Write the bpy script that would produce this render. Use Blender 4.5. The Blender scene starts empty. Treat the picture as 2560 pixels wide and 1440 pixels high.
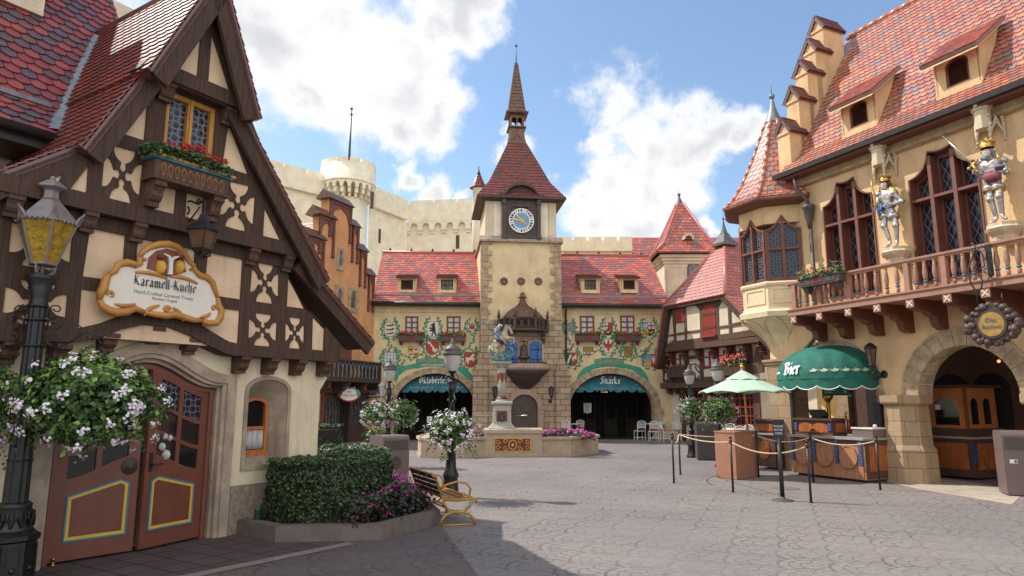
import bpy,bmesh,math,random
from mathutils import Vector,Matrix,geometry
from math import sin,cos,pi,radians,atan,atan2,sqrt,hypot
random.seed(7)
sc = bpy.context.scene
COL = sc.collection

# ------------------------------------------------------------------ camera
FPX,PITCH,EYE = 1707.0,atan(288/1707.0),1.7
cam_d = bpy.data.cameras.new("camera")
cam_d.sensor_width = 36.0
cam_d.lens = 36.0*FPX/2560
cam_d.clip_start,cam_d.clip_end = 0.1,2000
cam = bpy.data.objects.new("camera",cam_d)
COL.objects.link(cam)
cam.location = (0,0,EYE)
cam.rotation_euler = (pi/2 + PITCH,0,0)
sc.camera = cam
sc.view_settings.view_transform = 'Standard'
sc.view_settings.look = 'None'
sc.view_settings.exposure = 0.46
sc.view_settings.gamma = 1.0

# ------------------------------------------------------------------ sun and sky
SUN_TO = Vector((-0.77,0.30,1.0)).normalized()
SUN_EL = math.asin(SUN_TO.z)
sun_d = bpy.data.lights.new("sun",'SUN')
sun_d.energy = 3.7
sun_d.angle = radians(0.5)
sun_d.color = (1.0,0.95,0.87)
sun = bpy.data.objects.new("sun",sun_d)
COL.objects.link(sun)
sun.rotation_euler = SUN_TO.to_track_quat('Z','Y').to_euler()
sun.location = (-20,10,30)

world = bpy.data.worlds.new("World")
sc.world = world
world.use_nodes = True
wn,wl = world.node_tree.nodes,world.node_tree.links
wn.clear()

class NT:
 """small helper for wiring math nodes"""
 def __init__(s,nt): s.n,s.l = nt.nodes,nt.links
 def put(s,sock,v):
  if hasattr(v,'is_linked') or hasattr(v,'default_value'): s.l.new(v,sock)
  else: sock.default_value = v
 def m(s,op,a,b=None,c=None,clamp=False):
  x = s.n.new('ShaderNodeMath'); x.operation = op; x.use_clamp = clamp
  for i,v in enumerate((a,b,c)):
   if v is not None: s.put(x.inputs[i],v)
  return x.outputs[0]
 def vm(s,op,a,b=None,out=0):
  x = s.n.new('ShaderNodeVectorMath'); x.operation = op
  for i,v in enumerate((a,b)):
   if v is not None: s.put(x.inputs[i],v)
  return x.outputs[out]
 def ss(s,v,a,b):
  x = s.n.new('ShaderNodeMapRange'); x.interpolation_type = 'SMOOTHSTEP'
  s.put(x.inputs[0],v); x.inputs[1].default_value = a; x.inputs[2].default_value = b
  return x.outputs[0]
 def noise(s,vec,scale,detail=4,rough=0.5):
  x = s.n.new('ShaderNodeTexNoise'); x.inputs['Scale'].default_value = scale
  x.inputs['Detail'].default_value = detail; x.inputs['Roughness'].default_value = rough
  if vec is not None: s.l.new(vec,x.inputs['Vector'])
  return x.outputs[0]
 def mix(s,f,a,b,mode='MIX'):
  x = s.n.new('ShaderNodeMix'); x.data_type = 'RGBA'; x.blend_type = mode
  s.put(x.inputs[0],f); s.put(x.inputs[6],a); s.put(x.inputs[7],b)
  return x.outputs[2]
 def sep(s,v):
  x = s.n.new('ShaderNodeSeparateXYZ'); s.l.new(v,x.inputs[0]); return x.outputs
 def comb(s,a,b,c):
  x = s.n.new('ShaderNodeCombineXYZ')
  for i,v in enumerate((a,b,c)): s.put(x.inputs[i],v)
  return x.outputs[0]

W = NT(world.node_tree)
sky = wn.new('ShaderNodeTexSky')
sky.sky_type = 'NISHITA'; sky.sun_disc = False
sky.sun_elevation = SUN_EL
sky.sun_rotation = atan2(SUN_TO.x,SUN_TO.y)
sky.air_density = 1.0; sky.dust_density = 0.6; sky.ozone_density = 1.5
tc = wn.new('ShaderNodeTexCoord')
dirv = W.vm('NORMALIZE',tc.outputs['Generated'])
# cloud banks: centre direction and angular radius of every bank, broken up by noise
BANKS = [(-0.305,0.831,0.465,0.122),(-0.227,0.857,0.462,0.128),(-0.154,0.877,0.455,0.104),(-0.110,0.904,0.412,0.064),(-0.179,0.901,0.396,0.052),(-0.049,0.857,0.512,0.064),(-0.092,0.853,0.513,0.067),(-0.277,0.872,0.403,0.058),(-0.345,0.812,0.471,0.092),(-0.160,0.933,0.322,0.031),(-0.112,0.946,0.306,0.037),(-0.072,0.953,0.296,0.024),(0.146,0.900,0.410,0.064),(0.119,0.920,0.374,0.037),(0.190,0.905,0.380,0.070),(0.132,0.938,0.321,0.064),(0.199,0.931,0.307,0.085),(0.264,0.891,0.368,0.052),(0.246,0.913,0.324,0.061),(0.310,0.879,0.363,0.043),(0.087,0.950,0.301,0.046),(0.012,0.936,0.350,0.037),(-0.009,0.927,0.374,0.021),(0.104,0.961,0.256,0.067),(0.183,0.950,0.253,0.067),(-0.052,0.965,0.257,0.043),(0.282,0.922,0.266,0.024),(-0.050,0.909,0.414,0.013),
 (-.62,.70,.36,.25),(-.8,.2,.5,.4),(.8,-.1,.55,.35),(.2,-.8,.5,.6),(-.3,-.7,.75,.5),(-.7,-.6,.3,.45),(.7,-.6,.35,.5),(.1,-.3,.95,.35),(.75,.45,.45,.12)]  # unseen banks around and behind the camera, added for ambient light
warp = W.noise(dirv,5.5,8,0.55)
fine = W.noise(dirv,17.0,8,0.6)
wn3 = wn.new('ShaderNodeTexNoise'); wn3.inputs['Scale'].default_value = 7.5; wn3.inputs['Detail'].default_value = 7; wn3.inputs['Roughness'].default_value = 0.6
wl.new(dirv,wn3.inputs['Vector'])
wdir = W.vm('ADD',dirv,W.vm('MULTIPLY',W.vm('SUBTRACT',wn3.outputs['Color'],(.5,.5,.5)),(.17,.17,.17)))
best = None
for x,y,z,r in BANKS:
 c = Vector((x,y,z)).normalized()
 d = W.vm('DISTANCE',wdir,tuple(c),out=1)
 e = W.m('SUBTRACT',1.0,W.m('DIVIDE',d,r))
 best = e if best is None else W.m('SMOOTH_MAX',best,e,0.14)
dens = W.m('ADD',best,W.m('MULTIPLY',W.m('SUBTRACT',warp,0.5),1.25))
dens = W.m('ADD',dens,W.m('MULTIPLY',W.m('SUBTRACT',fine,0.5),1.0))
mask = W.ss(dens,-0.10,0.52)
core = W.ss(W.m('ADD',dens,W.m('MULTIPLY',W.m('SUBTRACT',warp,0.5),1.2)),0.25,1.15)
ccol = W.mix(core,(1.0,1.0,1.0,1),(0.66,0.68,0.71,1))
bg1 = wn.new('ShaderNodeBackground'); wl.new(W.mix(1.0,sky.outputs[0],(1.0,1.03,1.0,1),'MULTIPLY'),bg1.inputs[0]); bg1.inputs[1].default_value = 0.15
rear_fill = W.ss(W.vm('DOT_PRODUCT',dirv,(0.25,-0.95,0.2),out=1),0.1,0.7)  # extra brightness added to unseen clouds behind the camera, as fill light
bg2 = wn.new('ShaderNodeBackground'); wl.new(W.mix(rear_fill,ccol,(1.5,1.46,1.38,1)),bg2.inputs[0]) if True else wl.new(ccol,bg2.inputs[0]); bg2.inputs[1].default_value = 0.8
mx = wn.new('ShaderNodeMixShader')
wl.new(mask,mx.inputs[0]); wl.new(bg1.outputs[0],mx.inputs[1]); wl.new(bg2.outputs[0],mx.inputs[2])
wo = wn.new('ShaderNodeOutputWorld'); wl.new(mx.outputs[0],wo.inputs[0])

# ------------------------------------------------------------------ photo ray helpers (measuring on real planes)
_s,_c = sin(PITCH),cos(PITCH)
def ray(px,py):
 dx,dy = (px - 1280)/FPX,(720 - py)/FPX
 return Vector((dx,_c - dy*_s,_s + dy*_c))
def ground_pt(px,py,z=0.0):
 r = ray(px,py); t = (z - EYE)/r.z
 return Vector((r.x*t,r.y*t,z))
def at_depth(px,py,Y):
 r = ray(px,py); t = Y/r.y
 return Vector((r.x*t,Y,EYE + r.z*t))

class Frame:
 """vertical plane: u along d, z up, o outward along n"""
 def __init__(s,O,d,z0=0.0):
  s.O = Vector((O[0],O[1],z0)); s.d = Vector((d[0],d[1],0)).normalized()
  s.n = Vector((s.d.y,-s.d.x,0))
 def P(s,u,z,o=0.0): return s.O + s.d*u + s.n*o + Vector((0,0,z))
 def uv(s,px,py,o=0.0):
  r = ray(px,py); q = s.O + s.n*o - Vector((0,0,EYE))
  t = q.dot(s.n)/r.dot(s.n); p = r*t + Vector((0,0,EYE)) - s.O
  return (p.dot(s.d),p.z)
 def uvs(s,pts,o=0.0): return [s.uv(a,b,o) for a,b in pts]
 def rot(s,u,o,ang): # a frame standing at (u,o) turned by ang
  d = Matrix.Rotation(ang,3,'Z') @ s.d
  p = s.P(u,0,o); return Frame((p.x,p.y),(d.x,d.y),p.z)
 @property
 def ang(s): return atan2(s.d.y,s.d.x)
WF = Frame((0,0),(1,0))   # world-aligned: u = x, o = -y

def rotm(rz): return Matrix.Rotation(rz,4,'Z')
def arc(cx,cy,rx,ry,a0,a1,n):
 return [(cx + rx*cos(radians(a0 + (a1 - a0)*i/n)),cy + ry*sin(radians(a0 + (a1 - a0)*i/n))) for i in range(n + 1)]
def area2(p): return sum(p[i][0]*p[(i + 1) % len(p)][1] - p[(i + 1) % len(p)][0]*p[i][1] for i in range(len(p)))
def clip_poly(p,reg):
 """Sutherland-Hodgman against a convex ccw region"""
 for i in range(len(reg)):
  a,b = reg[i],reg[(i + 1) % len(reg)]
  out = []
  for j in range(len(p)):
   s,e = p[j],p[(j + 1) % len(p)]
   ds = (b[0] - a[0])*(s[1] - a[1]) - (b[1] - a[1])*(s[0] - a[0])
   de = (b[0] - a[0])*(e[1] - a[1]) - (b[1] - a[1])*(e[0] - a[0])
   if ds >= 0: out.append(s)
   if (ds >= 0) != (de >= 0):
    t = ds/(ds - de); out.append((s[0] + (e[0] - s[0])*t,s[1] + (e[1] - s[1])*t))
  p = out
  if len(p) < 3: return []
 return p

class MB:
 def __init__(s): s.v,s.f,s.m,s.t,s.sm = [],[],[],[],[]
 def add(s,vs,fs,mi=0,uvs=None,smooth=False):
  b = len(s.v); s.v += [Vector(v) for v in vs]
  for k,f in enumerate(fs):
   s.f.append([b + i for i in f]); s.m.append(mi if not isinstance(mi,(list,tuple)) else mi[k])
   s.t.append([uvs[i] for i in f] if uvs else None); s.sm.append(smooth)
  return s
 def box(s,c,size,mi=0,M=None,top=None):
  x,y,z = size[0]/2,size[1]/2,size[2]/2
  k = top if top else 1.0
  vs = [(-x,-y,-z),(x,-y,-z),(x,y,-z),(-x,y,-z),(-x*k,-y*k,z),(x*k,-y*k,z),(x*k,y*k,z),(-x*k,y*k,z)]
  vs = [Vector(v) for v in vs]
  if M: vs = [M @ v for v in vs]
  vs = [v + Vector(c) for v in vs]
  uv = [(v.x + v.y,v.z) for v in vs]
  return s.add(vs,[(3,2,1,0),(4,5,6,7),(0,1,5,4),(1,2,6,5),(2,3,7,6),(3,0,4,7)],mi,uv)
 def fbox(s,F,u0,u1,z0,z1,o0,o1,mi=0): # box on a frame
  return s.slab([[(u0,z0),(u1,z0),(u1,z1),(u0,z1)]],F,o0,o1,mi)
 def slab(s,loops,F,o0,o1,mi=0,ms=None,back=True):
  """prism of a polygon (first loop outer, the rest holes) on frame F between offsets o0 (back) and o1 (front)"""
  ms = mi if ms is None else ms
  L = []
  for i,lp in enumerate(loops):
   lp = [tuple(p) for p in lp]
   if (area2(lp) > 0) != (i == 0): lp = lp[::-1]
   L.append(lp)
  flat = [p for lp in L for p in lp]; n = len(flat)
  vs = [F.P(u,z,o1) for u,z in flat] + [F.P(u,z,o0) for u,z in flat]
  if len(L) == 1 and len(L[0]) == 4: tris = [(0,1,2,3)]
  else:
   ed = []; k0 = 0
   for lp in L:
    ed += [(k0 + i,k0 + (i + 1) % len(lp)) for i in range(len(lp))]; k0 += len(lp)
   ov,oe,of_,ogv,_,_ = geometry.delaunay_2d_cdt([Vector(p) for p in flat],ed,[],0,1e-6)
   back_id = [g[0] if g else -1 for g in ogv]
   tris = []
   for t in of_:
    cx = sum(ov[i].x for i in t)/len(t); cy = sum(ov[i].y for i in t)/len(t)
    ins = False
    for a,c in ed:
     (x1,y1),(x2,y2) = flat[a],flat[c]
     if (y1 > cy) != (y2 > cy) and cx < x1 + (cy - y1)*(x2 - x1)/(y2 - y1): ins = not ins
    if ins and all(back_id[i] >= 0 for i in t): tris.append(tuple(back_id[i] for i in t))
  uv = [(u,z) for u,z in flat]*2
  fr,bk = [],[]
  for t in tris:
   a = area2([flat[i] for i in t])
   if abs(a) < 1e-12: continue
   t = tuple(t) if a > 0 else tuple(t)[::-1]
   fr.append(t); bk.append(tuple(n + i for i in t[::-1]))
  s.add(vs,fr,mi,uv)
  b = len(s.v) - 2*n
  if back:
   for f in bk:
    s.f.append([b + i for i in f]); s.m.append(ms); s.t.append([uv[i] for i in f]); s.sm.append(False)
  k = 0
  for lp in L:
   q = len(lp)
   for i in range(q):
    a,c = k + i,k + (i + 1) % q
    s.f.append([b + a,b + n + a,b + n + c,b + c]); s.m.append(ms); s.sm.append(False)
    ua,uc = flat[a],flat[c]; dd = o1 - o0
    vert = abs(ua[0] - uc[0]) < abs(ua[1] - uc[1])
    if vert: s.t.append([(ua[0],ua[1]),(ua[0] + dd,ua[1]),(uc[0] + dd,uc[1]),(uc[0],uc[1])])
    else: s.t.append([(ua[0],ua[1]),(ua[0],ua[1] + dd),(uc[0],uc[1] + dd),(uc[0],uc[1])])
   k += q
  return s
 def tube(s,pts,r,mi=0,n=6,closed=False,cap=True):
  pts = [Vector(p) for p in pts]; N = len(pts)
  rr = r if isinstance(r,(list,tuple)) else [r]*N
  rings = []; up = None
  for i,p in enumerate(pts):
   if closed: t = pts[(i + 1) % N] - pts[i - 1]
   else: t = pts[min(i + 1,N - 1)] - pts[max(i - 1,0)]
   if t.length < 1e-9: t = Vector((0,0,1))
   t.normalize()
   if up is None:
    up = Vector((0,0,1)) if abs(t.z) < .9 else Vector((1,0,0))
   a = t.cross(up)
   if a.length < 1e-6: a = t.cross(Vector((1,.3,0)))
   a.normalize(); bb = a.cross(t).normalized(); up = bb
   rings.append([p + (a*cos(2*pi*k/n) + bb*sin(2*pi*k/n))*rr[i] for k in range(n)])
  vs = [v for g in rings for v in g]; fs = []
  for i in range(N if closed else N - 1):
   j = (i + 1) % N
   for k in range(n):
    fs.append((i*n + k,i*n + (k + 1) % n,j*n + (k + 1) % n,j*n + k))
  if cap and not closed:
   fs.append(tuple(range(n))[::-1]); fs.append(tuple((N - 1)*n + k for k in range(n)))
  return s.add(vs,fs,mi,None,n > 5)
 def lathe(s,prof,c=(0,0,0),n=16,mi=0,M=None,smooth=True,cap=True,a0=0.0,sx=1,sy=1):
  vs = []; fs = []
  for r,z in prof:
   for k in range(n):
    a = a0 + 2*pi*k/n
    v = Vector((r*cos(a)*sx,r*sin(a)*sy,z)); v = M @ v if M else v
    vs.append(v + Vector(c))
  m = len(prof)
  for i in range(m - 1):
   for k in range(n):
    fs.append((i*n + k,i*n + (k + 1) % n,(i + 1)*n + (k + 1) % n,(i + 1)*n + k))
  if cap:
   fs.append(tuple(range(n))[::-1]); fs.append(tuple((m - 1)*n + k for k in range(n)))
  r0 = max(r for r,z in prof)
  return s.add(vs,fs,mi,[(2*pi*k/n*r0,z) for r,z in prof for k in range(n)],smooth)
 def ball(s,c,r,mi=0,n=10,sc3=(1,1,1)):
  m = max(4,n // 2); vs = []; fs = []
  for i in range(m + 1):
   th = pi*i/m
   for k in range(n):
    a = 2*pi*k/n
    vs.append(Vector(c) + Vector((r*sin(th)*cos(a)*sc3[0],r*sin(th)*sin(a)*sc3[1],-r*cos(th)*sc3[2])))
  for i in range(m):
   for k in range(n):
    fs.append((i*n + k,i*n + (k + 1) % n,(i + 1)*n + (k + 1) % n,(i + 1)*n + k))
  return s.add(vs,fs,mi,None,True)
 def poly(s,pts,mi=0): return s.add(pts,[tuple(range(len(pts)))],mi)
 def build(s,name,mats,parent=None,loc=None,local=False,merge=False):
  me = bpy.data.meshes.new(name)
  M = Matrix.Identity(4)
  if not local:
   if loc is not None: M = Matrix.Translation(Vector(loc))
   q = parent
   while q is not None:
    M = Matrix.Translation(q.location) @ rotm(q.rotation_euler.z) @ M; q = q.parent
  Mi = M.inverted()
  me.from_pydata([Mi @ v for v in s.v],[],s.f)
  me.polygons.foreach_set('material_index',s.m)
  me.polygons.foreach_set('use_smooth',s.sm)
  if any(t is not None for t in s.t):
   ul = me.uv_layers.new(name='uv'); k = 0
   dat = []
   for f,t in zip(s.f,s.t):
    for j in range(len(f)):
     dat += list(t[j]) if t else (0.0,0.0)
   ul.data.foreach_set('uv',dat)
  for mm in (mats if isinstance(mats,(list,tuple)) else [mats]): me.materials.append(mm)
  me.update()
  if merge:
   bm = bmesh.new(); bm.from_mesh(me); bmesh.ops.remove_doubles(bm,verts=bm.verts,dist=1e-4)
   bmesh.ops.recalc_face_normals(bm,faces=bm.faces); bm.to_mesh(me); bm.free()
  o = bpy.data.objects.new(name,me); COL.objects.link(o)
  if parent is not None: o.parent = parent
  if loc is not None: o.location = loc
  return o

def tag(o,label=None,cat=None,group=None,kind=None):
 if label: o['label'] = label
 if cat: o['category'] = cat
 if group: o['group'] = group
 if kind: o['kind'] = kind
 return o
def thing(name,label,cat,loc=(0,0,0),rz=0.0,group=None):
 o = bpy.data.objects.new(name,None); COL.objects.link(o)
 o.empty_display_size = 0.2
 o.location = loc; o.rotation_euler = (0,0,rz)
 return tag(o,label,cat,group)
def dup(root,loc,rz=None,label=None,group=None,skip=()):
 def cp(o,parent):
  c = o.copy(); COL.objects.link(c)
  if parent: c.parent = parent
  for ch in list(o.children):
   if ch.name.split('.')[0] not in skip: cp(ch,c)
  return c
 r = cp(root,None)
 r.location = loc
 if rz is not None: r.rotation_euler = (0,0,rz)
 if label: r['label'] = label
 if group: r['group'] = group
 return r

 # ------------------------------------------------------------------ materials
def base_mat(name):
 m = bpy.data.materials.new(name); m.use_nodes = True
 nt = m.node_tree; b = nt.nodes['Principled BSDF']
 return m,NT(nt),b
def hexc(r,g,b): return (r,g,b,1)
def mul(c,k): return (min(1,c[0]*k),min(1,c[1]*k),min(1,c[2]*k),1)
def mat(name,col,rough=.6,metal=0.,var=.12,scale=6.,bump=0.,bscale=60.,stretch=None,stain=None,spec=.5,trans=0.,uvc=False,coat=0.):
 m,N,b = base_mat(name)
 t = N.n.new('ShaderNodeTexCoord'); v = t.outputs['UV' if uvc else 'Object']
 if stretch: v0 = N.vm('MULTIPLY',v,stretch)
 else: v0 = v
 n1 = N.noise(v0,scale,5,.6)
 c = N.mix(N.ss(n1,.3,.7),mul(col,1 - var),mul(col,1 + var))
 if stain:  # weather streaks running down and grime blotches
  sv = N.vm('MULTIPLY',v,(4,4,.55))
  n2 = N.ss(N.noise(sv,1.0,6,.7),.47,.76)
  n3 = N.ss(N.noise(v,.9,5,.6),.48,.75)
  c = N.mix(N.m('MULTIPLY',n2,stain[3]),c,(*stain[:3],1))
  c = N.mix(N.m('MULTIPLY',n3,stain[3]*.7),c,(*stain[:3],1))
 N.put(b.inputs['Base Color'],c)
 N.put(b.inputs['Roughness'],N.m('ADD',rough - .06,N.m('MULTIPLY',n1,.12)))
 b.inputs['Metallic'].default_value = metal
 b.inputs['Specular IOR Level'].default_value = spec
 if trans: b.inputs['Transmission Weight'].default_value = trans
 if coat: b.inputs['Coat Weight'].default_value = coat
 if bump:
  bp = N.n.new('ShaderNodeBump'); bp.inputs['Strength'].default_value = bump; bp.inputs['Distance'].default_value = .02
  N.l.new(N.noise(v0,bscale,6,.6),bp.inputs['Height']); N.l.new(bp.outputs[0],b.inputs['Normal'])
 return m
def plaster(name,col,st=(.30,.2,.12,.35),bump=.6): return mat(name,col,.88,var=.10,scale=1.6,bump=bump,bscale=24,stain=st,spec=.2)
def wood(name,col,rough=.55,bump=.4,var=.3,s=(14,14,1.2)): return mat(name,col,rough,var=var,scale=2.2,stretch=s,bump=bump,bscale=3.5,spec=.35)
def metal_m(name,col,rough=.4,metal=1.): return mat(name,col,rough,metal,var=.15,scale=9)
def brick_m(name,c1,c2,mortar,bw,bh,ms=.012,bump=.6,var=.35,off=.5):
 m,N,b = base_mat(name)
 t = N.n.new('ShaderNodeTexCoord'); v = t.outputs['UV']
 wob = N.noise(v,5,2); vv = N.vm('ADD',v,N.vm('MULTIPLY',N.comb(wob,wob,0),(.03,.015,0)))
 br = N.n.new('ShaderNodeTexBrick'); N.l.new(vv,br.inputs['Vector'])
 br.inputs['Color1'].default_value = (0,0,0,1); br.inputs['Color2'].default_value = (1,1,1,1); br.inputs['Mortar'].default_value = (.5,.5,.5,1)
 br.inputs['Scale'].default_value = 1; br.inputs['Brick Width'].default_value = bw; br.inputs['Row Height'].default_value = bh
 br.inputs['Mortar Size'].default_value = ms; br.inputs['Mortar Smooth'].default_value = .4; br.offset = off
 n = N.noise(v,9,6,.65)
 c = N.mix(br.outputs[0],c1,c2)
 c = N.mix(N.m('MULTIPLY',N.ss(n,.35,.75),var),c,mul(c1,.55))
 c = N.mix(br.outputs['Fac'],c,mortar)
 N.put(b.inputs['Base Color'],c); b.inputs['Roughness'].default_value = .9; b.inputs['Specular IOR Level'].default_value = .2
 bp = N.n.new('ShaderNodeBump'); bp.inputs['Strength'].default_value = bump; bp.inputs['Distance'].default_value = .05
 h = N.m('ADD',N.m('MULTIPLY',N.noise(v,12,6,.6),.8),N.m('MULTIPLY',br.outputs['Fac'],-.6))
 N.l.new(h,bp.inputs['Height']); N.l.new(bp.outputs[0],b.inputs['Normal'])
 return m
def leaded(name,kind,s,glass,lead,sx=1.,rough=.12,lw=.055):
 """leaded glass: bullseye rounds or elongated hexagons, laid out in uv"""
 m,N,b = base_mat(name)
 t = N.n.new('ShaderNodeTexCoord'); x,y,_ = N.sep(t.outputs['UV'])
 px,py = N.m('DIVIDE',x,s),N.m('DIVIDE',y,s*sx)
 def cell(o):
  a = N.m('SUBTRACT',N.m('FRACT',N.m('ADD',px,o)),.5); c = N.m('SUBTRACT',N.m('FRACT',N.m('ADD',py,o)),.5)
  return N.m('SQRT',N.m('ADD',N.m('MULTIPLY',a,a),N.m('MULTIPLY',c,c)))
 a,c = cell(0.),cell(.5)
 d = N.m('MINIMUM',a,c)
 if kind == 'round': line = N.m('LESS_THAN',N.m('ABSOLUTE',N.m('SUBTRACT',d,.31)),lw)
 else: line = N.m('LESS_THAN',N.m('ABSOLUTE',N.m('SUBTRACT',a,c)),.07)
 nz = N.noise(t.outputs['UV'],1.6/s,2)
 g = N.mix(N.ss(nz,.35,.7),glass,mul(glass,3.0))
 N.put(b.inputs['Base Color'],N.mix(line,g,lead))
 N.put(b.inputs['Roughness'],N.m('ADD',rough,N.m('MULTIPLY',line,.4)))
 bp = N.n.new('ShaderNodeBump'); bp.inputs['Strength'].default_value = .5; bp.inputs['Distance'].default_value = .02
 N.l.new(N.m('MULTIPLY',d,-1.),bp.inputs['Height']); N.l.new(bp.outputs[0],b.inputs['Normal'])
 return m

M = {}
TIMBER = (.072,.040,.028,1)
M['timber'] = wood('dark_timber',TIMBER,.7,.5)
M['timber2'] = wood('brown_timber',(.105,.058,.040,1),.7,.5)
M['plasterL'] = plaster('cream_plaster',(.80,.59,.41,1),(.54,.33,.19,.5))
M['plasterLow'] = plaster('pale_plaster',(.78,.67,.50,1),(.46,.36,.21,.5))
M['plasterR'] = plaster('ochre_plaster',(.71,.49,.275,1),(.46,.27,.13,.42))
M['plasterC'] = plaster('yellow_plaster',(.70,.56,.34,1),(.44,.30,.16,.42))
M['plasterT'] = plaster('turret_plaster',(.78,.62,.41,1),(.5,.36,.2,.35))
M['plasterH'] = plaster('beige_plaster',(.66,.56,.42,1),(.4,.3,.2,.2))
M['plasterO'] = plaster('orange_plaster',(.66,.34,.165,1),(.42,.18,.08,.5))
M['castle'] = plaster('castle_plaster',(.86,.77,.60,1),(.68,.59,.44,.25),.15)
M['castle2'] = plaster('castle_yellow',(.84,.74,.52,1),(.62,.5,.33,.25),.15)
M['rough'] = mat('roughcast',(.30,.235,.19,1),.95,var=.25,scale=14,bump=1.0,bscale=26,stain=(.14,.12,.1,.5),spec=.15)
M['stone'] = mat('carved_stone',(.41,.325,.25,1),.85,var=.18,scale=5,bump=.3,bscale=50,stain=(.13,.1,.08,.6),spec=.2)
M['stoneR'] = mat('sandstone',(.42,.29,.17,1),.85,var=.2,scale=6,bump=.35,bscale=45,stain=(.2,.13,.08,.4),spec=.2)
M['pale_stone'] = mat('pale_stone',(.62,.52,.36,1),.8,var=.12,scale=6,bump=.25,bscale=45,stain=(.3,.24,.15,.4),spec=.25)
M['ashlar'] = brick_m('rusticated_stone',(.50,.385,.275,1),(.34,.25,.17,1),(.12,.09,.065,1),.52,.27,.012,.9,.5)
M['ashlarR'] = brick_m('sandstone_blocks',(.42,.30,.18,1),(.33,.225,.14,1),(.15,.1,.06,1),.55,.33,.008,.3)
M['vouss'] = mat('voussoir_stone',(.40,.30,.20,1),.9,var=.3,scale=4,bump=.6,bscale=22,spec=.2)
M['black'] = mat('black_iron',(.012,.012,.014,1),.38,var=.2,scale=20,bump=.15,bscale=70)
M['iron'] = mat('wrought_iron',(.016,.016,.018,1),.5,var=.2)
M['lead'] = mat('lead_flashing',(.20,.23,.26,1),.45,.3,var=.2,scale=8,bump=.2,bscale=12)
M['lead_d'] = mat('weathered_lead',(.105,.098,.095,1),.5,.15,var=.25,scale=8)
M['gutter'] = mat('gutter',(.035,.030,.028,1),.45,var=.2)
M['copper'] = mat('brown_copper',(.155,.085,.058,1),.45,.2,var=.25,scale=5,bump=.15,bscale=30)
M['copper_d'] = mat('dark_copper',(.072,.046,.038,1),.55,.1,var=.25,scale=5,bump=.2,bscale=30)
M['redpaint'] = wood('red_paint',(.29,.042,.034,1),.5,.2,.15)
M['redframe'] = mat('red_frame',(.24,.025,.022,1),.5,var=.15)
M['brownpaint'] = wood('brown_paint',(.145,.048,.03,1),.45,.15,.12)
M['mahog'] = mat('mahogany_paint',(.17,.062,.042,1),.5,var=.12,scale=5,bump=.08,bscale=40)
M['baluster'] = mat('pink_brown_paint',(.33,.17,.12,1),.55,var=.12,scale=8,bump=.1,bscale=40)
M['door'] = mat('door_paint',(.17,.055,.034,1),.42,var=.1,scale=4,bump=.06,bscale=30)
M['orangewood'] = wood('orange_wood',(.47,.16,.05,1),.45,.2,.2)
M['goldwood'] = wood('golden_wood',(.55,.27,.06,1),.5,.2,.15)
M['barwood'] = wood('bar_wood',(.36,.105,.032,1),.4,.25,.3)
M['barpale'] = wood('bar_pale_wood',(.40,.19,.10,1),.5,.25,.2)
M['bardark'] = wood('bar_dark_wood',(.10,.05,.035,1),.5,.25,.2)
M['glass'] = mat('dark_glass',(.012,.013,.016,1),.06,var=.3,scale=2,spec=.6)
M['panes'] = mat('window_panes',(.10,.11,.12,1),.12,var=.5,scale=5,spec=.6)
M['curtain'] = mat('curtain',(.55,.55,.56,1),.8,var=.3,scale=3,stretch=(25,25,1.5))
M['round_glass'] = leaded('bullseye_glass','round',.165,(.010,.011,.02,1),(.17,.18,.21,1))
M['round_glass_s'] = leaded('bullseye_glass_small','round',.155,(.010,.010,.02,1),(.13,.135,.17,1),lw=.038)
M['hex_glass'] = leaded('leaded_hexagons','hex',.17,(.014,.013,.02,1),(.17,.17,.19,1),1.75)
M['glow'] = base_mat('lamp_glow')[0]
_g = M['glow'].node_tree.nodes['Principled BSDF']; _g.inputs['Emission Color'].default_value = (1,.42,.10,1); _g.inputs['Emission Strength'].default_value = 1.2; _g.inputs['Base Color'].default_value = (.5,.2,.05,1)
M['dark2'] = mat('interior_brown',(.035,.024,.018,1),.8,var=.4,scale=3)
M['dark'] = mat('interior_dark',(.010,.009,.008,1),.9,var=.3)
M['black_flat'] = mat('black_panel',(.014,.014,.016,1),.5,var=.2)
M['signyellow'] = mat('aged_yellow',(.33,.20,.04,1),.6,var=.25,scale=9)
M['yellow'] = mat('yellow_paint',(.66,.42,.05,1),.45,var=.06)
M['blue'] = mat('teal_paint',(.03,.20,.30,1),.45,var=.08)
M['bluedoor'] = mat('blue_paint',(.035,.14,.42,1),.5,var=.12,scale=5)
M['navy'] = mat('navy_paint',(.03,.06,.22,1),.5,var=.15)
M['white'] = mat('white_paint',(.78,.77,.74,1),.5,var=.04)
M['sign_white'] = mat('sign_white',(.80,.74,.66,1),.55,var=.04)
M['caramel'] = mat('caramel_frame',(.52,.24,.055,1),.45,var=.15,scale=4)
M['caramel_d'] = mat('caramel_dark',(.30,.12,.03,1),.5,var=.15,scale=4)  # one even, darker caramel colour for ornaments
M['candy'] = mat('candy_gold',(.60,.30,.03,1),.35,var=.15)
M['choc'] = mat('sign_brown',(.22,.07,.04,1),.5,var=.08)
M['maroon'] = mat('maroon',(.14,.02,.025,1),.5,var=.1)
M['ink'] = mat('ink',(.03,.04,.055,1),.6,var=.05)
M['ink_green'] = mat('ink_green',(.03,.22,.15,1),.6,var=.05)
M['green'] = mat('mural_green',(.05,.29,.19,1),.85,var=.25,scale=9)
M['green_d'] = mat('mural_dark_green',(.02,.12,.08,1),.85,var=.2,scale=9)
M['mred'] = mat('mural_red',(.38,.05,.045,1),.8,var=.12)
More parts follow.
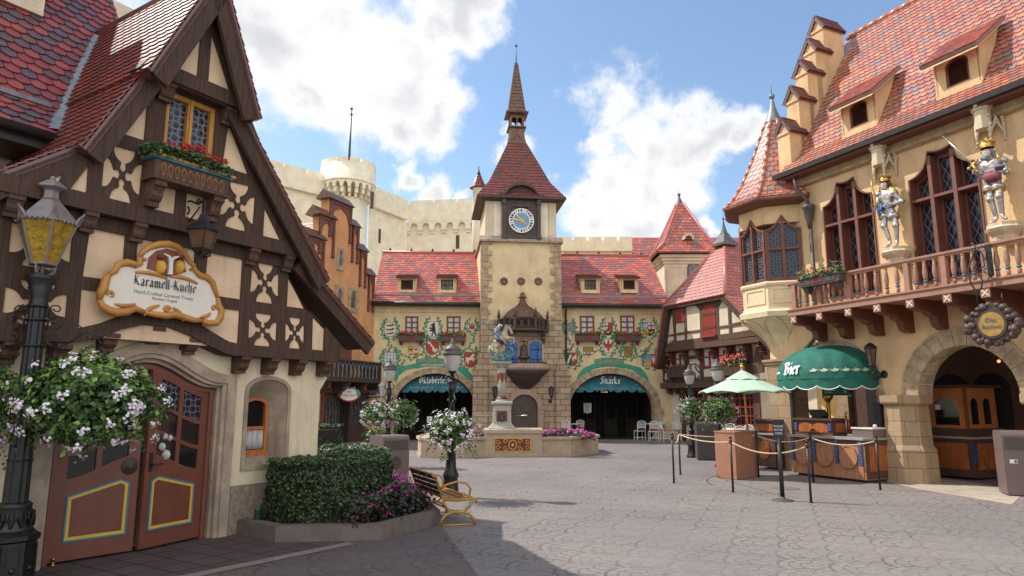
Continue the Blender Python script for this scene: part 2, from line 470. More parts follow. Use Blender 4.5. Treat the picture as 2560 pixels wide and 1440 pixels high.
M['mwhite'] = mat('mural_white',(.68,.64,.54,1),.8,var=.08)
M['myellow'] = mat('mural_yellow',(.60,.38,.06,1),.8,var=.1)
M['mblue'] = mat('mural_blue',(.18,.34,.55,1),.8,var=.1)
M['mblack'] = mat('mural_black',(.03,.03,.03,1),.8,var=.2)
M['mpink'] = mat('mural_pink',(.50,.17,.13,1),.8,var=.1)
M['teal'] = mat('teal_canvas',(.018,.155,.20,1),.75,var=.2,scale=3)
M['awning'] = mat('green_canvas',(.010,.118,.085,1),.8,var=.25,scale=4,bump=.1,bscale=200)
M['umbrella'] = mat('mint_canvas',(.40,.54,.42,1),.8,var=.06,scale=3,bump=.1,bscale=200)
M['lettering'] = mat('pale_lettering',(.70,.72,.74,1),.6,var=.05)
M['violet'] = mat('violet_lettering',(.42,.27,.45,1),.6,var=.05)
M['terra'] = mat('terracotta_paint',(.33,.15,.095,1),.6,var=.06,scale=3,bump=.05)
M['bin'] = mat('bin_paint',(.16,.115,.105,1),.4,var=.06,scale=3)
M['bin_d'] = mat('bin_dark',(.075,.06,.055,1),.5,var=.08,scale=3)
M['rope'] = mat('rope',(.58,.45,.30,1),.9,var=.2,scale=60,bump=.5,bscale=120)
M['brass'] = metal_m('brass',(.55,.33,.08,1),.35)
M['gold'] = metal_m('gilding',(.58,.36,.10,1),.42,.8)
M['bench_iron'] = mat('gold_bench_iron',(.40,.23,.07,1),.42,.45,var=.15,scale=12)
M['slat'] = wood('bench_slat',(.34,.15,.05,1),.4,.2,.25,(2,2,2))
M['slat_d'] = wood('bench_back_slat',(.055,.034,.025,1),.45,.2,.25,(2,2,2))
M['armour'] = mat('statue_silver',(.46,.45,.44,1),.38,.7,var=.35,scale=12,bump=.1,bscale=30)
M['face'] = mat('statue_skin',(.70,.58,.50,1),.5,var=.05)
M['hair'] = mat('statue_hair',(.10,.06,.04,1),.6,var=.2,scale=30,bump=.6,bscale=30)
M['beard'] = mat('statue_beard',(.26,.27,.30,1),.6,var=.25,scale=30,bump=.6,bscale=30)
M['cloth_blue'] = mat('statue_blue',(.06,.14,.36,1),.5,var=.15)
M['cloth_red'] = mat('statue_red',(.20,.045,.055,1),.55,var=.35,scale=12)
M['horse'] = mat('horse_paint',(.44,.40,.30,1),.55,var=.35,scale=7,bump=.2,bscale=20)
M['horse_d'] = mat('horse_mane',(.28,.27,.22,1),.6,var=.3,scale=14)
M['knight'] = mat('rider_armour',(.25,.31,.38,1),.4,.4,var=.2,scale=8)
M['dragon'] = mat('dragon_paint',(.08,.20,.22,1),.5,var=.45,scale=8,bump=.3,bscale=30)
M['dragon_g'] = mat('dragon_wing',(.06,.14,.08,1),.5,var=.3,scale=8)
M['column'] = mat('fountain_stone',(.38,.36,.31,1),.7,var=.1,scale=4,bump=.1,stain=(.2,.18,.15,.35))
M['basin'] = mat('basin_stone',(.44,.34,.245,1),.75,var=.1,scale=4,bump=.15,stain=(.24,.17,.12,.4))
M['tan'] = mat('pink_stone',(.36,.24,.19,1),.7,var=.12,scale=6,bump=.15,stain=(.15,.1,.08,.4))
M['kerb'] = mat('planter_concrete',(.155,.125,.115,1),.8,var=.15,scale=5,bump=.3,bscale=50,stain=(.07,.06,.05,.4))
M['kerb_joint'] = mat('pale_joint',(.25,.22,.205,1),.8,var=.35,scale=9)
M['soil'] = mat('soil',(.03,.02,.014,1),.95,var=.4,scale=12,bump=.8,bscale=20)
M['pot'] = mat('plant_pot',(.16,.14,.12,1),.8,var=.15,bump=.2)
M['leaf1'] = mat('leaf_mid',(.070,.150,.028,1),.5,var=.3,scale=20)
M['leaf2'] = mat('leaf_dark',(.024,.065,.016,1),.5,var=.3,scale=20)
M['leaf3'] = mat('leaf_light',(.18,.29,.055,1),.5,var=.2,scale=20)
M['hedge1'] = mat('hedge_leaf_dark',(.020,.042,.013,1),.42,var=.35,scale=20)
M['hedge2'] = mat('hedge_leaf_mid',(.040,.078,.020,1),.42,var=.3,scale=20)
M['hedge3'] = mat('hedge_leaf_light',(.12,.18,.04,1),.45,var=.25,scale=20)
M['purpleleaf'] = mat('purple_leaf',(.035,.014,.022,1),.45,var=.4,scale=20)
M['petal_w'] = mat('petal_white',(.80,.72,.80,1),.6,var=.08,scale=30)
M['petal_v'] = mat('petal_violet',(.50,.30,.52,1),.6,var=.15,scale=30)
M['petal_m'] = mat('petal_magenta',(.60,.03,.30,1),.55,var=.25,scale=30)
M['petal_r'] = mat('petal_red',(.55,.02,.018,1),.55,var=.25,scale=30)
M['stem'] = mat('stem',(.05,.06,.02,1),.8)
M['amber'] = mat('amber_glass',(.62,.38,.02,1),.28,var=.35,scale=14,bump=1.0,bscale=22,trans=.45)
M['frost'] = mat('frosted_glass',(.62,.61,.57,1),.35,var=.05,trans=.35)
M['smoke'] = mat('smoked_glass',(.16,.085,.045,1),.3,var=.2,trans=.2)
M['lampgrey'] = mat('lamp_grey',(.25,.215,.215,1),.42,.2,var=.15,scale=8)
M['lampcap'] = mat('lamp_cap',(.11,.095,.09,1),.5,.1,var=.12)
M['counter'] = mat('countertop',(.34,.29,.26,1),.35,var=.08)
M['courtyard'] = mat('courtyard_ochre',(.74,.48,.15,1),.85,var=.08,bump=.2)
M['steel'] = metal_m('steel',(.5,.5,.5,1),.3)
def tiles_m(cols,rough=.42,sp=.5): return [mat('roof_tile',(*c,1),rough,var=.13,scale=7,bump=.12,bscale=50,spec=sp) for c in cols]
M['tileL'] = tiles_m([(.27,.055,.055),(.34,.075,.065),(.21,.056,.06),(.14,.07,.075),(.12,.082,.095),(.20,.078,.065)],.38)
M['tileG'] = tiles_m([(.26,.055,.042),(.22,.052,.042),(.19,.058,.045),(.15,.052,.045)],.30,1.0)
M['tileC'] = tiles_m([(.50,.125,.10),(.55,.18,.115),(.43,.115,.10),(.32,.14,.125),(.26,.155,.15)],.38)
M['tileR'] = tiles_m([(.45,.155,.10),(.50,.21,.125),(.39,.13,.10),(.33,.165,.14),(.28,.18,.165)],.36,1.0)
M['tileH'] = tiles_m([(.44,.13,.09),(.40,.12,.085),(.48,.16,.10),(.34,.11,.09)],.42,1.0)
M['tileT'] = tiles_m([(.23,.048,.036),(.19,.05,.04),(.15,.052,.045),(.115,.052,.048)],.45)

# ------------------------------------------------------------------ roofs of single tiles
TRND = random.Random(11)
def tile_roof(mb,O,eu,ev,region,tw,th,shape='flat',nm=5,lift=.03,base=True,skew=0.0,off=.5,jit=.0):
 """region: convex polygon in (along row, up slope) metres; every tile is its own little plate"""
 eu,ev = Vector(eu).normalized(),Vector(ev).normalized(); nn = eu.cross(ev).normalized(); O = Vector(O)
 if area2(region) < 0: region = region[::-1]
 us = [p[0] for p in region]; vs = [p[1] for p in region]
 rows = int((max(vs) - min(vs))/th) + 2; n = int((max(us) - min(us))/tw) + 3
 for r in range(-1,rows):
  v0 = min(vs) + r*th
  for k in range(-1,n):
   u0 = min(us) + (k + (off if r % 2 else 0))*tw + skew*r*th
   g = tw*.03
   a,b = u0 + g,u0 + tw - g
   top = v0 + th*1.25
   if shape == 'scallop': bot = [(a,v0 + th*.22),(a + tw*.12,v0 + th*.06),(a + tw*.3,v0 - th*.04),(u0 + tw/2,v0 - th*.07),(b - tw*.3,v0 - th*.04),(b - tw*.12,v0 + th*.06),(b,v0 + th*.22)]
   elif shape == 'point': bot = [(a,v0 + th*.32),(a + tw*.25,v0 + th*.02),(b - tw*.25,v0 + th*.02),(b,v0 + th*.32)]
   elif shape == 'slant': bot = [(a,v0 + th*.28),(b - tw*.3,v0 - th*.02),(b,v0 + th*.02)]
   else:
    j = (TRND.random() - .5)*jit*th; bot = [(a,v0 + j),(b,v0 + j)]
   p = clip_poly(bot + [(b,top),(a,top)],region)
   if len(p) < 3: continue
   q = len(p)
   hh = [lift*(1 - max(0.,(y - v0))/(th*1.35)) + .004 for x,y in p]
   V = [O + eu*x + ev*y + nn*h for (x,y),h in zip(p,hh)] + [O + eu*x + ev*y + nn*(h - lift*.55) for (x,y),h in zip(p,hh)]
   F = [tuple(range(q))] + [(q + i,q + (i + 1) % q,(i + 1) % q,i) for i in range(q)]
   w = [3,3,2,2,2,1][:nm]
   mb.add(V,F,TRND.choices(range(nm),w)[0])
 if base:
  q = len(region)
  V = [O + eu*x + ev*y - nn*.012 for x,y in region] + [O + eu*x + ev*y - nn*.09 for x,y in region]
  mb.add(V,[tuple(range(q)),tuple(range(q,2*q))[::-1]] + [(q + i,q + (i + 1) % q,(i + 1) % q,i) for i in range(q)],nm - 1)
 return mb
def roof_face(mb,pts,tw,th,shape='flat',nm=5,lift=.03,**k):
 """pts: planar convex 3D polygon ccw from outside, first edge = eave"""
 P = [Vector(p) for p in pts]; eu = (P[1] - P[0]).normalized(); nrm = eu.cross(P[2] - P[0]).normalized(); ev = nrm.cross(eu)
 if ev.z < 0: ev = -ev;
 reg = [((p - P[0]).dot(eu),(p - P[0]).dot(ev)) for p in P]
 return tile_roof(mb,P[0],eu,ev,reg,tw,th,shape,nm,lift,**k)

 # ------------------------------------------------------------------ lettering
def text_mb(mb,body,size,F,u,z,o,mi=0,th=.004,align='CENTER',shear=0.,squeeze=1.,slope=0.):
 cu = bpy.data.curves.new('text','FONT'); cu.body = body; cu.size = size; cu.align_x = align; cu.align_y = 'CENTER'; cu.resolution_u = 2; cu.shear = shear
 ob = bpy.data.objects.new('text',cu); COL.objects.link(ob)
 dg = bpy.context.evaluated_depsgraph_get(); dg.update()
 me = bpy.data.meshes.new_from_object(ob.evaluated_get(dg))
 vs = [F.P(u + v.co.x*squeeze,z + v.co.y + slope*v.co.x,o + th) for v in me.vertices]
 mb.add(vs,[tuple(p.vertices) for p in me.polygons],mi)
 bpy.data.objects.remove(ob); bpy.data.meshes.remove(me); bpy.data.curves.remove(cu)
 # broad-nib blackletter: glyph = (advance, strokes)
A_ = [(0,0),(0,0)]
BL = {
 'a': (.78,[[(.1,.85),(.3,1),(.5,.85),(.5,.12),(.62,0)],[(.5,.55),(.25,.5),(.12,.3),(.2,.05),(.34,0),(.5,.15)]]),
 'b': (.76,[[(.12,1.55),(.12,.15),(.3,0),(.5,.15),(.5,.8),(.36,.98),(.14,.82)]]),
 'c': (.62,[[(.46,.8),(.36,1),(.12,.82),(.12,.2),(.28,0),(.48,.16)]]),
 'd': (.76,[[(.1,1.45),(.5,.95),(.52,.2),(.34,0),(.12,.18),(.12,.7),(.32,.95),(.5,.85)]]),
 'e': (.66,[[(.14,.5),(.5,.68),(.42,.95),(.3,1),(.12,.8),(.12,.2),(.28,0),(.5,.16)]]),
 'f': (.5,[[(.5,1.5),(.34,1.6),(.18,1.35),(.18,0)],[(.0,.95),(.42,.95)]]),
 'h': (.78,[[(.12,1.55),(.12,0)],[(.12,.8),(.36,1),(.52,.85),(.52,.1),(.4,-.25)]]),
 'i': (.36,[[(.04,.85),(.14,.98),(.14,.12),(.26,0)],[(.1,1.35),(.2,1.45)]]),
 'k': (.74,[[(.12,1.55),(.12,0)],[(.5,1),(.14,.55)],[(.2,.6),(.38,.1),(.58,0)]]),
 'l': (.36,[[(.04,1.45),(.14,1.55),(.14,.12),(.26,0)]]),
 'm': (1.14,[[(.02,.85),(.14,1),(.14,.1),(.22,0)],[(.14,.8),(.36,1),(.48,.85),(.48,.1),(.56,0)],[(.5,.8),(.72,1),(.84,.85),(.84,.12),(.98,0)]]),
 'n': (.8,[[(.02,.85),(.14,1),(.14,.1),(.22,0)],[(.14,.8),(.38,1),(.52,.85),(.52,.12),(.66,0)]]),
 'o': (.74,[[(.3,1),(.12,.8),(.12,.2),(.3,0),(.5,.2),(.5,.8),(.3,1)]]),
 'r': (.56,[[(.02,.85),(.14,1),(.14,.1),(.22,0)],[(.14,.75),(.32,1),(.46,.88)]]),
 's': (.6,[[(.46,.86),(.32,1),(.12,.78),(.44,.34),(.3,0),(.08,.16)]]),
 't': (.5,[[(.18,1.4),(.18,.15),(.32,0),(.44,.1)],[(.02,1),(.4,1)]]),
 'u': (.8,[[(.02,.88),(.14,1),(.14,.18),(.3,0),(.5,.16)],[(.5,1),(.52,.12),(.66,0)]]),
 'ü': (.8,[[(.02,.88),(.14,1),(.14,.18),(.3,0),(.5,.16)],[(.5,1),(.52,.12),(.66,0)],[(.14,1.3),(.22,1.4)],[(.42,1.3),(.5,1.4)]]),
 'z': (.66,[[(.08,.92),(.48,.95),(.1,.06),(.52,.04)]]),
 '-': (.56,[[(.08,.5),(.46,.55)]]),' ': (.4,[]),
 'K': (1.12,[[(.02,1.35),(.28,1.55),(.28,.1),(.1,-.02)],[(.9,1.5),(.62,1.4),(.36,.8)],[(.4,.85),(.7,.2),(.95,.02)],[(.02,.7),(.2,.72)]]),
 'O': (1.1,[[(.45,1.5),(.14,1.2),(.12,.4),(.4,0),(.8,.3),(.84,1.15),(.5,1.55),(.2,1.5)],[(.42,1.2),(.42,.3)]]),
 'S': (.95,[[(.82,1.35),(.5,1.55),(.2,1.2),(.68,.6),(.6,.1),(.3,-.02),(.06,.2)],[(.44,1.3),(.5,.25)]]),
 'B': (1.05,[[(.02,1.3),(.3,1.5),(.3,.12),(.1,.0)],[(.1,1.42),(.7,1.5),(.74,1.05),(.34,.82)],[(.34,.82),(.82,.7),(.8,.15),(.45,-.02),(.24,.1)]]),
 'D': (1.05,[[(.08,1.4),(.5,1.5),(.84,1.05),(.82,.35),(.45,0),(.14,.1)],[(.3,1.35),(.3,.1)]]),
 'R': (1.08,[[(.02,1.3),(.28,1.5),(.28,.1),(.1,0)],[(.12,1.42),(.68,1.5),(.74,1.05),(.34,.8)],[(.42,.8),(.72,.2),(.96,.02)]]),
 }
def nib(mb,body,h,F,u,z,o,mi=0,slope=0.,wid=.16,align='CENTER',curve=None):
 k = h/1.0
 total = sum(BL[c][0] for c in body)*k
 x = u - (total/2 if align == 'CENTER' else 0); cnt = 0
 nx,nz = wid*k*.75,wid*k*.62
 for c in body:
  adv,st = BL[c]
  for pl in st:
   for a,b in zip(pl[:-1],pl[1:]):
    A,B = (x + a[0]*k,z + a[1]*k),(x + b[0]*k,z + b[1]*k)
    q = [(A[0] - nx,A[1] - nz),(A[0] + nx,A[1] + nz),(B[0] + nx,B[1] + nz),(B[0] - nx,B[1] - nz)]
    tt = 1e-4 + abs((B[0] - A[0])*nz - (B[1] - A[1])*nx)
    if tt < h*h*.01:
     e = .03*k; q = [(A[0] - nx + e,A[1] - nz - e),(A[0] + nx + e,A[1] + nz - e),(B[0] + nx - e,B[1] + nz + e),(B[0] - nx - e,B[1] - nz + e)]
    cnt += 1
    P = [F.P(p[0],p[1] + slope*(p[0] - u) + (curve(p[0]) if curve else 0),o + .0004*cnt) for p in q]
    nrm = (P[1] - P[0]).cross(P[2] - P[0])
    if nrm.dot(F.n) < 0: P = P[::-1]
    mb.add(P,[(0,1,2,3)],mi)
  x += adv*k

  # ------------------------------------------------------------------ foliage
def leaves(mb,pts_fn,n,size,mis,rnd,up=.3,aspect=.7):
 for _ in range(n):
  p,nr = pts_fn(rnd)
  nr = (Vector(nr) + Vector((rnd.gauss(0,.5),rnd.gauss(0,.5),rnd.gauss(0,.5) + up))).normalized()
  t = nr.cross(Vector((rnd.gauss(0,1),rnd.gauss(0,1),rnd.gauss(0,1))))
  if t.length < 1e-3: continue
  t.normalize(); b = nr.cross(t); s = size*rnd.uniform(.6,1.3)
  w = s*aspect*.5
  mb.add([p - t*s*.5,p + b*w + nr*s*.1,p + t*s*.5,p - b*w + nr*s*.1],[(0,1,2,3)],rnd.choices(range(len(mis)),mis)[0])
def ellipsoid_fn(c,r,thick=.35,zmin=-1.):
 c = Vector(c)
 def fn(rnd):
  while True:
   d = Vector((rnd.gauss(0,1),rnd.gauss(0,1),rnd.gauss(0,1))).normalized()
   if d.z >= zmin: break
  k = 1 - thick*rnd.random() ** 1.6
  lump = 1 + .15*sin(d.x*5 + c.x*7)*cos(d.z*6 + 1) + .11*sin(d.y*7 + c.y) + .07*sin(d.x*13 + d.z*11)
  k *= lump
  return c + Vector((d.x*r[0]*k,d.y*r[1]*k,d.z*r[2]*k)),d
 return fn
def blossom(mb,p,nr,r,n,rnd,mis,psize):
 nr = Vector(nr).normalized()
 for _ in range(n):
  d = Vector((rnd.gauss(0,1),rnd.gauss(0,1),rnd.gauss(0,1))).normalized()
  q = p + (d - nr*min(0,d.dot(nr)))*r*rnd.random() ** .5 + nr*r*.3
  k = (nr + d*.6).normalized(); t = k.cross(Vector((rnd.random(),rnd.random(),1))).normalized(); b = k.cross(t); s = psize*rnd.uniform(.7,1.2)
  mb.add([q - t*s,q - b*s*.8,q + t*s,q + b*s*.8],[(0,1,2,3)],rnd.choices(range(len(mis)),mis)[0])

  # ================================================================== SETTING: ground
def paving_mat(k=1.0,tint=(1,1,1),name='fan_paving',ang=24):
 m,N,b = base_mat(name)
 t = N.n.new('ShaderNodeTexCoord'); P = t.outputs['Object']
 x,y,_ = N.sep(P)
 ca,sa = cos(radians(ang)),sin(radians(ang))
 w1,w2 = N.noise(P,1.3,3),N.noise(N.vm('ADD',P,(7,3,0)),1.3,3)
 u = N.m('ADD',N.m('ADD',N.m('MULTIPLY',x,ca),N.m('MULTIPLY',y,sa)),N.m('MULTIPLY',w1,.10))
 v = N.m('ADD',N.m('SUBTRACT',N.m('MULTIPLY',y,ca),N.m('MULTIPLY',x,sa)),N.m('MULTIPLY',w2,.10))
 Wd = .76; Hh = Wd/2
 r = N.m('FLOOR',N.m('DIVIDE',v,Hh))
 def ring(k):
  rr = N.m('SUBTRACT',r,float(k))
  yy = N.m('SUBTRACT',v,N.m('MULTIPLY',rr,Hh))
  par = N.m('MULTIPLY',N.m('FLOORED_MODULO',rr,2.),.5)
  xx = N.m('MULTIPLY',N.m('SUBTRACT',N.m('FRACT',N.m('ADD',N.m('DIVIDE',u,Wd),par)),.5),Wd)
  d = N.m('SQRT',N.m('ADD',N.m('MULTIPLY',xx,xx),N.m('MULTIPLY',yy,yy)))
  an = N.m('ARCTAN2',xx,yy)
  return d,an
 d0,a0 = ring(0); d1,a1 = ring(1)
 ins = N.m('LESS_THAN',d0,Wd/2)
 d = N.m('ADD',N.m('MULTIPLY',d0,ins),N.m('MULTIPLY',d1,N.m('SUBTRACT',1.,ins)))
 an = N.m('ADD',N.m('MULTIPLY',a0,ins),N.m('MULTIPLY',a1,N.m('SUBTRACT',1.,ins)))
 rw = .127
 q = N.m('DIVIDE',d,rw); qf = N.m('FRACT',q); qi = N.m('FLOOR',q)
 ringl = N.m('MAXIMUM',N.m('LESS_THAN',qf,.15),N.m('LESS_THAN',N.m('ABSOLUTE',N.m('SUBTRACT',d0,Wd/2)),.017))
 st = N.m('FRACT',N.m('ADD',N.m('MULTIPLY',an,N.m('MULTIPLY',N.m('ADD',qi,.6),.62)),N.m('MULTIPLY',qi,.37)))
 jl = N.m('LESS_THAN',st,.12)
 line = N.m('MAXIMUM',ringl,N.m('MULTIPLY',jl,.75))
 breakup = N.ss(N.noise(P,.8,4,.6),.40,.64)
 line = N.m('MULTIPLY',line,N.m('ADD',.30,N.m('MULTIPLY',breakup,.70)))
 big = N.ss(N.noise(P,.35,4),.3,.7); mid = N.ss(N.noise(P,5.,5,.65),.25,.75); fi = N.noise(P,60.,4,.7)
 c = N.mix(big,(.185,.166,.162,1),(.255,.218,.20,1))
 c = N.mix(N.m('MULTIPLY',mid,.45),c,(.160,.138,.132,1))
 c = N.mix(N.m('MULTIPLY',N.ss(fi,.35,.75),.3),c,(.33,.30,.28,1))
 c = N.mix(N.m('MULTIPLY',line,.74),c,(.070,.060,.060,1))
 sto = N.m('FRACT',N.m('MULTIPLY',N.m('SINE',N.m('ADD',N.m('MULTIPLY',qi,12.9),N.m('MULTIPLY',N.m('FLOOR',N.m('ADD',N.m('MULTIPLY',an,N.m('MULTIPLY',N.m('ADD',qi,.6),.62)),N.m('MULTIPLY',qi,.37))),78.2))),43.7))
 c = N.mix(N.m('MULTIPLY',sto,.28),c,(.15,.13,.125,1))
 stn = N.ss(N.noise(N.vm('ADD',P,(3,9,0)),.55,5,.7),.56,.74)
 c = N.mix(N.m('MULTIPLY',stn,.38),c,(.12,.10,.095,1))
 spot = N.ss(N.noise(P,7.,2),.72,.80)
 c = N.mix(N.m('MULTIPLY',spot,.45),c,(.08,.068,.065,1))
 if k != 1.0: c = N.mix(1.0,c,(k*tint[0],k*tint[1],k*tint[2],1),'MULTIPLY')
 N.put(b.inputs['Base Color'],c)
 N.put(b.inputs['Roughness'],N.m('ADD',.60,N.m('MULTIPLY',mid,.25)))
 b.inputs['Specular IOR Level'].default_value = .35
 bp = N.n.new('ShaderNodeBump'); bp.inputs['Strength'].default_value = .55; bp.inputs['Distance'].default_value = .02
 N.l.new(N.m('SUBTRACT',N.m('ADD',N.m('MULTIPLY',mid,.5),N.m('MULTIPLY',fi,.35)),N.m('MULTIPLY',line,.9)),bp.inputs['Height']); N.l.new(bp.outputs[0],b.inputs['Normal'])
 return m
g = MB(); g.add([(-160,-60,0),(160,-60,0),(160,300,0),(-160,300,0)],[(0,1,2,3)])
tag(g.build('ground',paving_mat()),kind='structure')

L = Frame((-3.72,9.31),(.63,1))
# dark square setts before the shop door and the pale kerb band along them
sett = brick_m('door_setts',(.125,.095,.095,1),(.095,.072,.075,1),(.04,.03,.03,1),.34,.34,.012,.4,.3,0.)
def strip(name,pts,z,m):
 b = MB(); b.add([Vector((p[0],p[1],z)) for p in pts],[tuple(range(len(pts)))],0,[(p[0]*.53 + p[1]*.85,p[1]*.53 - p[0]*.85) for p in pts])
 return tag(b.build(name,m),kind='structure')
ka,kb = ground_pt(500,1431),ground_pt(842,1362)
kd = (kb - ka).normalized(); kn = Vector((kd.y,-kd.x,0))
k0,k1 = ka - kd*6,kb + kd*.15
w0,w1 = L.P(-6,0,-.5),L.P(1.4,0,-.5)
strip('doorstep_paving',[k0,k1,w1,w0],.004,sett)
g0,g1 = ground_pt(1110,1322),ground_pt(1196,1440); gd = (g1 - g0).normalized()
strip('shop_paving',[g0,g0 + gd*-.5,Vector((-3.4,10.0,0)),k1 + kn*.17,k0 + kn*.17,g1 + gd*6][::-1],.002,paving_mat(.62,(1.05,.93,.95),'dark_fan_paving',60))
jp = [ground_pt(*p) for p in ((1385,1160),(1423,1168),(1560,1203),(1700,1246),(1820,1288),(1942,1336),(2040,1382),(2150,1440))]
e_ = Vector((.55,.83,0))*.013
strip('paving_joint',[p - e_ for p in jp] + [p + e_ for p in jp[::-1]],.004,M['kerb_joint'])
strip('kerb_band',[k0,k0 + kn*.17,k1 + kn*.17,k1][::-1],.008,mat('kerb_band',(.26,.19,.165,1),.8,var=.12,scale=4,bump=.2))

# ================================================================== LEFT: half-timbered sweet shop
def bnd(t): # ogee bump
 t = abs(t)
 return .5*(1 + cos(pi*t/.92)) if t < .92 else 0.
def corbel(mb,F,u,zt,w,dep,h,o,mi=0):
 """S-shaped jetty bracket, profile in the plane normal to the wall"""
 prof = [(0,0),(dep,0),(dep,-h*.22),(dep*.86,-h*.26),(dep*.74,-h*.42),(dep*.72,-h*.6),(dep*.60,-h*.76),(dep*.46,-h*.80),(dep*.46,-h),(0,-h)]
 G = Frame((0,0),(F.n.x,F.n.y)); p0 = F.P(u,zt,o); G.O = p0
 mb.slab([prof],G,-w/2,w/2,mi)
LC = -1.22
house = thing('timber_house','half-timbered shop with steep tiled gable and arched brown double door, nearest on left','house',L.P(LC,0,0))
# --- ground floor wall with door and window openings
def arch_open(uc,hw,zs,rise,n=24):
 pts = [(uc - hw,-.002),(uc + hw,-.002)]
 pts += [(uc + hw*t,zs + rise*bnd(t)) for t in [1 - 2*i/n for i in range(n + 1)]]
 return pts
wz0,wz1,wu0,wu1 = .86,1.86,.19,.86
win_open = [(wu0,wz0),(wu1,wz0),(wu1,wz1)] + arc((wu0 + wu1)/2,wz1,(wu1 - wu0)/2,.17,0,180,10)[1:-1] + [(wu0,wz1)]
wall = MB()
wall.slab([[(-5.2,-.05),(1.47,-.05),(1.47,1.9),(1.60,2.08),(1.60,2.45),(-5.2,2.45)],arch_open(LC,1.05,1.97,.34),win_open],L,-.32,0)
wall.build('ground_floor_wall',M['plasterLow'],house)
b = MB()
b.slab([[(-.02,0),(1.50,0),(1.50,.58),(1.47,.62),(-.02,.62)]],L,-.02,.05)
b.build('plinth',M['rough'],house); b = MB()
b.slab([[(-5.2,0),(-2.43,0),(-2.43,.62),(-5.2,.62)]],L,-.02,.05)
b.build('plinth',M['rough'],house)
b = MB()
b.slab([arch_open(LC,1.185,2.07,.36),arch_open(LC,1.05,1.96,.335)],L,-.05,.06)
b.slab([arch_open(LC,1.13,2.03,.35),arch_open(LC,.99,1.93,.31)],L,-.08,.035)
b.slab([arch_open(LC,1.04,1.955,.33),arch_open(LC,.955,1.90,.29)],L,-.30,-.03)
b.build('door_surround',M['stone'],house)
b = MB()
b.slab([arch_open(LC,.97,1.91,.295),arch_open(LC,.90,1.86,.27)],L,-.26,-.10)
b.slab([arch_open(LC,.93,1.88,.28),arch_open(LC,.88,1.845,.265)],L,-.22,-.07)
b.build('door_frame',M['door'],house)
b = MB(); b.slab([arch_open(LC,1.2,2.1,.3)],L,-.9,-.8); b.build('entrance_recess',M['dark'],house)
# --- the two door leaves, both slightly ajar
def leaf(hu,sgn,ang,label,push):
 F = L.rot(hu,-.12,ang)
 D = lambda w: w*sgn            # distance from hinge along leaf
 Wd = .87
 top = lambda w: 1.84 + .265*bnd((hu + sgn*w - LC)/.88)
 def pane_poly(w0,w1,z0,z1,sl):
  n = 4; up = [(w0 + (w1 - w0)*i/n) for i in range(n + 1)]
  return [(D(w),z0 + sl(w)) for w in up] + [(D(w),z1 + sl(w)) for w in up[::-1]]
 sl = lambda w: -.19 + .23*bnd((Wd - w)/Wd)
 holes = []
 cols = [(.12,.40),(.46,.74)]
 rows = [(1.67,1.97),(1.36,1.62),(1.07,1.31)]
 for r,(z0,z1) in enumerate(rows):
  for w0,w1 in cols:
   holes.append(pane_poly(w0,w1,z0,z1,sl))
 out = [(D(0),.03),(D(Wd),.03)] + [(D(Wd - Wd*i/10),top(Wd - Wd*i/10)) for i in range(11)]
 o = MB().slab([out] + holes,F,-.025,.025).build('door',M['door'],house)
 tag(o,label)
 for k,h in enumerate(holes):
  MB().slab([h],F,-.008,.004).build('pane',M['round_glass_s'] if k < 2 else M['glass'],o)
 tr = MB(); psl = lambda w: .18*(w/.68) if w < .68 else .18 - .5*(w - .68)
 def ring(inset):
  ws = [.14 + inset,.68,.78 - inset]
  a = [(D(w),.665 + psl(w) - inset) for w in ws]
  return [(D(.14 + inset),.22 + inset),(D(.78 - inset),.22 + inset)] + a[::-1]
 tr.slab([ring(0),ring(.018)],F,.0,.036,1); tr.slab([ring(.018),ring(.05)],F,.0,.032,0)
 tr.build('panel_trim',[M['yellow'],M['blue']],o)
 if push:
  c = F.P(D(.76),.98,.03); MB().lathe([(.0,.03),(.03,.03),(.035,.015),(.07,.012),(.075,.004),(.095,0),(.1,-.01)][::-1],c,20,0,Matrix.Rotation(F.ang,4,'Z') @ Matrix.Rotation(pi/2,4,'X')).build('push_plate',M['copper_d'],o)
 else:
  h = MB(); h.fbox(F,D(.80) - .022,D(.80) + .022,.90,1.12,.02,.035); h.tube([F.P(D(.80),.98,.03),F.P(D(.80),.98,.08),F.P(D(.68),.985,.085)],.011); h.build('handle',M['iron'],o)
 for z in (.35,1.0,1.6): MB().tube([F.P(D(-.005),z,.035),F.P(D(-.005),z + .12,.035)],.014).build('hinge',M['bin_d'],o)
leaf(LC - .885,1,radians(-7),'left leaf of the double door with a round push plate',True)
leaf(LC + .885,-1,radians(9),'right leaf of the double door with a lever handle',False)
# --- splayed stone window with orange casement
b = MB()
so = [(wu0 - .055,wz0 - .055),(wu1 + .055,wz0 - .055),(wu1 + .055,wz1 + .01)] + arc((wu0 + wu1)/2,wz1 + .01,(wu1 - wu0)/2 + .055,.21,0,180,10)[1:-1] + [(wu0 - .055,wz1 + .01)]
b.slab([so,win_open],L,-.10,.022)
wf = [(.30,1.0),(.72,1.0),(.72,1.68)] + arc(.51,1.68,.21,.10,0,180,8)[1:-1] + [(.30,1.68)]
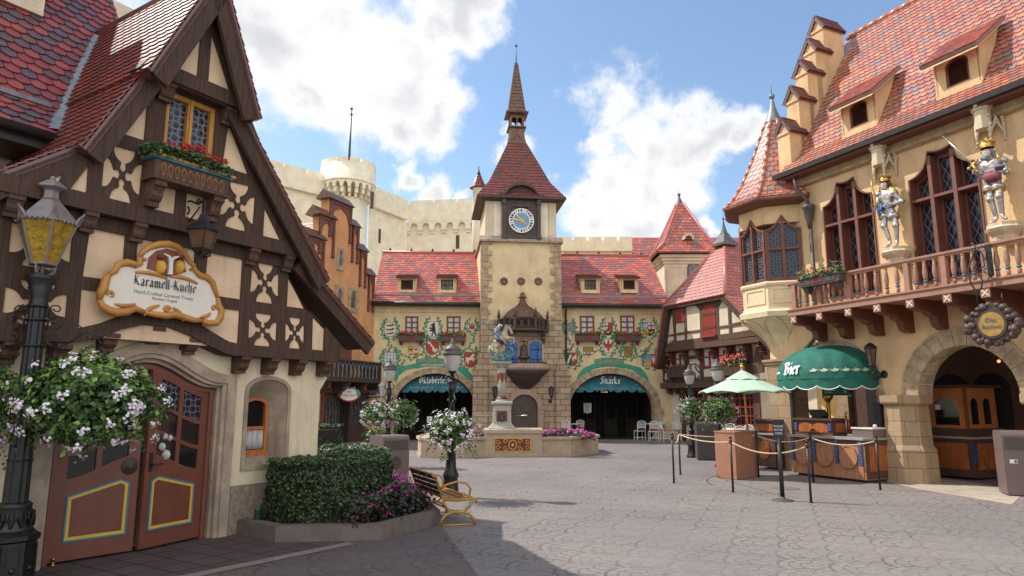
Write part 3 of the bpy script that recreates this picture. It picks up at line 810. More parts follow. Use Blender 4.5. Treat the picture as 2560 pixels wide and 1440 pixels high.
# splay: quads from the wall opening to the frame, set back
ou = win_open;
def resamp(loop,n):
 Ls = [hypot(loop[(i + 1) % len(loop)][0] - loop[i][0],loop[(i + 1) % len(loop)][1] - loop[i][1]) for i in range(len(loop))]; T = sum(Ls); out = []
 for k in range(n):
  d = T*k/n
  for i,l in enumerate(Ls):
   if d <= l:
    a,c = loop[i],loop[(i + 1) % len(loop)]; out.append((a[0] + (c[0] - a[0])*d/l,a[1] + (c[1] - a[1])*d/l)); break
   d -= l
 return out
A,B = ou,[(.30,1.0),(.72,1.0),(.72,1.68)] + arc(.51,1.68,.21,.10,0,180,10)[1:-1] + [(.30,1.68)]
n = len(A)
b.add([L.P(u,z,-.004) for u,z in A] + [L.P(u,z,-.27) for u,z in B],[(i,(i + 1) % n,n + (i + 1) % n,n + i) for i in range(n)])
b.build('window_surround',M['stone'],house)
win = MB()
inn = [(.345,1.05),(.675,1.05),(.675,1.66)] + arc(.51,1.66,.165,.08,0,180,8)[1:-1] + [(.345,1.66)]
win.slab([B,inn],L,-.30,-.225); win.fbox(L,.345,.675,1.33,1.375,-.29,-.245); win.fbox(L,.28,.74,.96,1.0,-.30,-.20)
win = win.build('window',M['orangewood'],house)
b = MB(); b.slab([[(.345,1.375),(.675,1.375),(.675,1.66)] + arc(.51,1.66,.165,.08,0,180,8)[1:-1] + [(.345,1.66)]],L,-.285,-.275); b.fbox(L,.345,.675,1.05,1.33,-.285,-.275); b.build('pane',M['glass'],win)
b = MB();
for i in range(11):
 u = .352 + i*.0297; b.lathe([(.012,0),(.016,.12),(.011,.26)],L.P(u + .012,1.06,-.262),6)
b.build('curtain',M['curtain'],win)

# --- timber framing: one frame with the plaster panels as real openings
O4,O3,O2,O1 = .22,.22,.36,.52
def lobes(TL,TR,BR,BL,o):
 """four trefoil openings in a cell (quatrefoil bracing)"""
 c = [L.uv(*p,o) for p in (TL,TR,BR,BL)]
 def bil(x,y): # x,y in -1..1
  s,t = (x + 1)/2,(y + 1)/2
  top = [c[0][i] + (c[1][i] - c[0][i])*s for i in (0,1)]; bot = [c[3][i] + (c[2][i] - c[3][i])*s for i in (0,1)]
  return (bot[0] + (top[0] - bot[0])*t,bot[1] + (top[1] - bot[1])*t)
 half = [(-.56,-.985),(-.54,-.82),(-.45,-.65),(-.31,-.53),(-.17,-.475),(-.115,-.41),(-.155,-.33),(-.165,-.25),(-.10,-.165),(0,-.125)]
 lob = half + [(-x,y) for x,y in half[::-1][1:]]
 res = []
 for k in range(4):
  a = k*pi/2
  res.append([bil(x*cos(a) - y*sin(a),x*sin(a) + y*cos(a)) for x,y in lob])
 C.append(c)
 return res
def cell_hole(c,k=.985):
 cx,cz = sum(p[0] for p in c)/4,sum(p[1] for p in c)/4
 return [(cx + (p[0] - cx)*k,cz + (p[1] - cz)*k) for p in c]
C = []
bot34 = [(0,852),(195,856),(250,845),(300,824),(356,812),(420,818),(470,838),(520,864),(562,884),(580,889),(838,905)]
P34 = [(225,567,313,585.6,305,705,206,690.6),(344,593.5,488,622,480,732,334,709),(519,629.7,606.7,646.7,600.5,748.8,509,735),
 (202.5,722.5,303,738,298,790,250,808,195,821),(333,742,478,763,474,800,420,783,380,781,331,783),(507,766,599,776,594,859,571,854,540,836,503,813),
 (781,792,821,825.5,821,878,778.7,874),(720,690,761,772,716,766)]
Q34 = [((630,651),(698,665),(696,763),(622,752)),((622,779.5),(693.5,788.5),(690,870),(618.5,862.5)),((712.4,790),(762,797.5),(759.4,873.4),(711.5,869.7)),
 ((30,527),(185,559),(174,684),(17,658)),((15,692),(172,716),(163,817),(2,807))]
pr = lambda t: [(t[i],t[i + 1]) for i in range(0,len(t),2)]
holes = [L.uvs(pr(t),O4) for t in P34]
cells = []
for q in Q34:
 lb = lobes(*q,O4); cells.append((C[-1],lb,O4)); holes.append(cell_hole(C[-1]))
zB = 3.78
outl = L.uvs(bot34,O4)
outl = [(-5.2,outl[0][1])] + outl + [(1.47,2.72),(1.02,3.0),(.86,3.12),(.46,3.68),(.40,zB),(-5.2,zB)]
b = MB(); b.slab([outl] + holes,L,O4 - .05,O4 + .012)
# row above
P12 = [(175,405,137,472,72,452),(221,413,215.6,485.5,173,475),(375,525.4,434.7,539.3,443,455,385,440),(462,545,515,560,519,490,466,475),
 (660.8,518.3,702.5,605,656.3,593.7),(372.7,221.7,360,351.7,287.3,328.3),(570.8,306,619.6,436.7,554,415.8)]
Q12 = [((262,357),(360,383),(346,518),(250,496)),((556,448),(640,468),(632,588),(542,560))]
holes = [L.uvs(pr(t),O2) for t in P12]
for q in Q12:
 lb = lobes(*q,O2); cells.append((C[-1],lb,O2)); holes.append(cell_hole(C[-1]))
gw = (-1.505,-.845,4.70,5.49)      # gable window
holes.append([(gw[0],gw[2]),(gw[1],gw[2]),(gw[1],gw[3]),(gw[0],gw[3])])
b.slab([[(-5.2,zB + .02),(-5.2,4.0),(-2.98,4.02),(-2.42,4.40),(-1.86,5.58),(-.34,5.58),(.66,3.95),(.70,zB + .02)]] + holes,L,O2 - .05,O2 + .012)
P0 = [(503,75,492.7,194,428.3,166.7),(529,85,575,231.7,519.3,206.7)]
b.slab([[(-1.93,5.50),(-.36,5.50),(-1.14,7.06)]] + [L.uvs(pr(t),O1) for t in P0],L,O1 - .05,O1 + .012)
for c,lb,o in cells: b.slab([c] + lb,L,o - .05,o + .0095)
# beams standing proud
b.fbox(L,-5.2,.60,3.77,3.955,O4 - .02,O2 + .035)
b.fbox(L,-5.2,.50,3.615,3.765,O4 - .02,O4 + .03)
b.slab([[(-1.98,5.52),(-.28,5.52),(-.40,5.71),(-1.86,5.71)]],L,O2 - .02,O1 + .05)
lowb = L.uvs(bot34,O4);
topb = [(u,z + (.155 if i > 8 or i < 2 else .15)) for i,(u,z) in enumerate(lowb)]
b.slab([[(-5.2,lowb[0][1])] + lowb + topb[::-1] + [(-5.2,lowb[0][1] + .155)]],L,-.03,O4 + .03)
# the eaves return at the right-hand corner
b.slab([[(1.30,2.32),(1.62,2.32),(1.62,2.60),(1.30,2.85)]],L,-.3,O4 + .02)
frame = b.build('timber_frame',M['timber'],house)
b = MB()
b.slab([[(-5.2,2.42),(1.45,2.42),(1.45,2.70),(.9,3.08),(.4,3.7),(-5.2,3.7)]],L,.0,O4 - .012)
b.slab([[(-5.2,3.9),(.60,3.9),(-.36,5.50),(-1.85,5.50),(-2.42,4.38),(-3.0,4.0),(-5.2,4.0)],[(gw[0],gw[2]),(gw[1],gw[2]),(gw[1],gw[3]),(gw[0],gw[3])]],L,.05,O2 - .012)
b.slab([[(-1.8,5.62),(-.44,5.62),(-1.14,7.0)]],L,.05,O1 - .012)
b.build('plaster_panels',M['plasterL'],house)
def jb(*a):
 q = MB(); corbel(q,*a); q.build('jetty_bracket',M['timber2'],house)
for px in (15,145,603,676,745,812):
 u,z = L.uv(px,890,.1); zt = lowb[0][1] if px < 200 else L.uv(px,889 + (px - 575)*.061,O4)[1]
 jb(L,u,zt + .01,.155,.24,.23,0)
for px,py in ((282,838),(397,822),(487,850)):
 u,z = L.uv(px,py,.2); jb(L,u,z + .02,.15,.23,.2,0)
for px in (34,227,353,528,643,731):
 u,z = L.uv(px,560,O2); jb(L,u,3.77,.15,.16,.22,O4)
for px in (418,578):
 u,z = L.uv(px,215,.45); jb(L,u,5.52,.17,.17,.22,O2)
 # --- gable window
fr = MB(); u0,u1,z0,z1 = gw; um = (u0 + u1)/2
fr.slab([[(u0,z0),(u1,z0),(u1,z1),(u0,z1)],[(u0 + .055,z0 + .055),(um - .035,z0 + .055),(um - .035,z1 - .06),(u0 + .055,z1 - .06)],[(um + .035,z0 + .055),(u1 - .055,z0 + .055),(u1 - .055,z1 - .06),(um + .035,z1 - .06)]],L,O2 - .12,O2 - .02)
fr.fbox(L,um - .015,um + .015,z0 + .02,z1 - .02,O2 - .03,O2)
gwin = fr.build('gable_window',M['goldwood'],house)
for a,c in ((u0 + .055,um - .035),(um + .035,u1 - .055)): MB().fbox(L,a,c,z0 + .055,z1 - .06,O2 - .09,O2 - .08).build('pane',M['round_glass'],gwin)
# --- flower box balcony on two brackets
fb = MB()
bu0,bu1,bz0,bz1 = -1.72,-.76,4.29,4.50
fb.fbox(L,bu0,bu1,bz0,bz1,O2 + .01,.62)
fb.fbox(L,bu0 - .02,bu1 + .02,bz0 - .03,bz0,O2 + .01,.64)
for i in range(10):
 u = bu0 + .06 + (bu1 - bu0 - .12)*(i + .5)/10
 for e,mi in ((.034,1),(.024,0)):
  fb.slab([[(u - e*.35,bz0 + .10 - e*2.3),(u + e*.35,bz0 + .10 - e*2.3),(u + e,bz0 + .10 + e),(u,bz0 + .10 + e*2.6),(u - e,bz0 + .10 + e)]],L,.60,.627 if mi else .6295,mi)
fb.fbox(L,bu0 - .03,bu1 + .05,bz1,bz1 + .025,O2 + .01,.65,2); fb.fbox(L,bu0 - .04,bu1 + .07,bz1 + .025,bz1 + .055,O2 + .01,.665,3)
for u in (bu0 + .10,bu1 - .10): corbel(fb,L,u,bz0 - .03,.14,.25,.30,O2)
tag(fb.build('flower_box',[M['timber2'],M['bronze'] if 'bronze' in M else M['caramel_d'],M['blue'],M['goldwood']],house),'carved balcony box under the gable window')

# --- roof: three stepped courses on each side, front edges set one behind the other
def S(px,py,o): return L.uv(px,py,o)
apex = (-1.14,7.24)
R1,R2a,R2b,R3a,R3b = (-.42,5.42),(-.56,5.56),(1.10,3.50),(.70,3.78),(2.24,2.66)
L1,L2a,L2b,L3a,L3b = (-1.96,5.46),(-1.86,5.60),(-2.47,4.40),(-2.42,4.50),(-3.25,3.86)
def slope(mb,a,b,of,ob,tw,th,kind,flip,**k):
 pa,pb = L.P(*a,of),L.P(*b,of); pc,pd = L.P(*b,ob),L.P(*a,ob)
 roof_face(mb,[pd,pa,pb,pc] if False else ([pb,pc,pd,pa] if flip else [pc,pb,pa,pd]),tw,th,kind,4,.022,**k)
rf = MB()
# left-hand slopes (seen from below): eave edge first
slope(rf,apex,L1,.74,-3.6,.19,.105,'slant',False)
slope(rf,L2a,L2b,.52,-3.0,.19,.105,'slant',False)
slope(rf,L3a,L3b,.38,-1.3,.19,.105,'slant',False)
slope(rf,L3b,(-4.4,3.36),.38,-1.3,.19,.105,'slant',False)
slope(rf,apex,R1,.74,-3.6,.19,.105,'slant',True)
slope(rf,R2a,R2b,.52,-6,.19,.105,'slant',True)
slope(rf,R3a,R3b,.38,-6,.19,.105,'slant',True)
rf.build('gable_roof',M['tileG'],house)
# bargeboards and boarded soffits
def barge(mb,a,b,of,dep,th=.07,run=1.1):
 d = Vector((b[0] - a[0],b[1] - a[1])).normalized(); nrm = Vector((-d.y,d.x));
 if nrm.y > 0: nrm = -nrm
 p = [a,b,(b[0] + nrm.x*dep,b[1] + nrm.y*dep),(a[0] + nrm.x*dep,a[1] + nrm.y*dep)]
 q = [(x + nrm.x*.07,z + nrm.y*.07) for x,z in p]
 mb.slab([q],L,of - th,of - .01)
 e = .035; q2 = [(x + nrm.x*.045,z + nrm.y*.045) for x,z in (a,b)]; q2 += [(x + nrm.x*(.045 + e),z + nrm.y*(.045 + e)) for x,z in (b,a)]
 mb.slab([q2],L,of - th,of + .012)
bg = MB()
for a,c,of,dp in ((apex,R1,.74,.20),(R2a,R2b,.52,.19),(R3a,R3b,.38,.17),(apex,L1,.74,.20),(L2a,L2b,.52,.19),(L3a,L3b,.38,.17),(L3b,(-4.4,3.36),.38,.17)):
 barge(bg,a,c,of,dp)
 # dark boards under the overhang
for a,c,of in ((apex,R1,.66),(R2a,R2b,.44),(R3a,R3b,.30),(apex,L1,.66),(L2a,L2b,.44),(L3a,L3b,.30)):
 d = Vector((c[0] - a[0],c[1] - a[1])).normalized(); nrm = Vector((-d.y,d.x));
 if nrm.y > 0: nrm = -nrm
 q = [(a[0] + nrm.x*k,a[1] + nrm.y*k) for k in (.085,.125)] + [(c[0] + nrm.x*k,c[1] + nrm.y*k) for k in (.125,.085)]
 bg.slab([q],L,-.2,of)
bg.build('bargeboards',M['timber'],house)
# --- main block behind: scalloped tile roof, flatter course at the eave, lead valley
e_o,e_z,b_o,b_z = -.66,4.86,-1.12,5.36
sl = (7.12 - 4.97)/(2.175 - .87)
mr = MB(); t_z = 9.9; t_o = b_o - (t_z - b_z)/sl
def on_main(px,py): # hit of a photo ray with the main roof plane
 A = L.P(0,b_z,b_o); B = L.P(0,t_z,t_o); N_ = (B - A).cross(L.d); r = ray(px,py); o = Vector((0,0,EYE)); t = (A - o).dot(N_)/r.dot(N_); p = o + r*t - L.O
 return p.dot(L.d),p.z
roof_face(mr,[L.P(-7.5,b_z,b_o),L.P(-.75,b_z,b_o),L.P(-.75,t_z,t_o),L.P(-7.5,t_z,t_o)],.185,.15,'scallop',6,.026)
roof_face(mr,[L.P(-7.5,e_z,e_o),L.P(-2.05,e_z,e_o),L.P(-2.05,b_z,b_o),L.P(-7.5,b_z,b_o)],.185,.14,'scallop',6,.026)
mr.build('main_roof',M['tileL'],house)
b = MB(); b.tube([L.P(-7.5,e_z - .05,e_o + .07),L.P(-2.12,e_z - .05,e_o + .07)],.06,0,8); b.fbox(L,-7.5,-2.3,e_z - .2,e_z - .02,e_o - .75,e_o - .02)
b.build('gutter',M['gutter'],house)
b = MB()
gl = (apex[1] - L1[1])/(apex[0] - L1[0])   # left gable slope
def vz(o): return b_z + (b_o - o)*sl
vp = []
for o in (-.72,-.95,-1.12,-1.5,-1.9,-2.16):
 z = vz(o) if o <= b_o else e_z + (e_o - o)*(b_z - e_z)/(e_o - b_o)
 u = apex[0] - (apex[1] - z)/gl if z > 5.5 else L2a[0] - (L2a[1] - z)*(L2a[0] - L2b[0])/(L2a[1] - L2b[1])
 vp.append((u,z,o))
for w,(u,z,o) in zip((.13,.12,.07,.06,.06,.05),vp): pass
vs = [];
for w,(u,z,o) in zip((.10,.10,.07,.065,.065,.06),vp): vs += [L.P(u - w,z + .03,o - .0),L.P(u,z + .035,o + .05),L.P(u + w,z + .05 + w*.9,o + .05)]
b.add(vs,[(3*i + j,3*i + 3 + j,3*i + 4 + j,3*i + 1 + j) for i in range(5) for j in (0,1)])
b.slab([[(-7.5,b_z - .01),(-2.15,b_z - .01),(-2.15,b_z + .045),(-7.5,b_z + .045)]],L,b_o - .02,b_o + .055)
b.build('flashing',M['lead'],house)
u,z = on_main(100,38); zo_ = b_o - (z - b_z)/sl
b = MB(); b.fbox(L,-5.5,u,z - .05,z + 1.6,zo_ - 1.6,zo_ + .10); b.build('dormer',M['plasterLow'],house)
b = MB(); b.fbox(L,-7.5,1.46,-.05,3.6,-6.0,-.33); b.fbox(L,-7.5,-2.3,3.6,4.75,-6.0,-1.5); b.build('rear_walls',M['plasterLow'],house)
# hip of the main roof on the far side
b = MB(); b.fbox(L,-7.5,1.3,3.3,9.6,-6.0,-5.2); b.build('rear_gable',M['plasterLow'],house)

# --- the shop sign
sign = thing('shop_sign','carved scroll sign with caramel coloured frame over the double door','sign',L.P(-1.3,2.7,.3))
so_ = [(662,930),(672,880),(690,855),(705,800),(725,765),(765,740),(790,695),(850,683),(905,700),(935,690),(930,650),(955,610),(1000,580),(1060,562),(1120,560),(1180,580),(1225,620),(1255,670),(1290,705),(1300,740),(1330,770),(1380,785),(1415,820),(1432,870),(1450,920),(1455,960),(1475,1005),(1468,1050),(1440,1085),(1390,1088),(1350,1072),(1290,1066),(1220,1045),(1160,1030),(1110,1038),(1040,1030),(960,1015),(900,990),(850,1010),(780,1018),(720,1000),(680,970)]
sp = [L.uv(x/2.667,400 + y/2.667,.37) for x,y in so_]
SO = .34
b = MB(); b.slab([sp],L,SO,SO + .03,0)
b.build('sign_board',M['sign_white'],sign)
b = MB()
def seg(i0,i1,r): b.tube([L.P(*sp[i % len(sp)],SO + .03) for i in range(i0,i1 + 1)],[max(.012,r*(.45 + .55*sin(pi*(k + .6)/(i1 - i0 + 1.2)))) for k in range(i1 - i0 + 1)],0,8)
b.tube([L.P(*p,SO + .02) for p in sp],.026,0,8,True)
for a,c,r in ((0,4,.05),(4,10,.045),(10,19,.045),(18,24,.045),(24,30,.05),(30,36,.045),(36,42,.05)): seg(a,c,r)
def scroll(cx,cy,r,turns,a0,sg,w):
 c = L.uv(cx/2.667,400 + cy/2.667,.37); pts = []
 for i in range(16):
  t = i/15; rr = r*(1 - .8*t); a = a0 + sg*turns*2*pi*t; pts.append(L.P(c[0] + rr*cos(a),c[1] + rr*sin(a),SO + .035))
 b.tube(pts,[w*(1 - .4*i/15) for i in range(16)],0,7)
scroll(738,900,.045,.8,pi,-1,.022); scroll(1425,990,.045,.8,0,1,.022)
scroll(960,668,.02,.8,0,1,.02); scroll(1275,725,.02,.8,pi,1,.02); scroll(1110,995,.035,1.4,0,1,.026)
for p0,p1,p2 in (((900,750),(1000,740),(1110,790)),((1130,780),(1220,770),(1315,825)),((765,960),(830,985),(900,960)),((960,1040),(975,985),(1060,970)),((1220,1075),(1210,1015),(1150,985)),((1330,1050),(1380,1045),(1400,1020))):
 pts = []
 for i in range(9):
  t = i/8; x = (1 - t) ** 2*p0[0] + 2*t*(1 - t)*p1[0] + t*t*p2[0]; y = (1 - t) ** 2*p0[1] + 2*t*(1 - t)*p1[1] + t*t*p2[1]
  pts.append(L.P(*L.uv(x/2.667,400 + y/2.667,.37),SO + .035))
 b.tube(pts,[.010 + .016*sin(pi*(i + .5)/9) for i in range(9)],0,7)
b.build('scroll_frame',M['caramel'],sign)
def S2(pts): return [L.uv(x/2.667,400 + y/2.667,.37) for x,y in pts]
b = MB()
b.slab([S2([(975,725),(990,650),(1040,605),(1110,590),(1180,610),(1225,660),(1240,745),(1180,765),(1110,780),(1040,745)])],L,SO,SO + .036,0)
for cx in (1060,1185):
 c = L.uv(cx/2.667,400 + 715/2.667,.37); c2 = L.uv(cx/2.667,400 + 655/2.667,.37)
 b.ball(L.P(c[0],c[1],SO + .04),.085,1,14,(1,.35,1.05)); b.ball(L.P(c2[0],c2[1] + .01,SO + .055),.055,2,12,(1.2,.4,.55))
b.slab([S2([(1108,765),(1118,680),(1112,650),(1080,630),(1085,625),(1120,640),(1133,658),(1150,645),(1185,640),(1180,650),(1145,668),(1140,690),(1138,765)])],L,SO + .03,SO + .075,3)
b.build('sign_picture',[M['choc'],M['candy'],M['maroon'],M['white']],sign)
b = MB(); c = L.uv(413,716,.37)
nib(b,'Karamell-Küche',.074,L,c[0] + .0,c[1] - .03,SO + .031,0,0,.13)
c = L.uv(411,738,.37); text_mb(b,'Hand-Crafted Caramel Treats',.060,L,c[0],c[1],SO + .031,1)
c = L.uv(411,750,.37); text_mb(b,"Werther's Original",.045,L,c[0],c[1],SO + .031,2,squeeze=.9)
b.build('lettering',[M['ink'],M['ink_green'],M['maroon']],sign)

# ================================================================== RIGHT: arcaded town hall with oriel turret and balcony
R = Frame((8.7,15.2),(.46,-1))
hall = thing('arcaded_hall','ochre arcaded building with red tiled roof, corner turret and long balcony on the right','building',R.P(0,0,0))
A1,A2,A3 = (-1.95,1.20),(1.28,1.02),(4.1,1.02)
SP = 1.86
def ogee_win(u0,u1,z0,zs,zp):
 w = (u1 - u0)/3; pts = [(u0,z0),(u1,z0),(u1,zs)]
 n = 7
 for i in range(1,n + 1):
  t = i/n; pts.append((u1 - w*.98*t,zs + (zp - zs)*(1 - sqrt(max(0,1 - t*t))) ** .9))
 a,b_ = u1 - w*.98,u0 + w*.98
 for i in range(1,6):
  t = i/6; pts.append((a + (b_ - a)*t,zp - .055*sin(pi*t)))
 for i in range(n,-1,-1):
  t = i/n; pts.append((u0 + w*.98*t,zs + (zp - zs)*(1 - sqrt(max(0,1 - t*t))) ** .9))
 return pts
WINS = [(-1.81,-.40),(.52,2.03),(2.99,4.5)]
wopen = [ogee_win(a,c,4.25,6.63,7.15) for a,c in WINS]
for k,lp in enumerate(wopen): wopen[k] = [p for i,p in enumerate(lp) if i == 0 or hypot(p[0] - lp[i - 1][0],p[1] - lp[i - 1][1]) > 1e-4]
outer = [(-3.9,SP),(A1[0] - A1[1],SP)] + arc(A1[0],SP,A1[1],A1[1],180,0,24)[1:] + [(A2[0] - A2[1],SP)] + arc(A2[0],SP,A2[1],A2[1],180,0,24)[1:] + [(A3[0] - A3[1],SP)] + arc(A3[0],SP,A3[1],A3[1],180,0,24)[1:] + [(6.5,SP),(6.5,7.6),(-3.9,7.6)]
b = MB(); b.slab([outer] + wopen,R,-.45,0); b.build('facade_wall',M['plasterR'],hall)
# stone archivolts, one voussoir at a time
for (uc,r),w in ((A1,.16),(A2,.33),(A3,.33)):
 b = MB(); n = 13
 for i in range(n):
  a0,a1 = 180*i/n + .5,180*(i + 1)/n - .5
  p = arc(uc,SP,r - .004,r - .004,a0,a1,4) + arc(uc,SP,r + w,r + w,a1,a0,4)
  b.slab([p],R,-.47,.022)
 b.slab([arc(uc,SP,r + w - .01,r + w - .01,0,180,30) + arc(uc,SP,r + w + .045,r + w + .045,180,0,30)],R,-.02,.035)
 b.build('archivolt',M['vouss'],hall)
 # columns
def column(u,wide,name='arcade_column',o=-.22):
 k = wide
 prof = [(.56*k,0),(.55*k,.70),(.49*k,.80),(.47*k,1.68)]
 b = MB(); n = 8; rot = rotm(R.ang)
 b.lathe(prof,R.P(u,0,o),8,0,rot,False,True,pi/8)
 b.lathe([(.53*k,1.68),(.56*k,1.72),(.56*k,SP + .012)],R.P(u,0,o),8,0,rot,False,True,pi/8)
 return b.build(name,M['ashlarR'],hall)
column(-.25,1.0); column(2.68,.85); column(5.5,.8)
# pier under the turret
b = MB()
b.slab([[(-3.92,0),(-3.12,0),(-3.12,.72),(-3.17,.80),(-3.17,2.72),(-3.88,2.72),(-3.88,.80),(-3.92,.72)]],R,-.5,.16)
b.fbox(R,-3.95,-3.10,2.72,2.80,-.5,.2); b.fbox(R,-3.98,-3.08,2.80,2.86,-.5,.24)
b.build('corner_pier',M['ashlarR'],hall)
# cornice, gutter
b = MB()
b.slab([[(-2.6,7.34),(6.5,7.34),(6.5,7.56),(-2.6,7.56)]],R,-.02,.09)
b.fbox(R,-2.6,6.5,7.36,7.42,0,.12)
b.build('cornice',M['stoneR'],hall)
b = MB(); b.fbox(R,-2.75,6.5,7.56,7.66,-.4,.40); b.build('soffit',M['brownpaint'],hall)
b = MB(); b.slab([[(0,0),(.13,0),(.15,.12),(-.01,.12)]],Frame(R.P(-2.95,7.62,.36),(R.n.x,R.n.y),7.62),0,-9.4); b.build('gutter',M['gutter'],hall)
# windows: deep mullioned frames with leaded glass
def mull_window(F,u0,u1,lp,o_in,parent,zt=6.12,gl='hex_glass',z0=4.25,zs=6.63,zp=7.15,nm='window',sill=True):
 w = (u1 - u0)/3; hs = []
 g = .085
 e = lambda u: min(max((u - u0)/(w*.98),0),1)
 topz = lambda u: zp - .05 - .03 if u0 + w*.98 <= u <= u1 - w*.98 else zs + (zp - zs)*(1 - sqrt(max(0,1 - min(1,(u - u0 if u < (u0 + u1)/2 else u1 - u)/(w*.98)) ** 2))) ** .9
 for k in range(3):
  a,c = u0 + k*w + (g if k else g*.9),u0 + (k + 1)*w - (g if k < 2 else g*.9)
  hs.append([(a,z0 + .1),(c,z0 + .1),(c,zt - .05),(a,zt - .05)])
  ups = [a + (c - a)*i/5 for i in range(6)]
  hs.append([(a,zt + .05),(c,zt + .05)] + [(u,max(zt + .1,topz(u) - .10)) for u in ups[::-1]])
 b = MB(); b.slab([lp] + hs,F,o_in - .10,o_in)
 for k in range(1,3): b.fbox(F,u0 + k*w - .04,u0 + k*w + .04,z0,zp - .12,o_in - .02,.035)
 for k in range(3): b.fbox(F,u0 + k*w + .03,u0 + (k + 1)*w - .03,zt - .035,zt + .025,o_in - .02,.03 if k == 1 else .025)
 rim = [((p[0] - (u0 + u1)/2)*.955 + (u0 + u1)/2,(p[1] - 5.7)*.975 + 5.7) for p in lp]
 b.slab([lp,rim],F,o_in - .12,.04)
 q = b.build(nm,M['mahog'],parent)
 for h in hs: MB().slab([h],F,o_in - .085,o_in - .07).build('pane',M[gl],q)
 return q
for (a,c),lp in zip(WINS,wopen): mull_window(R,a,c,lp,-.20,hall)
# ---- roof
e0,e1,rg = (.48,7.72),(-.15,8.28),(-2.62,12.36)
b = MB()
roof_face(b,[R.P(-2.75,e0[1],e0[0]),R.P(6.5,e0[1],e0[0]),R.P(6.5,e1[1],e1[0]),R.P(-2.75,e1[1],e1[0])],.165,.165,'slant',5,.026,skew=.12,off=.5)
roof_face(b,[R.P(-2.75,e1[1],e1[0]),R.P(6.5,e1[1],e1[0]),R.P(6.5,rg[1],rg[0]),R.P(-2.75,rg[1],rg[0])],.165,.165,'slant',5,.026,skew=.12,off=.5)
b.build('main_roof',M['tileR'],hall)
b = MB()
for i in range(28):
 u = -2.7 + i*.33
 b.tube([R.P(u,rg[1] + .0,rg[0]),R.P(u + .35,rg[1] + .02,rg[0])],[.085,.1],0,8)
b.build('ridge_tiles',M['tileR'][0],hall)
b = MB(); b.slab([[(-2.9,7.6),(6.5,7.6),(6.5,12.3),(-2.9,12.3)]],R,-2.9,-2.75); b.build('rear_gable_wall',M['plasterR'],hall)
# ---- stepped gable
steps = [(.17,8.98),(-.26,10.0),(-.68,10.89),(-1.06,11.63),(-1.44,12.41)]
UA,UB = -2.98,-2.56
b = MB()
E_ = Frame(R.P(UB,0,0),(-R.n.x,-R.n.y))
for i,(o,z) in enumerate(steps):
 dep = .80 if i == 4 else .58
 b.fbox(R,UA,UB,7.6,z,o - dep,o)
 b.fbox(R,UA - .03,UB + .03,z - .09,z - .02,o - dep,o + .03)
 um = (UA + UB)/2
 b.slab([[(UA,z),(UB,z),(um,z + .38)]],R,o - dep,o - .01)
b.build('stepped_gable',M['plasterR'],hall)
for i,(o,z) in enumerate(steps):
 b = MB()
 dep = .80 if i == 4 else .58; um = (UA + UB)/2
 A = R.P(UB + .10,z - .04,o + .05); B_ = R.P(UB + .10,z - .04,o - dep - .05); C_ = R.P(um,z + .44,o - dep - .05); D_ = R.P(um,z + .44,o + .05)
 roof_face(b,[A,B_,C_,D_],.13,.12,'flat',5,.016)
 A2_ = R.P(UA - .10,z - .04,o - dep - .05); B2 = R.P(UA - .10,z - .04,o + .05); C2 = R.P(um,z + .44,o + .05); D2 = R.P(um,z + .44,o - dep - .05)
 roof_face(b,[A2_,B2,C2,D2],.13,.12,'flat',5,.016)
 b.build('gable_cap',M['tileT'],hall)
 # ---- shed dormers with louvres
def dormer(uc,w=.92):
 zb = 8.30; zt = 9.16; of = -.10
 b = MB(); u0,u1 = uc - w/2,uc + w/2
 lou = [(uc - .25,zb + .12),(uc + .25,zb + .12),(uc + .25,zb + .58)] + arc(uc,zb + .58,.25,.16,0,180,10)[1:-1] + [(uc - .25,zb + .58)]
 b.slab([[(u0,zb - .05),(u1,zb - .05),(u1,zt),(u0,zt)],lou],R,of - .12,of)
 b.fbox(R,u0 - .02,u1 + .02,zb - .09,zb - .01,of - .05,of + .03)
 for uu,s_ in ((u0,1),(u1,-1)):
  G = Frame(R.P(uu,0,0),(-R.n.x,-R.n.y))
  b.slab([[(-of,zb - .05),(-of + .60,zb + .95),(-of + .82,zt + .60),(-of + .60,zt + .42),(-of,zt - .08)]],G,-.03*1,.03)
 q = b.build('dormer',M['plasterR'],hall)
 b = MB(); inn = [(uc - .20,zb + .16),(uc + .20,zb + .16),(uc + .20,zb + .57)] + arc(uc,zb + .57,.20,.12,0,180,10)[1:-1] + [(uc - .20,zb + .57)]
 b.slab([lou,inn],R,of - .10,of - .02)
 for i in range(9):
  z = zb + .19 + i*.052
  b.add([R.P(uc - .21,z,of - .04),R.P(uc + .21,z,of - .04),R.P(uc + .21,z + .05,of - .10),R.P(uc - .21,z + .05,of - .10)],[(0,1,2,3)])
 b.build('louvre',M['brownpaint'],q)
 b = MB()
 x0,x1 = u0 - .16,u1 + .16
 roof_face(b,[R.P(x0,zt - .13,of + .30),R.P(x1,zt - .13,of + .30),R.P(x1,zt + .74,of - .82),R.P(x0,zt + .74,of - .82)],.15,.13,'flat',5,.018)
 b.build('dormer_roof',M['tileC'],q)
 b = MB();
 q0,q1 = R.P(x0,zt - .25,of + .29),R.P(x1,zt - .25,of + .29); q2,q3 = R.P(x1,zt + .62,of - .82),R.P(x0,zt + .62,of - .82)
 up = Vector((0,0,.02)); vs = [q0,q1,q2,q3]
 b.add(vs + [v - up for v in vs],[(0,1,2,3),(7,6,5,4),(0,4,5,1),(1,5,6,2),(2,6,7,3),(3,7,4,0)])
 b.build('dormer_soffit',M['plasterR'],q)
for uc in (-.66,1.76,4.2): dormer(uc)

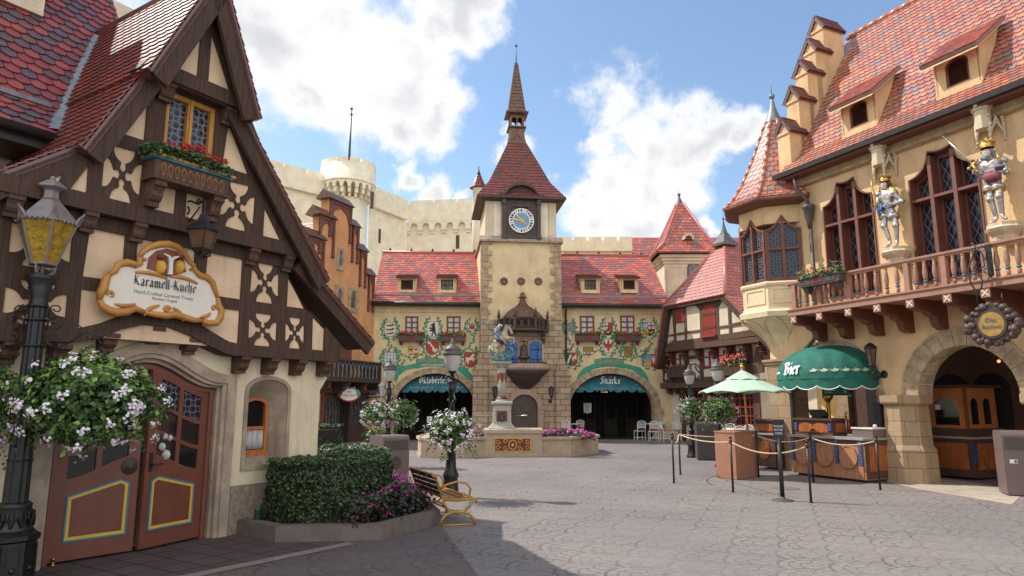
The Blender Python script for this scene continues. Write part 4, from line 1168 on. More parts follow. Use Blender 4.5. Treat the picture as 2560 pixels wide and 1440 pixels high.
# ---- oriel turret
TC = (-3.65,-.437); AP = 1.087
def octo(ap,z,c=TC):
 rc = ap/cos(pi/8)
 return [R.P(c[0] + rc*cos(pi/8 + k*pi/4),z,c[1] + rc*sin(pi/8 + k*pi/4)) for k in range(8)]
def loft(mb,rings,mi=0,cap=True,smooth=False):
 n = len(rings[0]); vs = [v for r in rings for v in r]
 fs = [(i*n + k,i*n + (k + 1) % n,(i + 1)*n + (k + 1) % n,(i + 1)*n + k) for i in range(len(rings) - 1) for k in range(n)]
 # u,o,z is left-handed, so flip
 fs = [f[::-1] for f in fs]
 if cap: fs += [tuple(range(n)),tuple((len(rings) - 1)*n + k for k in range(n))[::-1]]
 mb.add(vs,fs,mi,None,smooth)
b = MB()
loft(b,[octo(.30,2.55),octo(.36,2.9),octo(.48,3.25),octo(.68,3.55),octo(.95,3.80),octo(1.10,3.92),octo(1.20,3.95),octo(1.22,4.08),octo(1.12,4.14),octo(1.11,4.20)])
b.build('turret_corbel',M['plasterT'],hall); b = MB()
loft(b,[octo(AP,4.2),octo(AP,4.86)]); loft(b,[octo(AP + .05,4.78),octo(AP + .07,4.84),octo(AP + .02,4.9)])
b.build('turret_apron',M['plasterT'],hall); b = MB()
loft(b,[octo(AP,6.45),octo(AP,6.98)]); b.build('turret_wall',M['plasterR'],hall)
for k in (0,1,7,2):   # apron panels and wall above the windows
 b = MB(); p,q = octo(AP,0)[(k + 1) % 8],octo(AP,0)[k]
 F = Frame(p,(q - p)); ln = (q - p).length
 b.slab([[(.1,4.30),(ln - .1,4.30),(ln - .1,4.72),(.1,4.72)],[(.15,4.35),(ln - .15,4.35),(ln - .15,4.67),(.15,4.67)]],F,-.02,.022); b.build('apron_panel',M['plasterT'],hall)
b = MB()
for k in (0,1,2):
 for s0 in (0,1):
  pts = []
  for i in range(9):
   t = i/8; ap = [.33,.36,.44,.56,.70,.86,1.0,1.1,1.16][i]; z = [2.6,2.9,3.15,3.38,3.55,3.7,3.81,3.88,3.92][i]
   o8 = octo(ap + .012,z); a,c = o8[k],o8[(k + 1) % 8]; s = t if s0 else 1 - t
   pts.append(a.lerp(c,.12 + .76*s))
  b.tube(pts,.022,0,6)
b.build('corbel_rib',M['plasterT'],hall)
# turret windows on the visible faces
for k in (1,0,2):
 p,q = octo(AP,0)[(k + 1) % 8],octo(AP,0)[k]
 F = Frame(p,(q - p)); ln = (q - p).length; z0,z1,zt = 4.88,6.28,5.75
 n = 8; top = []
 for i in range(n + 1):
  t = 1 - 2*i/n; top.append((ln/2 + t*ln/2,z1 + .40*(1 - abs(t)) ** 2*(1.0) ))
 lp = [(0.0,z0),(ln,z0)] + top
 def tz(u): t = abs(u - ln/2)/(ln/2); return z1 + .40*(1 - t) ** 2
 hs = []
 for a,c in ((.10,ln/2 - .05),(ln/2 + .05,ln - .10)):
  hs.append([(a,z0 + .1),(c,z0 + .1),(c,zt - .04),(a,zt - .04)])
  hs.append([(a,zt + .04),(c,zt + .04)] + [(a + (c - a)*i/4,tz(a + (c - a)*i/4) - .10) for i in (4,3,2,1,0)])
 b = MB(); b.slab([lp] + hs,F,-.10,.0)
 rim = [((x - ln/2)*.90 + ln/2,(z - 5.55)*.955 + 5.55) for x,z in lp]
 b.slab([lp,rim],F,-.08,.035); b.fbox(F,ln/2 - .025,ln/2 + .025,z0,z1 + .3,-.05,.03); b.fbox(F,.03,ln - .03,zt - .025,zt + .02,-.05,.028)
 q_ = b.build('turret_window',M['mahog'],hall)
 for h in hs:
  b = MB(); b.slab([h],F,-.075,-.06)
  cx = (h[0][0] + h[1][0])/2; zz = [z for _,z in h]
  q2 = b.build('pane',M['round_glass_s'],q_)
b = MB(); loft(b,[octo(AP + .02,6.92),octo(AP + .30,6.98),octo(AP + .36,7.02),octo(AP + .38,7.13),octo(AP,7.15)])
b.build('turret_eave',M['brownpaint'],hall)
b = MB()
zs = [(1.47,7.06),(1.20,7.34),(.93,7.82),(.62,8.55),(.20,9.72)]
for (r0,z0),(r1,z1) in zip(zs[:-1],zs[1:]):
 A,B_ = octo(r0,z0),octo(r1,z1)
 for k in range(8):
  roof_face(b,[A[(k + 1) % 8],A[k],B_[k],B_[(k + 1) % 8]],.20,.17,'point',5,.02)
b.build('turret_roof',M['tileR'],hall)
for k in range(8):
 pts = [octo(r,z + .01)[k] for r,z in zs]
 b = MB()
 for i in range(len(pts) - 1):
  n = max(2,int((pts[i + 1] - pts[i]).length/.26))
  for j in range(n):
   b.tube([pts[i].lerp(pts[i + 1],j/n),pts[i].lerp(pts[i + 1],(j + 1)/n)],[.075 - .02*(i/4),.058 - .02*(i/4)],0,7)
 b.build('hip_tiles',M['tileR'][0],hall)
def finial(c,z,h,r,parent,m='lead'):
 b = MB(); b.lathe([(r*1.25,z - .04),(r*1.2,z),(r*.8,z + h*.15),(r*.45,z + h*.3),(r*.25,z + h*.45),(r*.18,z + h*.52)],(c[0],c[1],0),10)
 b.ball((c[0],c[1],z + h*.56),r*.42,0,10); b.tube([(c[0],c[1],z + h*.6),(c[0],c[1],z + h)],[.012,.004])
 return b.build('finial',M[m],parent)
tc3 = R.P(TC[0],0,TC[1]); finial((tc3.x,tc3.y),9.70,1.45,.21,hall)
# ---- downpipe with hopper
b = MB()
b.tube([R.P(-2.36,7.62,.36),R.P(-2.30,7.2,.34),R.P(-2.16,6.9,.14),R.P(-2.14,6.75,.12)],.045,0,8)
b.lathe([(.06,6.15),(.07,6.3),(.12,6.45),(.13,6.62),(.16,6.66),(.17,6.74),(.14,6.76)],R.P(-2.14,0,.14),8)
b.tube([R.P(-2.14,6.2,.12),R.P(-2.14,3.7,.12),R.P(-2.3,3.3,.12),R.P(-3.05,2.6,.20),R.P(-3.08,2.3,.28),R.P(-3.05,2.2,.30),R.P(-3.0,2.0,.25),R.P(-2.99,.1,.25)],.05,0,8)
b.build('downpipe',M['bin_d'],hall)

# ---- balcony
BO = 1.0; bu0,bu1 = -2.13,6.5; dz,rz_ = 3.84,4.64
b = MB()
b.fbox(R,bu0 - .05,bu1,dz - .03,dz + .10,.0,BO + .07); b.fbox(R,bu0 - .08,bu1,dz + .10,dz + .135,.0,BO + .10)
b.build('balcony_floor',M['baluster'],hall)
b = MB()
b.fbox(R,bu0 - .06,bu1,rz_ - .045,rz_ + .0,BO - .06,BO + .07); b.fbox(R,bu0 - .03,bu1,rz_ - .09,rz_ - .045,BO - .03,BO + .045)
b.slab([[(0.0,rz_ - .09),(BO,rz_ - .09),(BO,rz_),(0.0,rz_)]],Frame(R.P(bu0,0,0),(R.n.x,R.n.y)),-.05,.06)
b.build('balcony_rail',M['baluster'],hall)
def u_at(px): return R.uv(px,785 - .17*(px - 1977),BO)[0]
posts = [1990,2052,2126,2273,2366,2470]
bal = [2002,2018,2035,2069,2086.5,2104,2146,2169,2194,2220,2247,2294,2317,2342,2389,2414,2438,2497,2523,2551]
for px in posts:
 u = u_at(px); MB().fbox(R,u - .055,u + .055,dz + .1,rz_ - .05,BO - .055,BO + .05).build('balcony_post',M['baluster'],hall)
u_ext = [u_at(2551) + .22*i for i in range(1,8)]
def baluster(p):
 b = MB(); z = dz + .13; h = rz_ - .09 - z
 pr = [(.036,0),(.036,.17),(.030,.19),(.026,.24)];
 b.lathe([(r,z + t*h) for r,t in pr],p,10)
 b.lathe([(r,z + t*h) for r,t in [(.044,.235),(.048,.26),(.044,.285)]],p,10,1)
 b.lathe([(r,z + t*h) for r,t in [(.027,.28),(.036,.36),(.049,.50),(.047,.62),(.034,.80),(.026,.93)]],p,10)
 b.lathe([(r,z + t*h) for r,t in [(.03,.92),(.035,.95),(.035,1.0)]],p,10,2)
 b.build('baluster',[M['baluster'],M['blue'],M['myellow']],hall)
for px in bal: baluster(R.P(u_at(px),0,BO))
for u in u_ext[:3]: baluster(R.P(u,0,BO))
for o in (.2,.45,.7): baluster(R.P(bu0,0,o))
for px in (1986,2050,2122,2194,2276,2369,2464,2575):
 u = u_at(px); b = MB()
 prof = [(0,dz - .03),(BO + .04,dz - .03),(BO + .04,dz - .21),(BO - .08,dz - .25),(BO - .42,dz - .27),(BO - .46,dz - .33),(BO - .62,dz - .38),(BO - .70,dz - .56),(BO - .86,dz - .62),(0,dz - .62)]
 G = Frame(R.P(u,0,0),(R.n.x,R.n.y))
 b.slab([prof],G,-.085,.085,0)
 q = b.build('balcony_bracket',[M['brownpaint']],hall)
 b = MB(); zc = dz - .12
 b.fbox(R,u - .085,u + .085,zc - .085,zc + .085,BO + .03,BO + .055,0)
 for s in (1,-1): b.slab([[(u - .055,zc - .055*s + .012),(u - .055,zc - .055*s - .012),(u + .055,zc + .055*s - .012),(u + .055,zc + .055*s + .012)]],R,BO + .05,BO + .062 + .002*s,1)
 b.build('bracket_rosette',[M['terra'],M['sign_white']],q)

 # ---- arcade interior
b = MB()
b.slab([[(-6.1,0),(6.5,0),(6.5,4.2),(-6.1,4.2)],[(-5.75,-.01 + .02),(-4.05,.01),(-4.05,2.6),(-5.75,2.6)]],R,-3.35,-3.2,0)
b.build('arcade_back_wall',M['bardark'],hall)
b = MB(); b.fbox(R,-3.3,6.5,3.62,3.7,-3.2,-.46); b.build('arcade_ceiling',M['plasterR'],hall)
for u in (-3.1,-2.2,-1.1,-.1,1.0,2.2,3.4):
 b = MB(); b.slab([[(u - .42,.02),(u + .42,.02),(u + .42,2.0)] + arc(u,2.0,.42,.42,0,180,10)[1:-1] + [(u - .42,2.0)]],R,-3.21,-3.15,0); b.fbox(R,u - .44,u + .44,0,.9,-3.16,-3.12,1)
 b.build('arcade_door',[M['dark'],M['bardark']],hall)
b = MB(); b.fbox(R,-9.4,-5.5,0,4.5,-7.2,-7.0); b.fbox(R,-9.4,-8.55,0,4.5,-7.0,-6.9,1); b.build('courtyard_wall',[M['courtyard'],M['plasterH']],hall)
b = MB(); b.fbox(R,-4.45,-4.05,0,2.6,-3.2,-3.05); b.build('inner_pier',M['ashlarR'],hall)
b = MB(); b.fbox(R,-6.4,-5.72,0,3.0,-3.2,-2.9); b.build('inner_pier',M['bardark'],hall)

ak = [ground_pt(2213,1204),ground_pt(2300,1224),ground_pt(2530,1262),ground_pt(2560,1232),ground_pt(2440,1207),ground_pt(2330,1193)]
strip('arcade_kerb',[ak[0],ak[1],ak[2],ak[3],ak[4],ak[5]],.004,mat('arcade_kerb',(.40,.34,.27,1),.8,var=.12,scale=3,bump=.25,stain=(.2,.16,.12,.5)))

# ================================================================== CENTRE
C0 = Frame((0,33),(1,.07))
def ray_z(px,py,z):
 r = ray(px,py); t = (z - EYE)/r.z; return Vector((r.x*t,r.y*t,z))
def sheet(mb,F,loop,ofn,th,mi=0):
 """cloth polygon whose offset from the frame varies with height"""
 lp = loop if area2(loop) > 0 else loop[::-1]; n = len(lp)
 tris = geometry.tessellate_polygon([[Vector((u,z,0)) for u,z in lp]])
 vs = [F.P(u,z,ofn(u,z) + th) for u,z in lp] + [F.P(u,z,ofn(u,z)) for u,z in lp]
 fs = []
 for t in tris:
  t = tuple(t) if area2([lp[i] for i in t]) > 0 else tuple(t)[::-1]
  fs += [t,tuple(n + i for i in t[::-1])]
 fs += [(i,n + i,n + (i + 1) % n,(i + 1) % n) for i in range(n)]
 mb.add(vs,fs,mi)
def small_window(F,u0,u1,z0,z1,o,parent,nx=2,rows=(.36,.68),fm='brownpaint',gm='panes',nm='window',fw=.07):
 hs = []; w = (u1 - u0 - fw*(nx + 1))/nx; zz = [z0 + fw] + [z0 + (z1 - z0)*r for r in rows] + [z1 - fw + .0]
 for i in range(nx):
  a = u0 + fw + i*(w + fw)
  for j in range(len(zz) - 1): hs.append([(a,zz[j] + (.025 if j else 0)),(a + w,zz[j] + (.025 if j else 0)),(a + w,zz[j + 1] - (.025 if j < len(zz) - 2 else 0)),(a,zz[j + 1] - (.025 if j < len(zz) - 2 else 0))])
 b = MB(); b.slab([[(u0,z0),(u1,z0),(u1,z1),(u0,z1)]] + hs,F,o - .03,o + .05)
 q = b.build(nm,M[fm],parent)
 MB().fbox(F,u0 + .02,u1 - .02,z0 + .02,z1 - .02,o - .02,o + .005).build('pane',M[gm],q)
 return q
def geranium_box(F,u0,u1,z0,z1,o,label,cat='flower box',m='brownpaint',fl='petal_r',nfl=60,lsz=.07,leafh=.16,depth=.28,group=None,nl=500,psz=.022,brackets=True,slats=False):
 uc = (u0 + u1)/2; p = F.P(uc,z0,o)
 t = thing('window_box',label,cat,p,0,group)
 b = MB(); b.fbox(F,u0,u1,z0,z1,o,o + depth); b.fbox(F,u0 - .02,u1 + .02,z1 - .03,z1,o,o + depth + .02,1)
 if slats:
  n = int((u1 - u0)/.07)
  for i in range(n): b.fbox(F,u0 + i*(u1 - u0)/n + .01,u0 + (i + 1)*(u1 - u0)/n - .01,z0 + .02,z1 - .04,o + depth - .01,o + depth + .02)
 for s in (0,1,2) if not slats else ():
  a = u0 + .05 + s*(u1 - u0 - .1)/3; c = a + (u1 - u0 - .1)/3 - .05
  b.fbox(F,a,c,z0 + .04,z1 - .06,o + depth - .01,o + depth + .012,2 if s == 1 else 3)
 b.build('trough',[M[m],M['timber2'],M['maroon'],M['bin_d']],t)
 if brackets:
  for u in (u0 + .12,u1 - .12):
   b = MB(); corbel(b,F,u,z0,.13,depth*.8,.16,o); b.build('bracket',M[m],t)
 rnd = random.Random(int(abs(p.x*100 + p.z*7)))
 lf,fb = MB(),MB()
 def fn(r):
  u = r.uniform(u0 - .03,u1 + .03); h = abs(r.gauss(0,.5))*leafh; return F.P(u,z1 + h - .02,o + r.uniform(.02,depth + .06) ),Vector((0,0,.4)) + F.n
 leaves(lf,fn,nl,lsz,(3,5,1),rnd)
 lf.build('leaves',[M['leaf1'],M['leaf2'],M['leaf3']],t)
 for _ in range(nfl):
  u = rnd.uniform(u0,u1); q = F.P(u,z1 + rnd.uniform(.2,1.1)*leafh,o + rnd.uniform(.1,depth + .06))
  blossom(fb,q,Vector((0,0,.6)) + F.n,psz*1.9,7,rnd,(1,),psz)
 fb.build('blossoms',M[fl],t)
 return t

 # ---------------- heraldic wall paintings
def shield_pts(u0,u1,z0,z1,n=6):
 w,h = u1 - u0,z1 - z0; pts = [(u0,z1),(u0,z0 + h*.42)]
 for i in range(1,n): t = i/n; pts.append((u0 + w/2*(1 - cos(t*pi/2)),z0 + h*.42*(1 - sin(t*pi/2))))
 pts.append(((u0 + u1)/2,z0))
 for i in range(n - 1,0,-1): t = i/n; pts.append((u1 - w/2*(1 - cos(t*pi/2)),z0 + h*.42*(1 - sin(t*pi/2))))
 return pts + [(u1,z0 + h*.42),(u1,z1)]
LION = [(.05,.5),(.12,.62),(.30,.6),(.5,.62),(.66,.66),(.72,.82),(.84,.86),(.95,.74),(.9,.62),(.82,.56),(.86,.42),(.96,.34),(.84,.28),(.74,.40),(.6,.36),(.62,.22),(.5,.18),(.46,.36),(.3,.36),(.28,.2),(.16,.18),(.18,.38),(.1,.44),(.02,.8),(-.02,.82),(.0,.55)]
BEAR = [(.3,.02),(.5,.0),(.5,.16),(.56,.3),(.66,.14),(.84,.02),(.9,.1),(.8,.24),(.8,.44),(.74,.64),(.7,.78),(.74,.9),(.64,.99),(.5,.97),(.36,.88),(.2,.84),(.22,.78),(.42,.74),(.4,.64),(.18,.66),(.08,.6),(.14,.54),(.42,.5),(.14,.44),(.1,.36),(.2,.34),(.44,.36),(.4,.18)]
HORSE = [(.02,.55),(.12,.72),(.2,.62),(.34,.66),(.52,.7),(.6,.84),(.7,.96),(.8,.98),(.95,.86),(.92,.78),(.8,.8),(.78,.68),(.82,.56),(.98,.6),(1.0,.46),(.93,.44),(.92,.52),(.8,.48),(.88,.34),(.8,.28),(.7,.42),(.52,.42),(.36,.36),(.38,.2),(.28,.04),(.2,.04),(.28,.2),(.2,.34),(.1,.26),(.06,.08),(.0,.1),(.06,.34),(.14,.48),(.1,.58)]
EAGLE = [(.5,.02),(.58,.18),(.7,.1),(.62,.3),(.66,.42),(.8,.24),(.84,.4),(.94,.36),(.94,.52),(1.0,.6),(1.0,.9),(.92,.96),(.86,.8),(.74,.66),(.62,.7),(.6,.84),(.66,.9),(.54,.98),(.42,.94),(.4,.8),(.38,.7),(.26,.66),(.14,.8),(.08,.96),(0,.9),(0,.6),(.06,.52),(.06,.36),(.16,.4),(.2,.24),(.34,.42),(.38,.3),(.3,.1),(.42,.18)]
KEY = [(.46,.0),(.54,.0),(.54,.56),(.66,.62),(.72,.76),(.66,.9),(.5,.97),(.34,.9),(.28,.76),(.34,.62),(.46,.56),(.46,.24),(.3,.24),(.3,.06),(.46,.06)]
CASTLE = [(.1,.1),(.9,.1),(.9,.7),(.98,.7),(.98,.9),(.74,.9),(.74,.7),(.66,.7),(.66,.55),(.6,.55),(.6,.8),(.66,.8),(.66,1.0),(.34,1.0),(.34,.8),(.4,.8),(.4,.55),(.34,.55),(.34,.7),(.26,.7),(.26,.9),(.02,.9),(.02,.7),(.1,.7)]
MUR = ['mred','mwhite','myellow','mblue','mblack','green','green_d','mpink']
mR,mW,mY,mB,mK,mG,mGd,mP = range(8)
def emb(mb,F,sil,u0,u1,z0,z1,o,mi,flip=False):
 mb.slab([[((u1 - x*(u1 - u0)) if flip else (u0 + x*(u1 - u0)),z0 + y*(z1 - z0)) for x,y in sil]],F,o - .003,o + .003,mi,back=False)
def shield(F,box,base,charges,parent,outline=True):
 (x0,y0,x1,y1) = box; u0,z1 = F.uv(x0,y0,.02); u1,z0 = F.uv(x1,y1,.02); mb = MB(); sp = shield_pts(u0,u1,z0,z1)
 uc,zc = (u0 + u1)/2,(z0 + z1)/2
 if outline: mb.slab([[((u - uc)*1.07 + uc,(z - zc)*1.06 + zc) for u,z in sp]],F,.001,.006,mK)
 mb.slab([sp],F,.004,.010,base)
 w,h = u1 - u0,z1 - z0
 for kind,a,mi in charges:
  if kind == 'rect': p = [(u0 + a[0]*w,z0 + a[1]*h),(u0 + a[2]*w,z0 + a[1]*h),(u0 + a[2]*w,z0 + a[3]*h),(u0 + a[0]*w,z0 + a[3]*h)];
  elif kind == 'poly': p = [(u0 + x*w,z0 + y*h) for x,y in a]
  else: p = None
  if p is not None:
   if area2(p) < 0: p = p[::-1]
   q = sp if area2(sp) > 0 else sp[::-1]
   p = clip_poly(p,q)
   if len(p) >= 3: mb.slab([p],F,.008,.0145,mi,back=False)
  else: emb(mb,F,kind,u0 + a[0]*w,u0 + a[2]*w,z0 + a[1]*h,z0 + a[3]*h,.0165,mi,len(a) > 4)
 return mb.build('painted_shield',[M[k] for k in MUR],parent)
def vine(mb,F,pts,rnd,o=.012,w=.024,leaf=.12,gap=.10):
 P = [F.uv(*p,.02) for p in pts]
 # smooth polyline
 q = []
 for i in range(len(P) - 1):
  p0,p1,p2,p3 = P[max(i - 1,0)],P[i],P[i + 1],P[min(i + 2,len(P) - 1)]
  for k in range(6):
   t = k/6; q.append(tuple(.5*((2*p1[c]) + (-p0[c] + p2[c])*t + (2*p0[c] - 5*p1[c] + 4*p2[c] - p3[c])*t*t + (-p0[c] + 3*p1[c] - 3*p2[c] + p3[c])*t ** 3) for c in (0,1)))
 q.append(P[-1]); acc = 0; side = 1
 for a,c in zip(q[:-1],q[1:]):
  d = Vector((c[0] - a[0],c[1] - a[1])); l = d.length
  if l < 1e-5: continue
  d /= l; nr = Vector((-d.y,d.x)); e = w*.5
  mb.add([F.P(a[0] - nr.x*e,a[1] - nr.y*e,o),F.P(c[0] - nr.x*e,c[1] - nr.y*e,o),F.P(c[0] + nr.x*e,c[1] + nr.y*e,o),F.P(a[0] + nr.x*e,a[1] + nr.y*e,o)],[(0,1,2,3)],mGd)
  acc += l
  if acc > gap:
   acc = 0; side = -side
   for k in range(3):
    an = atan2(d.y,d.x) + side*(.5 + k*.55) + rnd.uniform(-.3,.3); s = leaf*rnd.uniform(.8,1.3)*(1 - .15*k)
    t = Vector((cos(an),sin(an))); b_ = Vector((-t.y,t.x))
    pt = [(0,0),(.25,-.2),(.5,-.12),(.62,-.28),(.8,-.12),(1.05,0),(.8,.12),(.62,.28),(.5,.12),(.25,.2)]
    mb.add([F.P(a[0] + (t.x*x + b_.x*y)*s,a[1] + (t.y*x + b_.y*y)*s,o + .002 + .0008*k) for x,y in pt],[tuple(range(10))],mG if rnd.random() < .75 else mGd)
def wreath(mb,F,box,rnd,sides=(1,1),grow=7):
 x0,y0,x1,y1 = box; xc = (x0 + x1)/2
 for s,on in ((-1,sides[0]),(1,sides[1])):
  if on:
   xe = (x0 - 4) if s < 0 else (x1 + 4)
   vine(mb,F,[(xc + s*3,y1 + 8),(xe - s*3,y1 + 1),(xe + s*4,(y0 + y1)/2),(xe - s*1,y0 + 1),(xe - s*6,y0 - 9)],rnd,gap=.080,leaf=.135)

def banner(F,xs,parent,txt1,txt2):
 """green painted ribbon: tails and a raised centre panel"""
 b = MB(); xa,xb,xc_,xd,y0,y1 = xs
 def rib(pts,mi,o): b.slab([[F.uv(x,y,.02) for x,y in pts]],F,o - .005,o + .002,mi,back=False)
 rib([(xb + 4,y0 + 14),(xa + 8,y0 + 26),(xa - 6,y1 + 18),(xa - 14,y1 + 40),(xa - 2,y1 + 31),(xa + 6,y1 + 38),(xa + 12,y1 + 22),(xa + 30,y1 + 8),(xb + 4,y1 + 2)],mG,.014)
 rib([(xc_ - 4,y0 + 14),(xd - 8,y0 + 26),(xd + 6,y1 + 18),(xd + 14,y1 + 40),(xd + 2,y1 + 31),(xd - 6,y1 + 38),(xd - 12,y1 + 22),(xd - 30,y1 + 8),(xc_ - 4,y1 + 2)],mG,.0145)
 n = 10; cu = lambda x: -5*sin(pi*(x - xb)/(xc_ - xb))
 top = [(xb + (xc_ - xb)*i/n,y0 + cu(xb + (xc_ - xb)*i/n) + 6) for i in range(n + 1)]; bot = [(x,y1 + cu(x) + 4) for x,_ in top]
 rib(top + bot[::-1],mGd,.020)
 rib([(x,y + 1.2) for x,y in top] + [(x,y - 1.2) for x,y in bot[::-1]],mG,.023)
 q = b.build('painted_banner',[M[k] for k in MUR],parent)
 t = MB(); uc,zc = F.uv((xb + xc_)/2,(y0 + y1)/2 - (3 if txt2 else 0),.02)
 text_mb(t,txt1,.24 if txt2 else .25,F,uc,zc,.027,0,.002,squeeze=1.0)
 if txt2:
  uc,zc = F.uv((xb + xc_)/2 + 2,y1 - 3.5,.02); text_mb(t,txt2,.17,F,uc,zc,.027,1,.002)
 t.build('lettering',[M['mpink'],M['mwhite']],q)

 # ---------------- the two wings
WZ = 1.45
def wing(name,label,u0,u1,arch,boxw,dorm,lab):
 uc,hw,apx = arch
 t = thing(name,label,'building',C0.P((u0 + u1)/2,0,0))
 b = MB()
 b.slab([[(u0,0),(uc - hw,0),(uc - hw,WZ)] + arc(uc,WZ,hw,apx - WZ,180,0,28)[1:-1] + [(uc + hw,WZ),(uc + hw,0),(u1,0),(u1,6.5),(u0,6.5)]],C0,-.5,0)
 b.build('wall',M['plasterC'],t)
 b = MB(); n = 17
 for i in range(n):
  a0,a1 = 180*i/n + .35,180*(i + 1)/n - .35; p = arc(uc,WZ,hw - .004,apx - WZ - .004,a0,a1,3) + arc(uc,WZ,hw + .34,apx - WZ + .27,a1,a0,3)
  b.slab([p],C0,-.52,.05 + .012*((i*7) % 3))
 for s in (-1,1):
  for j in range(4):
   a = uc + s*(hw - .004); c = uc + s*(hw + .36 + .08*(j % 2)); b.slab([[(a,j*.36 + .008),(c,j*.36 + .008),(c,j*.36 + .352),(a,j*.36 + .352)]],C0,-.52,.05 + .01*(j % 2))
 b.build('stone_arch',M['vouss'],t)
 b = MB(); b.fbox(C0,u0,u1,6.02,6.45,-.1,.045); b.fbox(C0,u0,u1,6.30,6.36,-.1,.08)
 pan = [(u0 + .12,u0 + 1.45),(uc - .75,uc + .65),(u1 - 1.45,u1 - .12)]
 b.build('frieze',M['plasterC'],t)
 b = MB()
 for a,c in pan: b.slab([[(a,5.9),(a,3.9),(a + .03,3.9),(a + .03,5.86),(c - .03,5.86),(c - .03,3.9),(c,3.9),(c,5.9),(c - .2,6.0),(a + .2,6.0)]],C0,-.01,.008)
 b.build('panel_moulding',M['plasterC'],t)
 # roof
 kz = C0.uv(1050,738,-.05)[1]
 b = MB()
 roof_face(b,[C0.P(u0,6.47,.42),C0.P(u1,6.47,.42),C0.P(u1,kz,-.05),C0.P(u0,kz,-.05)],.26,.17,'flat',5,.03,jit=.16)
 roof_face(b,[C0.P(u0,kz,-.05),C0.P(u1,kz,-.05),C0.P(u1,9.66,-3.2),C0.P(u0,9.66,-3.2)],.26,.20,'flat',5,.024,jit=.16)
 b.build('roof',M['tileC'],t)
 b = MB(); b.fbox(C0,u0,u1,kz - .02,kz + .06,-.10,.02); b.build('flashing',M['lead'],t)
 b = MB(); b.tube([C0.P(u0,6.40,.46),C0.P(u1,6.40,.46)],.085,0,8); b.fbox(C0,u0,u1,6.30,6.42,-.05,.42); b.build('gutter',M['gutter'],t)
 b = MB(); b.tube([C0.P(u0,9.68,-3.2),C0.P(u1,9.68,-3.2)],.09,0,8)
 b.build('ridge_tiles',M['tileC'][2],t)
 b = MB(); b.fbox(C0,u0,u1,0,9.55,-3.6,-3.3); b.build('rear_wall',M['plasterC'],t)
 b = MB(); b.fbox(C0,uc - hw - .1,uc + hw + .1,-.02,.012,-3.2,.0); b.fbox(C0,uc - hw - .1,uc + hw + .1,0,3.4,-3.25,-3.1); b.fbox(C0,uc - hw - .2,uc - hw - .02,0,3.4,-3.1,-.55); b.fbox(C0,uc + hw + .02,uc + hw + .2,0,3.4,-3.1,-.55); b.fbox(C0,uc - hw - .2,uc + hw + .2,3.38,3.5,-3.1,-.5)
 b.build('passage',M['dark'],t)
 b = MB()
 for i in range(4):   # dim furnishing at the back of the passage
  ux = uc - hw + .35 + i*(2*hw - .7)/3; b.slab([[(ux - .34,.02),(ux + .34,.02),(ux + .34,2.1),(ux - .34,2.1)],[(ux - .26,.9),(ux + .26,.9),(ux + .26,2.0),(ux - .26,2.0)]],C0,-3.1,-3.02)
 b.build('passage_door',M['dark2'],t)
 b = MB(); pu = u1 - .10 if u1 < 0 else u0 + .42; b.tube([C0.P(pu,6.3,.40),C0.P(pu,6.1,.12),C0.P(pu,3.3,.10),C0.P(pu,2.95,.2)],.045,0,7); b.build('downpipe',M['gutter'],t)
 for i in range(5): b = MB(); b.lathe([(.05,9.74),(.07,9.82),(.02,9.9),(.0,9.98)],C0.P(u0 + .4 + i*(u1 - u0 - .8)/4,0,-3.2),6); b.build('ridge_knob',M['gutter'],t)
 for (x0,y0,x1,y1,kind) in dorm:
  ua,zb = C0.uv(x0,y1,-.25); ub,zt = C0.uv(x1,y0,-.25); um = (ua + ub)/2
  b = MB(); wo = (um - .30,um + .30,zb + .13,zt - .15)
  b.slab([[(ua,zb),(ub,zb),(ub,zt),(ua,zt)],[(wo[0],wo[2]),(wo[1],wo[2]),(wo[1],wo[3]),(wo[0],wo[3])]],C0,-.50,-.25)
  b.fbox(C0,ua - .02,ub + .02,zb - .05,zb + .03,-.4,-.20); b.fbox(C0,ua,ua + .12,zt - .18,zt,-.3,-.18); b.fbox(C0,ub - .12,ub,zt - .18,zt,-.3,-.18)
  for uu in (ua,ub):
   G = Frame(C0.P(uu,0,0),(-C0.n.x,-C0.n.y)); b.slab([[(.25,zb),(1.3,zb + .9),(1.3,zt + .3),(.25,zt)]],G,-.04,.04)
  q = b.build('dormer',M['plasterC'],t)
  if kind: small_window(C0,*wo,-.36,q,3,(.5,),'timber2','panes','dormer_window',.05)
  else:
   b = MB(); b.slab([[(wo[0],wo[2]),(wo[1],wo[2]),(wo[1],wo[3]),(wo[0],wo[3])],[(wo[0] + .06,wo[2] + .06),(wo[1] - .06,wo[2] + .06),(wo[1] - .06,wo[3] - .06),(wo[0] + .06,wo[3] - .06)]],C0,-.42,-.30)
   for i in range(7): b.add([C0.P(wo[0] + .05,wo[2] + .06 + i*.055,-.33),C0.P(wo[1] - .05,wo[2] + .06 + i*.055,-.33),C0.P(wo[1] - .05,wo[2] + .12 + i*.055,-.40),C0.P(wo[0] + .05,wo[2] + .12 + i*.055,-.40)],[(0,1,2,3)])
   b.build('louvre',M['timber2'],q)
  b = MB(); roof_face(b,[C0.P(ua - .12,zt - .02,-.05),C0.P(ub + .12,zt - .02,-.05),C0.P(ub + .12,zt + .30,-1.35),C0.P(ua - .12,zt + .30,-1.35)],.2,.16,'flat',5,.02)
  b.build('dormer_roof',M['tileT'],q)
